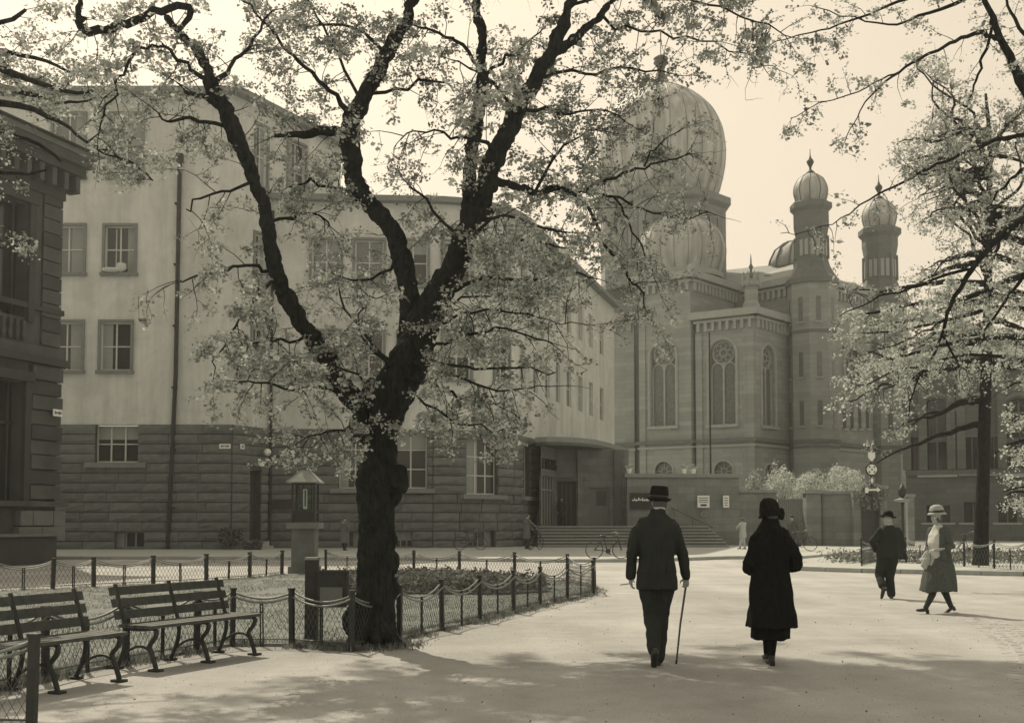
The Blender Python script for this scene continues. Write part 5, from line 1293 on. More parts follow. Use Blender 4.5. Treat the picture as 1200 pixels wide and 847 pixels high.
# right near tree (trunk outside the picture)
right_br = [
 [(1420, 330, 0, 60), (1330, 220, 0, 44), (1260, 165, 0, 36), (1215, 125, 0, 30), (1196, 95, 0, 22), (1183, 65, 0, 17), (1169, 30, 0, 13), (1155, 0, 0, 11), (1140, -50, 0, 8)],
 [(1172, 46, 0, 10), (1156, 41, -.1, 9), (1141, 42, -.2, 8), (1120, 49, -.3, 7), (1098, 59, -.4, 6), (1075, 72, -.5, 5.5), (1053, 85, -.6, 5), (1030, 104, -.7, 4), (1013, 122, -.8, 3), (1000, 145, -.9, 2.2), (991, 164, -1, 1.8)],
 [(1053, 85, -.6, 4), (1035, 92, -.5, 3), (1005, 108, -.4, 2.5), (960, 122, -.3, 2), (925, 140, -.2, 1.6)],
 [(1163, 20, 0, 8), (1160, 42, .2, 6), (1153, 65, .3, 6), (1146, 87, .4, 5), (1138, 108, .5, 4), (1132, 126, .6, 3)],
 [(1330, 190, .3, 20), (1260, 165, .2, 14), (1200, 158, .1, 9), (1149, 171, 0, 7), (1125, 182, -.1, 6), (1098, 193, -.2, 5.5), (1068, 208, -.3, 5), (1036, 224, -.4, 4), (1008, 241, -.5, 3), (975, 262, -.6, 2), (940, 272, -.7, 1.6), (915, 273, -.7, 1.3)],
 [(1380, 250, -.3, 26), (1260, 235, -.4, 20), (1200, 256, -.5, 17), (1173, 277, -.6, 14), (1155, 296, -.7, 12), (1139, 316, -.8, 11), (1124, 338, -.8, 9), (1110, 368, -.9, 8), (1105, 394, -.9, 6), (1094, 414, -.9, 5), (1083, 432, -1, 4), (1071, 462, -1, 3), (1066, 485, -1, 2)],
 [(1139, 316, -.8, 7), (1112, 322, -.9, 6), (1085, 330, -1, 5), (1055, 342, -1.1, 4), (1020, 352, -1.2, 3), (985, 370, -1.3, 2)],
 [(1108, 375, -.9, 5), (1090, 385, -.8, 4), (1060, 400, -.7, 3), (1030, 410, -.7, 2)],
 [(1150, -20, .2, 12), (1090, -10, .4, 9), (1052, 2, .5, 6), (1020, 15, .6, 5), (985, 28, .7, 4), (950, 38, .8, 3), (910, 48, .9, 2)],
 [(1180, -30, .2, 12), (1120, 5, .3, 8), (1075, 20, .4, 6), (1040, 28, .5, 4), (1000, 22, .6, 3), (960, 8, .7, 2)],
 [(1105, 394, -.9, 5), (1120, 420, -.7, 4), (1132, 434, -.6, 3)],
 [(1200, 320, .3, 8), (1185, 345, .5, 6), (1160, 380, .7, 4), (1150, 400, .9, 3)],
 [(1230, 60, .5, 14), (1200, 40, .6, 8), (1185, 15, .7, 6), (1178, -10, .8, 4)],
 [(1260, 190, .6, 12), (1205, 195, .7, 8), (1185, 210, .8, 6), (1165, 235, .9, 4)],
 [(1270, 460, 0, 8), (1215, 445, 0, 5), (1180, 455, 0, 3)], [(1270, 560, 0, 7), (1210, 570, 0, 4), (1175, 575, 0, 2)]]
rx = 7.2
right_br = [[(a_, b_, c_, w_*.74) for a_, b_, c_, w_ in q] for q in right_br]
side_tree('lime_tree', 'bare-looking branches reaching in from a tree outside the right edge', (rx, 12, 0), 12, right_br, .17, .28, 1, 0, per=5, size=.04, spread=.03, dens=.65, tr=[(rx+.45, 12, 0, .28), (rx+.42, 12, 2, .22), (rx+.38, 12, 4, .19), (rx+.42, 12.1, 5.2, .15), (rx+.6, 12.4, 7, .11), (rx+.7, 12.8, 9, .06), (rx+.9, 13, 10.5, .02)])
# far tree on the right pavement
q = G(1149, 662, .1); FY = q.y
far_tr = [(x_, y_, z_, r_*.85) for (x_, y_, z_), r_ in [(tuple(P(1149, 664, FY)), .31), (tuple(P(1150, 620, FY)), .27), (tuple(P(1152, 560, FY)), .24), (tuple(P(1154, 480, FY)), .22), (tuple(P(1157, 400, FY)), .19), (tuple(P(1158, 320, FY)), .15), (tuple(P(1159, 240, FY)), .12), (tuple(P(1160, 170, FY)), .09), (tuple(P(1155, 110, FY)), .05)]]
fb = []
for k in range(46):
    y0 = random.uniform(150, 500); side = random.choice((-1, -1, 1)); L_ = random.uniform(60, 165)*(1 if y0 > 300 or side > 0 else .62)*(1 if y0 < 420 else .8); up = random.uniform(-.25, .3)
    x0 = 1157; dy = random.uniform(-2.6, 2.6); pts = []
    for j in range(6):
        t = j/5; pts.append((x0+side*L_*t, y0+up*L_*t+25*t*t*random.uniform(.2, 1), dy*t, (9 if y0 > 250 else 6)*(1-t)+1.5))
    fb.append(pts)
for k in range(14):
    y0 = random.uniform(180, 330); side = random.choice((-1, 1)); pts = [(1158, y0, 0, 6)]+[(1158+side*random.uniform(8, 22)*j, y0-26*j, random.uniform(-.5, .5)*j, 6-j) for j in range(1, 5)]; fb.append(pts)
side_tree('lime_tree', 'tall slender tree with a straight dark trunk on the far pavement at the right', (q.x, q.y, .1), FY, fb, .5, .8, 1, 0, per=6, size=.09, spread=.09, tr=far_tr, bm='bark', dens=.8)
# extra bright boughs in front of it
side_tree('lime_tree', 'drooping bright leafy boughs of a second tree behind the right edge', (14.5, 27, 0), 27, [
 [(1400, 300, 0, 16), (1250, 310, 0, 12), (1180, 330, 0, 9), (1130, 350, 0, 7), (1080, 355, 0, 5), (1030, 365, 0, 4), (990, 375, 0, 2.5)],
 [(1300, 400, .5, 12), (1180, 395, .4, 9), (1130, 400, .3, 7), (1085, 410, .2, 5), (1045, 420, .1, 3), (1015, 412, 0, 2)],
 [(1300, 440, .3, 8), (1200, 422, .2, 6), (1140, 415, .1, 4.5), (1090, 425, 0, 3), (1040, 438, -.1, 2.4), (1008, 452, -.2, 1.6)],
 [(1300, 380, -.3, 10), (1190, 360, -.3, 7), (1120, 372, -.3, 5), (1070, 385, -.3, 4), (1020, 390, -.3, 2)],
 [(1320, 520, 0, 8), (1220, 515, 0, 6), (1190, 520, 0, 4), (1165, 530, 0, 2)],
 [(1320, 580, 0, 8), (1230, 572, 0, 5), (1200, 575, 0, 3), (1180, 580, 0, 2)]], .14, .6, 1, 0, per=8, size=.075, spread=.08, m1='leafb', tr=[(14.9, 27, 0, .28), (14.8, 27, 4, .22), (14.7, 27, 8, .14), (14.9, 27.2, 11, .07), (14.8, 27.3, 13, .02)])

# ================================================================== SHRUBS, BEDS, GRASS
def shrub(name, label, cat, c, r, n, size, m1, m2, per=7, spread=.1, stems=9, zlow=.1):
    t = thing(name, label, cat, c); mb = MB()
    for k in range(stems):
        a = random.uniform(0, 6.28); e = random.uniform(.3, 1); tip = Vector((math.cos(a)*r[0]*e*.7, math.sin(a)*r[1]*e*.7, r[2]*random.uniform(.5, .9)))
        mb.tube([(0, 0, 0), tip*.5+Vector((0, 0, .1*r[2])), tip], [.03, .02, .01], 4)
    mb.build('stem', M['bark'], t, local=True, kind='stuff')
    pts = []
    while len(pts) < n:
        p = Vector((random.uniform(-1, 1), random.uniform(-1, 1), random.uniform(0, 1)))
        q = Vector((p.x, p.y, (p.z-.4)/.62)); l = q.length
        bump = .82+.3*noise.noise(Vector((p.x*2.2+c[0], p.y*2.2, p.z*2.2)))+.15*noise.noise(Vector((p.x*6, p.y*6+c[1], p.z*6)))
        if l < bump and l > .35 and random.random() < .35+.65*l: pts.append((p.x*r[0], p.y*r[1], zlow+p.z*r[2]))
    k = len(pts)//2; leaves_mesh('foliage', pts[:k], size, M[m1], t, per, spread); leaves_mesh('foliage', pts[k:], size, M[m2], t, per, spread); return t
def shrub_px(label, pxl, pxr, pyt, pyb, Y, n, m1='leaf', m2='leafm', size=.11, name='shrub', cat='shrub', ry=None, z0=None, spread=.12):
    a = P(pxl, pyb, Y); b = P(pxr, pyt, Y); rr = abs(b.x-a.x)/2; z = z0 if z0 is not None else max(0, a.z)
    return shrub(name, label, cat, ((a.x+b.x)/2, Y, z), (rr, ry or rr, (b.z-z)), n, size, m1, m2, spread=spread)
shrub_px('pale shrub at the left end behind the low yard wall', 872, 900, 548, 580, 70, 500, 'lilac', 'leaf', z0=1.2)
shrub_px('big round pale shrub behind the gate, left of the middle one', 893, 935, 541, 580, 71, 900, 'leafb', 'lilac', z0=1.2, ry=1.4)
shrub_px('big round pale shrub behind the gate pier, middle of three', 926, 972, 546, 580, 71.5, 900, 'leafb', 'lilac', z0=1.2, ry=1.4)
shrub_px('big round pale shrub reaching to the sign post', 962, 1014, 541, 580, 71, 1100, 'leafb', 'lilac', z0=1.2, ry=1.4)
shrub_px('ivy bush hanging by the sign post above the dark side gate', 1006, 1036, 563, 598, 63, 500, 'leaf', 'leafm', z0=2.2, ry=.5, name='ivy_bush')
shrub_px('round dark potted bush against the stone base left of the side door', 256, 284, 619, 646, 56, 300, 'leafd', 'leafm', z0=.3, ry=.6, name='potted_bush')
shrub_px('small dark bush at the foot of the house wall behind the left fence', 285, 306, 636, 647, 55.8, 140, 'leafd', 'leafm', z0=.1, ry=.4, name='potted_bush')
# flower bed plants: low leafy cover
def inside(p, poly):
    c = False; n = len(poly)
    for i in range(n):
        a, b = poly[i], poly[(i+1) % n]
        if (a[1] > p[1]) != (b[1] > p[1]) and p[0] < (b[0]-a[0])*(p[1]-a[1])/(b[1]-a[1])+a[0]: c = not c
    return c
pts = []
while len(pts) < 2600:
    p = (random.uniform(-4.6, .8), random.uniform(22.3, 29.3))
    if inside(p, bed) and noise.noise(Vector((p[0]*2.5, p[1]*2.5, 0))) > -.32: pts.append((p[0], p[1], .08+random.uniform(.03, .22)+.08*noise.noise(Vector((p[0]*3, p[1]*3, 3)))))
o = leaves_mesh('flower_bed_plants', pts[:1500], .09, M['leafd'], None, 5, .07); o2 = leaves_mesh('flower_bed_plants', pts[1500:], .08, M['leafm'], None, 4, .07)
# grass blades: fringe along the fences and thin lawn cover
def blades(name, pts, h, wd, m):
    pts = np.array(pts, 'f'); N = len(pts); a = rng.uniform(0, 6.283, N); hh = h*rng.uniform(.5, 1.4, N); lean = rng.normal(0, .35, (N, 2))*hh[:, None]
    v = np.zeros((N, 3, 3), 'f'); v[:, 0] = pts; v[:, 1] = pts; v[:, 2] = pts
    v[:, 0, 0] -= np.cos(a)*wd/2; v[:, 0, 1] -= np.sin(a)*wd/2; v[:, 1, 0] += np.cos(a)*wd/2; v[:, 1, 1] += np.sin(a)*wd/2; v[:, 2, :2] += lean; v[:, 2, 2] += hh
    me = bpy.data.meshes.new(name); me.vertices.add(N*3); me.vertices.foreach_set('co', v.ravel()); me.loops.add(N*3); me.loops.foreach_set('vertex_index', np.arange(N*3, dtype='i')); me.polygons.add(N); me.polygons.foreach_set('loop_start', np.arange(0, N*3, 3, dtype='i')); me.update(calc_edges=True); me.validate()
    o = link(name, me, None, m); o['kind'] = 'stuff'; return o
gp = []
for _ in range(900):
    a = random.uniform(0, 6.283); r_ = .36+abs(random.gauss(0, .14)); q = G(438, 757); gp.append((q.x+math.cos(a)*r_, q.y+math.sin(a)*r_, 0))
for line, dens in ((F3, 700), (F2, 560), (F1b, 200), (F1, 200)):
    for a, b in zip(line, line[1:]):
        a = Vector((*a, 0)); b = Vector((*b, 0)); l = (b-a).length
        for _ in range(int(l*dens)):
            t = random.random(); w_ = random.gauss(0, .1); n_ = Vector(((b-a).y, -(b-a).x, 0)).normalized(); p = a+(b-a)*t+n_*w_
            if noise.noise(p*2.3) > -.12: gp.append((p.x, p.y, 0 if not inside((p.x, p.y), lawn_poly) else .03))
blades('grass_fringe', gp, .075, .012, M['leafm'])
gp = []
while len(gp) < 60000:
    y = 9.5+22.5*random.random()**1.2; x = random.uniform(-12.5, 1.9)
    if inside((x, y), lawn_poly) and not inside((x, y), bed) and noise.noise(Vector((x*.9, y*.9, 1)))+.5*noise.noise(Vector((x*4, y*4, 1))) > -.25: gp.append((x, y, .03))
blades('lawn_grass', gp, .035, .012, M['leafm'])
# low growth along the foot of the far right fence and the yard walls
pts = [(random.uniform(11, 22), 37.5+random.uniform(-.2, 2.5), .1+random.uniform(0, .35)) for _ in range(900)]
leaves_mesh('ground_cover', pts, .1, M['leafm'], None, 6, .12)

# ================================================================== STREET FURNITURE
# weather pillar with glazed lantern
c = G(357, 672); wp = thing('weather_pillar', 'stone pedestal carrying a glazed lantern case with a pyramid sheet roof, at the lawn edge', 'pillar', tuple(c)); k = c.y/F
zz = lambda py: P(357, py, c.y).z
MB().box((0, 0, .11), (.82, .82, .22)).build('plinth', M['stone3'], wp, local=True)
MB().box((0, 0, (.22+zz(619))/2), (.66, .66, zz(619)-.22)).build('pedestal', M['stone3'], wp, local=True)
MB().box((0, 0, (zz(619)+zz(612))/2), (.92, .92, zz(612)-zz(619))).build('slab', M['stone2'], wp, local=True)
z0, z1 = zz(612), zz(565)
for sx_ in (-.31, .31):
    for sy_ in (-.31, .31): MB().box((sx_, sy_, (z0+z1)/2), (.06, .06, z1-z0)).build('corner_post', M['metal'], wp, local=True)
mb = MB()
for s_ in (-.31, .31):
    for z in (z0+.03, z0+.3, z1-.04): mb.box((0, s_, z), (.56, .04, .05)); mb.box((s_, 0, z+.002), (.04, .56, .05))
    for x in (-.13, .13): mb.box((x, s_, (z0+.3+z1)/2), (.025, .03, z1-z0-.38))
mb.build('frame', M['metal'], wp, local=True)
MB().box((0, 0, z0+.15), (.6, .6, .24)).build('base_panel', M['metal'], wp, local=True)
for sy_ in (-.3, .3): MB().box((0, sy_, (z0+.3+z1)/2), (.5, .008, z1-z0-.36)).build('glass', M['clear'], wp, local=True)
o = MB().box((0, 0, z0+.68), (.13, .04, .58)).build('instrument', M['white'], wp, local=True); MB().box((0, -.03, z0+.70), (.03, .02, .46)).build('tube', M['ink'], o, local=True)
zr0, zr1 = zz(566), zz(549); v = []
mb = MB(); mb.lathe([(.66, zr0), (.66, zr0+.03), (.09, zr1)], (0, 0, 0), 4, rot=R(45)); mb.build('roof', M['wallc'], wp, local=True)
for kk in range(4): a = R(45+90*kk); MB().tube([(.665*math.cos(a), .665*math.sin(a), zr0+.03), (.09*math.cos(a), .09*math.sin(a), zr1)], .014, 5).build('hip_rib', M['roof'], wp, local=True)
MB().lathe([(.14, zr1-.02), (.15, zr1+.05), (.08, zr1+.09), (.1, zr1+.15), (.02, zr1+.24)], (0, 0, 0), 10).build('finial', M['copperd'], wp, True, True)
# litter post and bin
c = G(365, 755); lp = thing('litter_bin', 'dark square litter basket hung on a thick pale-capped post behind the fence', 'litter bin', tuple(c))
MB().box((0, 0, .52), (.15, .15, 1.04)).build('post', M['metal'], lp, local=True); MB().box((0, 0, 1.05), (.16, .16, .03)).build('cap', M['wallc'], lp, local=True)
zb = P(388, 709, c.y).z; zt = P(388, 668, c.y).z; bxw = .34
o = MB(); x0 = .09
for (cx_, cy_, sx_, sy_) in ((x0+bxw/2, -.14, bxw, .012), (x0+bxw/2, .14, bxw, .012), (x0, 0, .012, .27), (x0+bxw, 0, .012, .27)): o.box((cx_, cy_, (zb+zt)/2), (sx_, sy_, zt-zb))
o.box((x0+bxw/2, 0, zb+.01), (bxw-.01, .27, .012)); o = o.build('basket', M['metal'], lp, local=True)
MB().box((x0+bxw/2, -.155, zb+.13), (bxw*.8, .012, .2)).build('plate', M['stone2'], o, local=True)
mb = MB()
for kk in range(11): mb.box((x0+.02+kk*(bxw-.04)/10, -.152, zb+.03), (.008, .01, .06))
for zz_ in (zt-.01, zb+.0): mb.box((x0+bxw/2, -.15, zz_), (bxw+.03, .02, .025))
mb.build('rim', M['metal'], o, local=True); MB().box((x0-.03, 0, zt-.06), (.08, .06, .04)).build('bracket', M['metal'], lp, local=True)
# traffic sign post
c = G(1021.5, 650, .1); c = Vector(((1021.5-600)/F*44, 44, .1)); sg = thing('traffic_sign', 'post with a white tag, a ringed disc of crossed black squares and an arrow board', 'sign', tuple(c))
zp = lambda py: P(1021.5, py, 44).z-.1; kx = 44/F
MB().tube([(0, 0, 0), (0, 0, zp(530))], .04, 8).build('post', M['metal'], sg, local=True)
def flat(poly, y, m, name, par, th=.02):   # poly in (x, z)
    mb = MB(); n = len(poly); v = [(a, y, b) for a, b in poly]+[(a, y+th, b) for a, b in poly]; tri = tessellate_polygon([[Vector((a, b, 0)) for a, b in poly]])
    f = [tuple(t) for t in tri]+[tuple(i+n for i in t) for t in tri]+[(i, (i+1) % n, (i+1) % n+n, i+n) for i in range(n)]
    mb.add(v, f); return mb.build(name, M[m], par, local=True)
flat([(-4*kx, zp(530)), (4*kx, zp(530)), (4*kx, zp(536)), (0, zp(541)), (-4*kx, zp(536))], -.08, 'white', 'tag_plate', sg)
zc = zp(550); o = flat([(7.6*kx*math.cos(a), zc+7.6*kx*math.sin(a)) for a in [2*math.pi*i/24 for i in range(24)]], -.07, 'ink', 'disc', sg)
flat([(6.0*kx*math.cos(a), zc+6.0*kx*math.sin(a)) for a in [2*math.pi*i/24 for i in range(24)]], -.085, 'white', 'disc_face', o, .01)
for (x, z) in ((0, 0), (-3.1, 0), (3.1, 0), (0, 3.1), (0, -3.1), (-3, 3), (3, 3), (-3, -3), (3, -3)):
    if (x, z) in ((-3.1, 0), (3.1, 0), (0, 3.1), (0, -3.1)): continue
    r_ = 1.25*kx; flat([(x*kx-r_, zc+z*kx), (x*kx, zc+z*kx-r_), (x*kx+r_, zc+z*kx), (x*kx, zc+z*kx+r_)], -.095, 'ink', 'emblem', o, .008)
flat([(0, zp(559)), (1.6*kx, zp(563)), (0, zp(567)), (-1.6*kx, zp(563))], -.08, 'white', 'pointer', sg)
flat([(-8*kx, zp(571)), (-4.5*kx, zp(571)), (-4.5*kx, zp(572.8)), (6*kx, zp(572.8)), (6*kx, zp(571.2)), (10*kx, zp(573.8)), (6*kx, zp(576.4)), (6*kx, zp(574.8)), (-4.5*kx, zp(574.8)), (-4.5*kx, zp(577.5)), (-8*kx, zp(577.5))], -.08, 'white', 'arrow', sg)
# mast with a hanging wire
mY = 68.5; q = (833-600)/F*mY; zt = P(833, 390, mY).z; ms = thing('lamp_mast', 'tall thin mast with a small pale head rising behind the notice-board wall', 'mast', (q, mY, 0))
MB().tube([(0, 0, 0), (0, 0, zt)], [.06, .045], 8).build('mast', M['pipe'], ms, local=True); MB().ell((0, 0, zt+.1), (.16, .16, .12), 8).build('head', M['wallc'], ms, True, True)
# benches
def bench(label, c, rz, L_=2.0):
    t = thing('park_bench', label, 'bench', c, rz, group='slatted park benches along the fence')
    for x in (-.77, 0, .77):
        S = MB()
        front = [(.02, .0), (-.0, .03), (.05, .16), (.09, .25), (.02, .33), (.0, .40), (.04, .43)]
        pth = lambda ps: smooth_path([Vector((x, a, b)) for a, b in ps], [.019]*len(ps), 3)
        p_, r_ = pth(front); S.tube(p_, [.024]*len(p_), 8, flat=1.0)
        p_, r_ = pth([(.54, 0), (.50, .05), (.44, .18), (.41, .30), (.42, .42), (.47, .58), (.53, .74), (.57, .86)]); S.tube(p_, [.022]*len(p_), 8)
        p_, r_ = pth([(.02, .43), (.15, .415), (.3, .41), (.43, .42)]); S.tube(p_, [.02]*len(p_), 8)
        p_, r_ = pth([(.08, .2), (.16, .235), (.25, .235), (.35, .20), (.46, .13)]); S.tube(p_, [.014]*len(p_), 7)
        S.box((x, .0, .012), (.09, .13, .024)); S.box((x, .53, .012), (.09, .13, .024))
        S.build('cast_iron_leg', M['metal'], t, True, True)
    for i, y in enumerate((.03, .145, .26, .375)): MB().box((0, y, .445), (L_, .095, .032)).build('seat_slat', M['wood'], t, local=True)
    for z in (.55, .67, .79):
        y = .40+(z-.42)*.33+.03; mb = MB(); hz_ = .085
        mb.add([(-L_/2, y-.03+dy, z-hz_/2+dz) for dy, dz in ((0, 0), (.03, 0), (.03+.026, hz_), (.026, hz_))]+[(L_/2, y-.03+dy, z-hz_/2+dz) for dy, dz in ((0, 0), (.03, 0), (.03+.026, hz_), (.026, hz_))], [(0, 1, 2, 3), (7, 6, 5, 4), (0, 4, 5, 1), (1, 5, 6, 2), (2, 6, 7, 3), (3, 7, 4, 0)])
        mb.build('back_slat', M['wood'], t, local=True)
    return t
b1 = bench('right one of the two dark slatted benches before the netted fence', (-3.24, 11.92, 0), R(64.2), 1.72)
b2 = copy_tree(b1); b2.location = (-3.98, 9.80, 0); b2.rotation_euler = (0, 0, R(68)); b2['label'] = 'left dark slatted bench, cut by the left edge of the picture'
# bench end at the right edge
b3 = copy_tree(b1); b3.location = (7.3, 14.4, 0); b3.rotation_euler = (0, 0, R(-75)); b3['label'] = 'bench end just showing at the right edge of the picture'

# bicycles
def bicycle(label, c, rz, lean=.12):
    t = thing('bicycle', label, 'bicycle', c, rz, group='bicycles parked by the steps and wall'); t.rotation_euler = (lean, 0, rz)
    for x in (-.52, .52):
        w0 = MB(); w0.tube([(x+.33*math.cos(2*math.pi*i/28), 0, .34+.33*math.sin(2*math.pi*i/28)) for i in range(29)], .018, 6, cap=False); w = w0.build('wheel', M['ink'], t, local=True)
        s = MB()
        for k in range(14): a = 2*math.pi*k/14; s.tube([(x+.02*math.cos(a), .015*(-1)**k, .34+.02*math.sin(a)), (x+.32*math.cos(a), 0, .34+.32*math.sin(a))], .003, 3, cap=False)
        s.tube([(x, -.04, .34), (x, .04, .34)], .02, 6); s.build('spokes', M['rail'], w, local=True)
    f = MB(); B_ = (0, 0, .3); S_ = (-.18, 0, .82); H_ = (.38, 0, .86); H2 = (.4, 0, .72)
    for a, b in ((B_, S_), (S_, H_), (B_, H2), ((-.52, .05, .34), B_), ((-.52, -.05, .34), B_), ((-.52, .04, .34), (-.16, .02, .76)), ((-.52, -.04, .34), (-.16, -.02, .76)), (H_, (.52, .05, .34)), (H_, (.52, -.05, .34))): f.tube([a, b], .016, 6)
    f.build('frame', M['metal'], t, local=True)
    h = MB(); h.tube([(.37, 0, .86), (.35, 0, .98)], .014, 6); h.tube([(.2, -.28, .95), (.33, -.22, 1.0), (.36, 0, .99), (.33, .22, 1.0), (.2, .28, .95)], .012, 6); h.build('handlebar', M['rail'], t, local=True)
    MB().ell((-.2, 0, .88), (.14, .08, .035), 10).build('saddle', M['ink'], t, True, True)
    cr = MB(); cr.tube([(0, .05, .3), (.1, .05, .17)], .01, 5); cr.tube([(0, -.05, .3), (-.1, -.05, .43)], .01, 5); cr.box((.1, .09, .17), (.09, .06, .02)); cr.box((-.1, -.09, .43), (.09, .06, .02)); cr.tube([(0, -.04, .3), (0, -.05, .3)], .1, 12); cr.build('crank', M['metal'], t, local=True)
    return t
q = G(712, 654.5, .1); bk = bicycle('bicycle standing alone before the entrance steps', (q.x, q.y, .1), R(8))
for px, py, rz, lab in ((551, 644, 4, 'bicycle leaning on the stone wall under the wide three-light window'), (627, 644, 62, 'bicycle held by the pedestrian in a long coat at the step corner')):
    q = G(px, py, .1); b = copy_tree(bk); b.location = (q.x, min(q.y, 59.6), .1); b.rotation_euler = (.1, 0, R(rz)); b['label'] = lab
# ================================================================== PEOPLE
V3 = Vector
def seg(mb, pts, rs, n=12, flat=1., up=None):
    """tapered limb with rounded ends"""
    pts = [V3(p) for p in pts]; mb.tube(pts, rs, n, flat=flat, up=up)
    mb.ell(pts[0], (rs[0],)*3, n); mb.ell(pts[-1], (rs[-1],)*3, n)
def hand(mb, w_, d, nrm, k=1., curl=.9, side=1):
    """palm, four unequal curled fingers, thumb leaving the side of the palm"""
    d = V3(d).normalized(); nrm = V3(nrm); nrm = (nrm-d*nrm.dot(d)).normalized(); s = d.cross(nrm)*side; w_ = V3(w_)
    mb.tube([w_-d*.02, w_+d*.03*k, w_+d*.085*k], [.026*k, .036*k, .037*k], 10, flat=.5, up=nrm)
    mb.ell(w_+d*.045*k, (.028*k, .028*k, .028*k), 8)
    for i, (o_, l_) in enumerate(((-.028, .07), (-.0095, .082), (.0095, .078), (.028, .062))):
        p = w_+d*.083*k+s*o_*k; dd = d.copy(); pts = [p-d*.02*k]; 
        for j, f in enumerate((.45, .3, .25)):
            dd.rotate(Matrix.Rotation(curl*(.35+.5*(j > 0)), 3, s*side)) if True else 0
            p = p+dd*l_*f*k; pts.append(p.copy())
        mb.tube(pts, [.0095*k, .0095*k, .0085*k, .0075*k], 7)
    p = w_+d*.025*k-s*.028*k; q = p+(d*.5-s*.7+nrm*.35).normalized()*.035*k; r = q+(d*.9-s*.1+nrm*.35).normalized()*.03*k; mb.tube([w_+d*.02*k-s*.01*k, p, q, r], [.014*k, .012*k, .0105*k, .008*k], 7)
def head(mb, c, face, k=1., tilt=0.):
    """skull, jaw, nose, brow, lips, ears; face = unit vector the face looks along"""
    f = V3(face).normalized(); s = f.cross(V3((0, 0, 1))).normalized(); u = s.cross(f); c = V3(c); rot = Matrix((s, f, u)).transposed()
    mb.ell(c+u*.02*k-f*.01*k, (.075*k, .095*k, .095*k), 16, rot); mb.ell(c-u*.045*k+f*.02*k, (.056*k, .07*k, .065*k), 14, rot); mb.ell(c-u*.09*k+f*.06*k, (.025*k, .022*k, .02*k), 8, rot)
    mb.tube([c+f*.088*k+u*.015*k, c+f*.112*k-u*.022*k], [.008*k, .014*k], 8); mb.ell(c+f*.1*k-u*.028*k, (.017*k, .014*k, .01*k), 8, rot)
    mb.tube([c+f*.078*k-s*.04*k+u*.022*k, c+f*.09*k+u*.026*k, c+f*.078*k+s*.04*k+u*.022*k], [.010*k]*3, 7)
    mb.ell(c+f*.085*k-u*.058*k, (.022*k, .011*k, .007*k), 8, rot); mb.ell(c+f*.083*k-u*.07*k, (.018*k, .011*k, .008*k), 8, rot)
    for q in (-1, 1): mb.ell(c+s*q*.076*k-f*.005*k-u*.01*k, (.011*k, .022*k, .032*k), 8, rot)
    return rot
def eyes(parent, c, face, k=1.):
    f = V3(face).normalized(); s = f.cross(V3((0, 0, 1))).normalized(); u = s.cross(f); c = V3(c)
    for q in (-1, 1):
        e = MB().ell(c+f*.077*k+s*q*.031*k+u*.002*k, (.0135*k,)*3, 8).build('eye', M['white'], parent, True, True); MB().ell(c+f*.088*k+s*q*.031*k+u*.002*k, (.006*k,)*3, 6).build('iris', M['ink'], e, True, True)
def legs_cloth(mb, hipz, L, Rr, r0=.095, r1=.062, r2=.05):
    pass
def shoe(parent, ank, d, pitch=0., k=1., heel=.02, m='shoe'):
    d = V3(d).normalized(); a = V3(ank); up = V3((0, 0, 1)); s = d.cross(up).normalized()
    rotp = Matrix.Rotation(pitch, 3, s); dd = rotp @ d; uu = rotp @ up; g = lambda f, z, x=0: a+dd*f*k+uu*z*k+s*x*k
    mb = MB(); mb.tube([g(-.055, -.045), g(0, -.035), g(.07, -.05), g(.14, -.062), g(.19, -.068)], [.034*k, .042*k, .04*k, .036*k, .02*k], 10, flat=.8); mb.ell(g(-.05, -.045), (.034*k,)*3, 10); mb.ell(g(.185, -.066), (.026*k,)*3, 10); mb.tube([g(-.01, -.03), g(-.015, .03)], [.042*k, .04*k], 10)
    o = fuse(mb, 'shoe', M[m], parent, .008, 2)
    h = MB(); c = g(-.055, -.08); h.tube([g(-.055, -.06), g(-.055, -.1)], [.032*k, .03*k], 8); h.build('heel', M['shoe'], o, local=True); return o

# ---- man with cane, seen from behind
q = G(769, 779); mn = thing('person', 'man in dark suit and bowler-like hat walking away, cane in his right hand', 'person', (q.x, q.y, 0), R(0)); K = 1.0
mn['label'] = 'man in dark suit and black hat walking away with a cane'
body = MB()
hc = V3((.06, .07, 1.705)); face = V3((.16, 1, -.16)).normalized()
seg(body, [(.02, .0, .95), (.02, .01, 1.15), (.02, .0, 1.38)], [.11, .10, .10], 14); seg(body, [(.02, 0, 1.44), (.045, .04, 1.6)], [.06, .055], 12); head(body, hc, face)
sh = {-1: V3((-.165, .0, 1.455)), 1: V3((.195, .0, 1.445))}; el = {-1: V3((-.255, -.03, 1.17)), 1: V3((.285, .02, 1.16))}; wr = {-1: V3((-.255, .06, .93)), 1: V3((.335, .10, .92))}
for k in (-1, 1): seg(body, [sh[k]-V3((0, 0, .02)), el[k], wr[k]], [.045, .038, .028], 10); seg(body, [(k*.06, 0, 1.4), sh[k]-V3((0, 0, .02))], [.06, .045], 10)
hand(body, wr[-1], (0, .1, -1), (1, .2, 0), 1.0, .75, -1); hand(body, wr[1], (.05, .12, -1), (-.3, 1, 0), 1.0, 1.25, 1)
hipL, hipR = V3((-.075, 0, .93)), V3((.1, 0, .93)); kL, kR = V3((-.035, .05, .5)), V3((.06, .07, .5)); aL, aR = V3((-.045, -.22, .17)), V3((.02, .03, .09))
for h_, k_, a_ in ((hipL, kL, aL), (hipR, kR, aR)): seg(body, [h_, k_, a_], [.085, .06, .042], 12)
bo = fuse(body, 'body', M['skin'], mn, .0085, 2)
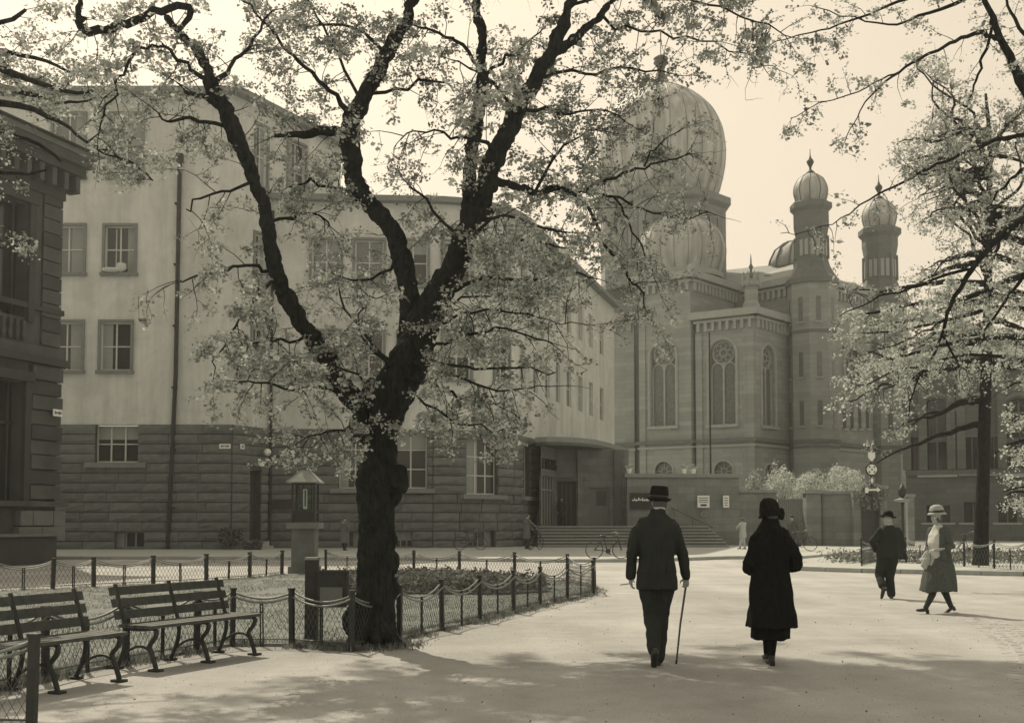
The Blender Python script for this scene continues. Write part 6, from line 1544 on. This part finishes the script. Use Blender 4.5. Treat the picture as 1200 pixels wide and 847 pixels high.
hr = MB(); hr.ell(hc+V3((0, -.022, -.005)), (.081, .088, .082), 14); fuse(hr, 'hair', M['hair'], mn, .01, 1, .004, 1, 40)
eyes(mn, hc, face)
tr = MB(); seg(tr, [hipL+V3((0, 0, .05)), (hipL+kL)/2, kL, (kL+aL)/2, aL+V3((0, .02, .01))], [.12, .105, .082, .075, .072], 14); seg(tr, [hipR+V3((0, 0, .05)), (hipR+kR)/2, kR, (kR+aR)/2, aR+V3((0, -.01, .0))], [.12, .105, .084, .078, .08], 14); tr.ell((.01, 0, .95), (.18, .13, .14), 14)
fuse(tr, 'trousers', M['suit'], mn, .010, 3, .013, .6, 9, 3)
jk = MB(); jk.loft([(.015, .0, .795, .215, .155), (.015, .0, .87, .21, .15), (.015, 0, 1.0, .2, .142), (.015, 0, 1.12, .19, .135), (.015, -.01, 1.28, .205, .14), (.015, -.01, 1.39, .212, .135), (.016, .0, 1.46, .218, .125), (.018, .0, 1.515, .185, .11), (.025, .005, 1.55, .125, .09), (.035, .015, 1.585, .078, .075), (.042, .025, 1.63, .068, .066)])
for k in (-1, 1):
    e = el[k]; w_ = wr[k]; seg(jk, [sh[k]+V3((-k*.04, 0, .01)), sh[k]+V3((k*.012, 0, -.05)), e, (e+w_)/2, w_+V3((0, -.01, .0))], [.075, .078, .064, .056, .048], 14)
fuse(jk, 'jacket', M['suit'], mn, .0095, 5, .024, .35, 8, 1)
MB().tube([(.015, -.158, .80), (.015, -.156, .95), (.015, -.146, 1.1), (.015, -.150, 1.28), (.016, -.148, 1.4)], .003, 5).build('back_seam', M['ink'], mn, local=True)
for k_ in (-1, 1): MB().box((.015+k_*.13, -.118, .99), (.11, .012, .035), k_*.55).build('pocket_flap', M['suit'], mn, local=True)
co = MB(); co.loft([(.042, .025, 1.61, .066, .064), (.048, .035, 1.655, .06, .06)]); co.build('shirt_collar', M['cream'], mn, True, True)
up = (V3((0, .16, 1))).normalized()
ht = MB(); ht.loft([(0, 0, -.03, .102, .12), (0, 0, .05, .10, .118), (0, 0, .115, .092, .108), (0, 0, .13, .082, .10), (0, 0, .112, .02, .06)]); hh = ht.build('hat', M['hat'], mn, True, True)
hh.location = hc+V3((-.01, .0, .042)); hh.rotation_euler = (R(-2), R(4), R(-9))
hb = MB(); hb.loft([(0, 0, -.022, .128, .165), (0, 0, -.012, .135, .172), (0, 0, .004, .10, .12)]); b_ = hb.build('hat_brim', M['hat'], hh, True, True)
for v in b_.data.vertices:
    if abs(v.co.x) > .10: v.co.z += .02*(abs(v.co.x)-.10)/.04
MB().loft([(0, 0, .0, .1035, .1215), (0, 0, .03, .102, .12)]).build('hat_band', M['ink'], hh, True, True)
shoe(mn, aR, (.15, 1, 0), 0, 1.); shoe(mn, aL, (0, 1, 0), -.85, 1.)
cn = thing('walking_cane', 'thin cane held by the man in the dark suit', 'cane', (q.x+.225, q.y+.1, 0))
MB().tube([(0, 0, .0), (.05, 0.02, .42), (.118, .05, .83)], [.009, .011, .012], 8).build('shaft', M['cane'], cn, True, True); MB().tube([(0, 0, -.0), (.004, 0, .04)], [.011, .011], 8).build('ferrule', M['metal'], cn, local=True)
MB().tube([(.118, .05, .83), (.122, .055, .87), (.118, .08, .895), (.112, .12, .89), (.11, .14, .865)], [.0125]*5, 8).build('handle', M['cane'], cn, True, True)
cg = thing('cigar', 'small cigar in the left hand of the man in the dark suit', 'cigar', (q.x-.27, q.y+.1, .845)); MB().tube([(0, 0, 0), (-.09, .03, -.015)], [.006, .006], 6).build('roll', M['woodl'], cg, local=True)

# ---- woman in long black coat, from behind
q = G(905, 779); wn = thing('person', 'woman in a long black coat and close black hat walking away', 'person', (q.x, q.y, 0), 0)
body = MB(); hc = V3((.015, .06, 1.585)); face = V3((.3, 1, -.15)).normalized()
seg(body, [(0, 0, .9), (0, 0, 1.1), (0, 0, 1.28)], [.10, .09, .09], 14); seg(body, [(0, 0, 1.33), (.01, .03, 1.47)], [.055, .048], 12); head(body, hc, face, .94)
sh = {-1: V3((-.15, 0, 1.355)), 1: V3((.16, 0, 1.355))}; el = {-1: V3((-.225, -.02, 1.06)), 1: V3((.255, .0, 1.05))}; wr = {-1: V3((-.12, .2, .97)), 1: V3((.14, .21, 1.0))}
for k in (-1, 1): seg(body, [sh[k]-V3((0, 0, .02)), el[k], wr[k]], [.04, .035, .025], 10); seg(body, [(k*.05, 0, 1.31), sh[k]-V3((0, 0, .02))], [.05, .04], 10); hand(body, wr[k], (-k*1, .2, -.1), (0, .3, -1), .9, 1.0, k)
hl, hr_ = V3((-.07, 0, .86)), V3((.08, 0, .86)); kl, kr = V3((-.02, .12, .48)), V3((.02, .03, .47)); al, ar = V3((.03, .36, .085)), V3((-.01, .0, .08))
for h_, k_, a_ in ((hl, kl, al), (hr_, kr, ar)): seg(body, [h_, k_], [.08, .055], 12); seg(body, [k_, k_*.55+a_*.45+V3((0, -.015, 0)), a_], [.052, .05, .034], 12)
fuse(body, 'body', M['skin'], wn, .0085, 2)
stk = MB()
for k_, a_ in ((kl, al), (kr, ar)): seg(stk, [k_, k_*.55+a_*.45+V3((0, -.015, 0)), a_], [.056, .055, .039], 12)
fuse(stk, 'stockings', M['coat'], wn, .009, 2)
sk = MB(); sk.loft([(0, .03, .275, .205, .2), (0, .02, .45, .2, .19), (0, 0, .75, .18, .15), (0, 0, .95, .15, .12)]); fuse(sk, 'skirt', M['coat'], wn, .012, 3, .03, .12, 8, 5)
ct = MB(); ct.loft([(.0, .01, .40, .262, .235), (0, .01, .50, .25, .22), (0, 0, .72, .222, .18), (0, 0, .9, .205, .155), (.0, 0, 1.05, .185, .14), (.0, 0, 1.2, .19, .14), (0, 0, 1.3, .19, .13), (0, .0, 1.385, .185, .115), (.003, .0, 1.43, .145, .1), (.006, .01, 1.465, .09, .08), (.012, .02, 1.53, .072, .072)])
for k in (-1, 1): seg(ct, [sh[k]+V3((-k*.03, 0, 0)), sh[k]+V3((k*.008, 0, -.09)), el[k], (el[k]+wr[k])/2+V3((k*.01, 0, -.01)), wr[k]], [.075, .08, .082, .07, .06], 14)
fuse(ct, 'coat', M['coat'], wn, .010, 4, .034, .18, 9, 9)
hr2 = MB(); hr2.ell(hc+V3((0, -.02, -.03)), (.08, .085, .075), 14); hr2.ell(hc+V3((0, -.07, -.06)), (.045, .035, .04), 10); fuse(hr2, 'hair', M['hair'], wn, .01, 1, .004, 1, 40)
eyes(wn, hc, face, .94)
ht = MB(); ht.loft([(0, -.005, -.035, .105, .12), (0, -.005, .02, .104, .12), (0, 0, .08, .098, .112), (0, 0, .125, .08, .09), (0, 0, .15, .04, .05)]); hh = fuse(ht, 'hat', M['hat'], wn, .01, 3, .012, .8, 14, 4); hh.location = hc+V3((-.01, -.0, .015)); hh.rotation_euler = (R(-6), R(-5), 0)
br = MB(); br.loft([(0, .01, -.05, .114, .14), (0, .01, -.035, .116, .142), (0, 0, -.015, .1, .115)]); br.build('hat_brim', M['hat'], hh, True, True)
orn = MB()
for k in range(9): orn.ell((.1+random.uniform(-.02, .035), random.uniform(-.06, .0), -.02+random.uniform(-.05, .04)), (.035, .03, .03), 8)
fuse(orn, 'hat_bow', M['hat'], hh, .009, 1, .01, 1, 20)
shoe(wn, ar, (-.05, 1, 0), 0, .9); shoe(wn, al, (0, 1, 0), 0, .9)

# ---- man striding away at the right, jacket blown open
q = G(1043, 701); m2 = thing('person', 'man in dark hat and flared open jacket striding away at the right', 'person', (q.x, q.y, 0), R(0))
body = MB(); hc = V3((.01, .07, 1.55)); face = V3((.5, 1, -.1)).normalized()
seg(body, [(-.02, 0, .85), (-.02, 0, 1.05), (0, 0, 1.22)], [.11, .10, .10], 12); seg(body, [(0, 0, 1.28), (.01, .04, 1.45)], [.06, .055], 10); head(body, hc, face, .95)
sh = {-1: V3((-.19, 0, 1.31)), 1: V3((.19, 0, 1.31))}; el = {-1: V3((-.34, -.02, 1.1)), 1: V3((.26, .03, 1.04))}; wr = {-1: V3((-.22, .16, .93)), 1: V3((.24, .14, .84))}
for k in (-1, 1): seg(body, [sh[k], el[k], wr[k]], [.045, .038, .028], 10); hand(body, wr[k], (0, .5, -.6), (-k, .2, 0), .95, .9, k); seg(body, [(k*.06, 0, 1.27), sh[k]], [.05, .045], 10)
hl, hr_ = V3((-.1, 0, .82)), V3((.08, 0, .82)); kl, kr = V3((-.17, .1, .47)), V3((.02, .06, .45)); al, ar = V3((-.2, -.18, .2)), V3((.03, .02, .09))
for h_, k_, a_ in ((hl, kl, al), (hr_, kr, ar)): seg(body, [h_, k_, a_], [.085, .06, .042], 12)
fuse(body, 'body', M['skin'], m2, .011, 2)
MBh = MB(); MBh.ell(hc+V3((-.01, -.025, -.02)), (.082, .085, .08), 12); fuse(MBh, 'hair', M['hairg'], m2, .012, 1)
tr = MB(); seg(tr, [hl+V3((0, 0, .05)), kl, al+V3((0, .04, .06))], [.125, .09, .075], 12); seg(tr, [hr_+V3((0, 0, .05)), kr, ar], [.12, .09, .085], 12); tr.ell((-.01, 0, .86), (.19, .14, .13), 12); fuse(tr, 'trousers', M['suit'], m2, .014, 3, .012, .5, 9, 4)
jk = MB(); jk.loft([(.0, .0, .80, .24, .17), (-.01, 0, .95, .22, .16), (-.01, 0, 1.1, .21, .15), (0, 0, 1.22, .215, .145), (0, 0, 1.32, .19, .12), (.003, .0, 1.385, .13, .1), (.006, .015, 1.43, .085, .08)]); jk.loft([(.24, .02, .77, .13, .08), (.2, .02, .9, .12, .09), (.14, .01, 1.05, .1, .1), (.08, 0, 1.2, .1, .1)])
for k in (-1, 1): seg(jk, [sh[k]+V3((-k*.03, 0, 0)), sh[k]+V3((k*.01, 0, -.06)), el[k], (el[k]+wr[k])/2, wr[k]], [.08, .08, .075, .06, .05], 12)
fuse(jk, 'jacket', M['suit'], m2, .014, 4, .02, .3, 6, 2)
MB().loft([(.004, .015, 1.42, .078, .078), (.008, .03, 1.49, .072, .075)]).build('scarf', M['cotton'], m2, True, True)
ht = MB(); ht.loft([(0, 0, 0, .095, .115), (0, 0, .07, .09, .11), (0, 0, .105, .06, .09), (0, 0, .095, .02, .05)]); hh = ht.build('hat', M['hat'], m2, True, True); hh.location = hc+V3((0, 0, .055)); hh.rotation_euler = (R(-5), R(8), 0)
MB().loft([(0, 0, -.012, .155, .175), (0, 0, -.002, .158, .178), (0, 0, .012, .10, .12)]).build('hat_brim', M['hat'], hh, True, True)
shoe(m2, ar, (.3, 1, 0)); shoe(m2, al, (-.1, 1, 0), -.9)

# ---- woman crossing to the left at the right, pale hat and blouse
q = G(1102, 718); w2 = thing('person', 'woman with pale banded hat and light blouse under a dark coat, striding left', 'person', (q.x, q.y, 0), R(90))   # local +Y looks to picture left
w2['label'] = 'woman in pale banded hat and light blouse striding left'
w2.rotation_euler = (0, 0, R(112)); body = MB(); hc = V3((0, .045, 1.565)); face = V3((0, 1, -.12)).normalized()
seg(body, [(0, 0, .9), (0, 0, 1.1), (0, 0, 1.26)], [.10, .09, .09], 14); seg(body, [(0, 0, 1.31), (0, .02, 1.47)], [.052, .05], 12); head(body, hc, face, .94)
sh = {-1: V3((-.175, 0, 1.35)), 1: V3((.175, 0, 1.35))}; el = {-1: V3((-.24, -.04, 1.08)), 1: V3((.24, -.03, 1.07))}; wr = {-1: V3((-.12, .2, 1.04)), 1: V3((.2, .16, .9))}
for k in (-1, 1): seg(body, [sh[k], el[k], wr[k]], [.05, .04, .026], 10); seg(body, [(k*.06, 0, 1.33), sh[k]], [.06, .05], 10); hand(body, wr[k], (-k*.5, .8, -.3), (0, .1, -1), .9, 1.2, k)
hl, hr_ = V3((-.08, 0, .86)), V3((.08, 0, .86)); kl, kr = V3((-.07, .15, .48)), V3((.06, -.07, .46)); al, ar = V3((-.06, .36, .10)), V3((.05, -.27, .10))
for h_, k_, a_ in ((hl, kl, al), (hr_, kr, ar)): seg(body, [h_, k_], [.085, .058], 12); seg(body, [k_, k_*.55+a_*.45+V3((0, -.02, 0)), a_], [.055, .054, .036], 12)
fuse(body, 'body', M['skin'], w2, .0095, 2)
stk = MB()
for k_, a_ in ((kl, al), (kr, ar)): seg(stk, [k_, k_*.55+a_*.45+V3((0, -.02, 0)), a_], [.058, .058, .04], 12)
fuse(stk, 'stockings', M['suit2'], w2, .01, 2)
bl = MB(); bl.loft([(0, .015, .86, .14, .14), (0, .02, 1.0, .135, .13), (0, .025, 1.15, .16, .145), (0, .01, 1.28, .155, .13), (0, 0, 1.365, .12, .095), (0, .01, 1.42, .075, .07), (0, .01, 1.45, .06, .06)]); fuse(bl, 'blouse', M['cream'], w2, .011, 3, .01, .4, 9, 2)
sk = MB(); sk.loft([(0, .03, .36, .26, .30), (0, .02, .55, .25, .26), (0, 0, .8, .205, .2), (0, 0, .98, .15, .14)]); fuse(sk, 'skirt', M['tweed'], w2, .013, 3, .03, .12, 7, 8)
fr = MB(); fr.loft([(0, .19, .40, .13, .13), (0, .17, .6, .11, .09), (0, .14, .8, .08, .06), (0, .12, .94, .06, .03)]); fuse(fr, 'skirt_front_panel', M['cotton'], w2, .013, 2, .015, .2, 9, 3)
ct = MB(); ct.loft([(0, -.05, .84, .19, .13), (0, -.055, 1.0, .17, .11), (0, -.055, 1.2, .18, .11), (0, -.04, 1.32, .17, .095), (0, -.03, 1.4, .09, .06)])
for k in (-1, 1):
    seg(ct, [sh[k]+V3((-k*.03, 0, 0)), sh[k]+V3((k*.01, 0, -.06)), el[k], el[k]*.72+wr[k]*.28], [.075, .073, .064, .06], 12); seg(ct, [(k*.12, .05, 1.36), (k*.15, .08, 1.15), (k*.16, .06, .9)], [.045, .05, .05], 10)
fuse(ct, 'cardigan', M['tweed'], w2, .011, 4, .012, .4, 8, 6)
MBh = MB(); MBh.ell(hc+V3((0, -.02, -.015)), (.083, .085, .085), 12); fuse(MBh, 'hair', M['hair'], w2, .012, 1, .004, 1, 40); eyes(w2, hc, face, .94)
ht = MB(); ht.loft([(0, 0, -.02, .102, .118), (0, 0, .06, .10, .115), (0, 0, .11, .08, .095), (0, 0, .135, .03, .04)]); hh = ht.build('hat', M['straw'], w2, True, True); hh.location = hc+V3((0, -.012, .082)); hh.rotation_euler = (R(-4), 0, 0)
MB().loft([(0, 0, -.03, .128, .15), (0, 0, -.018, .132, .155), (0, 0, .012, .10, .12)]).build('hat_brim', M['straw'], hh, True, True); MB().loft([(0, 0, -.002, .106, .1215), (0, 0, .045, .1035, .119)]).build('hat_band', M['ink'], hh, True, True)
shoe(w2, al, (0, 1, 0), .15, .9); shoe(w2, ar, (0, 1, 0), -.35, .9)
bg_ = thing('cloth_bag', 'pale crumpled bag hanging from the hands of the woman striding left', 'bag', (q.x-.2, q.y-.0, .72)); bb_ = MB(); bb_.loft([(0, 0, 0, .05, .06), (0, 0, .06, .09, .07), (0, 0, .16, .085, .06), (0, 0, .24, .04, .03), (0, 0, .30, .02, .02)]); fuse(bb_, 'pouch', M['cotton'], bg_, .009, 1, .025, .6, 16, 3)
MB().tube([(0, -.01, .28), (-.01, -.02, .36), (.03, -.01, .38), (.02, 0, .28)], .006, 5).build('handle', M['cotton'], bg_, True, True)

# ---- small distant figures
def small(label, px, py, Y, z, rz, coat, hem, legs, hat=True, h=1.72, arm=None, bag=False, lean=0., slim=1.):
    X = (px-600)/F*Y; t = thing('person', label, 'person', (X, Y, z), R(rz)); k = h/1.72; b = MB(); hc = V3((0, .04+lean*.3, 1.58))
    seg(b, [(0, 0, .9), (0, lean*.1, 1.1), (0, lean*.2, 1.3)], [.13, .125, .13], 10); seg(b, [(0, lean*.2, 1.36), (0, .02+lean*.25, 1.48)], [.06, .055], 8); head(b, hc, V3((0, 1, -.1)), .95)
    W_ = arm or {-1: V3((-.2, .1, .88)), 1: V3((.2, .02, .86))}; E_ = {s: (V3((s*.19, 0, 1.38))+W_[s])/2+V3((s*.05, -.06, 0)) for s in (-1, 1)}
    for s in (-1, 1): seg(b, [(s*.17, lean*.2, 1.38), E_[s], W_[s]], [.05, .042, .028], 8); hand(b, W_[s], (0, .3, -1), (-s, 0, 0), .95, .9, s)
    A_ = {-1: V3((-.09, .14, .09)), 1: V3((.08, -.06, .09))}
    for s in (-1, 1): seg(b, [(s*.08, 0, .88), (s*.08, .04, .48), A_[s]], [.085, .06, .04], 8)
    b.v = [(x*k, y*k, zz_*k) for x, y, zz_ in b.v]; fuse(b, 'body', M['skin'], t, .018, 1)
    c = MB(); c.loft([(0, 0, hem, .2*slim, .16), (0, 0, (hem+1.05)/2, .195*slim, .15), (0, lean*.1, 1.1, .18, .13), (0, lean*.2, 1.3, .19, .13), (0, lean*.2, 1.4, .12, .09), (0, lean*.2, 1.45, .07, .06)])
    for s in (-1, 1): seg(c, [(s*.16, lean*.2, 1.37), E_[s], W_[s]], [.075, .065, .05], 8)
    c.v = [(x*k, y*k, zz_*k) for x, y, zz_ in c.v]; fuse(c, 'coat', M[coat], t, .018, 2, .015, .3, 6, int(px))
    tr = MB()
    for s in (-1, 1): seg(tr, [(s*.08, 0, .9), (s*.08, .04, .48), A_[s]], [.11, .085, .07 if legs != 'stock' else .045], 8)
    tr.v = [(x*k, y*k, zz_*k) for x, y, zz_ in tr.v]; fuse(tr, 'trousers' if legs != 'stock' else 'stockings', M['suit2' if legs == 'stock' else legs], t, .018, 1)
    for s in (-1, 1): shoe(t, A_[s]*k, (0, 1, 0))
    if hat:
        hh = MB().loft([(0, 0, 0, .098, .115), (0, 0, .09, .085, .1), (0, 0, .12, .04, .05)]).build('hat', M['ink'], t, True, True); hh.location = (hc+V3((0, 0, .05)))*k; MB().loft([(0, 0, -.01, .15, .17), (0, 0, .01, .14, .16)]).build('hat_brim', M['ink'], hh, True, True)
    else: MB().ell((hc+V3((0, -.015, .025)))*k, (.088, .1, .09), 10).build('hair', M['hair'], t, True, True)
    return t
small('pedestrian in a plain dark dress standing between the stone pillar and the tree', 404, 645, 54.5, .1, -20, 'greyc', .35, 'stock', False, 1.72)
small('pedestrian in long grey coat at the left end of the entrance steps', 617, 645, 57.2, .1, -60, 'greyc', .5, 'suit2', False, 1.85, {-1: V3((-.15, .38, 1.02)), 1: V3((.2, .42, 1.05))}, lean=.1)
small('figure in black standing in the dark entrance doorway', 658, 615, 67.3, PLAT, 185, 'suit', .5, 'suit', True, 1.8)
small('person in light clothes standing by the yard wall', 870, 646, 57, .1, 30, 'cotton', .62, 'cotton', False, 1.62, {-1: V3((-.16, .3, 1.15)), 1: V3((.16, .3, 1.15))})
small('person with a bicycle half hidden behind the coated woman', 927, 648, 54, .1, -35, 'tweed', .6, 'suit2', True, 1.7, {-1: V3((-.2, .35, 1.0)), 1: V3((.2, .35, 1.0))})
q = ((936-600)/F*53.6, 53.6); b = copy_tree(bk); b.location = (q[0], q[1], .1); b.rotation_euler = (.1, 0, R(-25)); b['label'] = 'bicycle held by the person behind the coated woman'
q = ((1133-600)/F*44, 44); b = copy_tree(bk); b.location = (q[0], q[1], .1); b.rotation_euler = (.08, 0, R(15)); b['label'] = 'bicycle standing behind the right-hand tree trunk'
# pillow lying in the open upper window
p = P(134, 315, 56.8); t = thing('pillow', 'white bedding airing on the sill of the open window of the upper storey', 'pillow', (p.x, p.y, ROW2[0])); b = MB(); b.ell((-.15, -.05, .1), (.5, .22, .12), 14); b.ell((.35, 0, .26), (.28, .16, .25), 12); fuse(b, 'feather_pillow', M['cream'], t, .03, 2, .03, 1, 6, 2)
# fallen bits of leaf litter and small stones on the path
pts = [(random.uniform(-4, 7.5), 7.5+16*random.random()**1.3, .006) for _ in range(500)]
leaves_mesh('path_litter', pts, .022, M['leafm'], None, 1, .01)

# loose pebbles near the camera
ptsn = [(random.uniform(-4.5, 7), 7.6+9*random.random()**1.5) for _ in range(2600)]; mb = MB()
for x_, y_ in ptsn:
    if inside((x_, y_), lawn_poly): continue
    r_ = random.uniform(.004, .013); a_ = random.uniform(0, 3); c_, s_ = math.cos(a_)*r_, math.sin(a_)*r_; h_ = r_*.6
    mb.add([(x_+c_, y_+s_, 0), (x_-s_*.7, y_+c_*.7, 0), (x_-c_, y_-s_, 0), (x_+s_*.8, y_-c_*.8, 0), (x_, y_, h_)], [(0, 1, 4), (1, 2, 4), (2, 3, 4), (3, 0, 4)])
mb.build('pebbles', M['pebble'], kind='stuff')
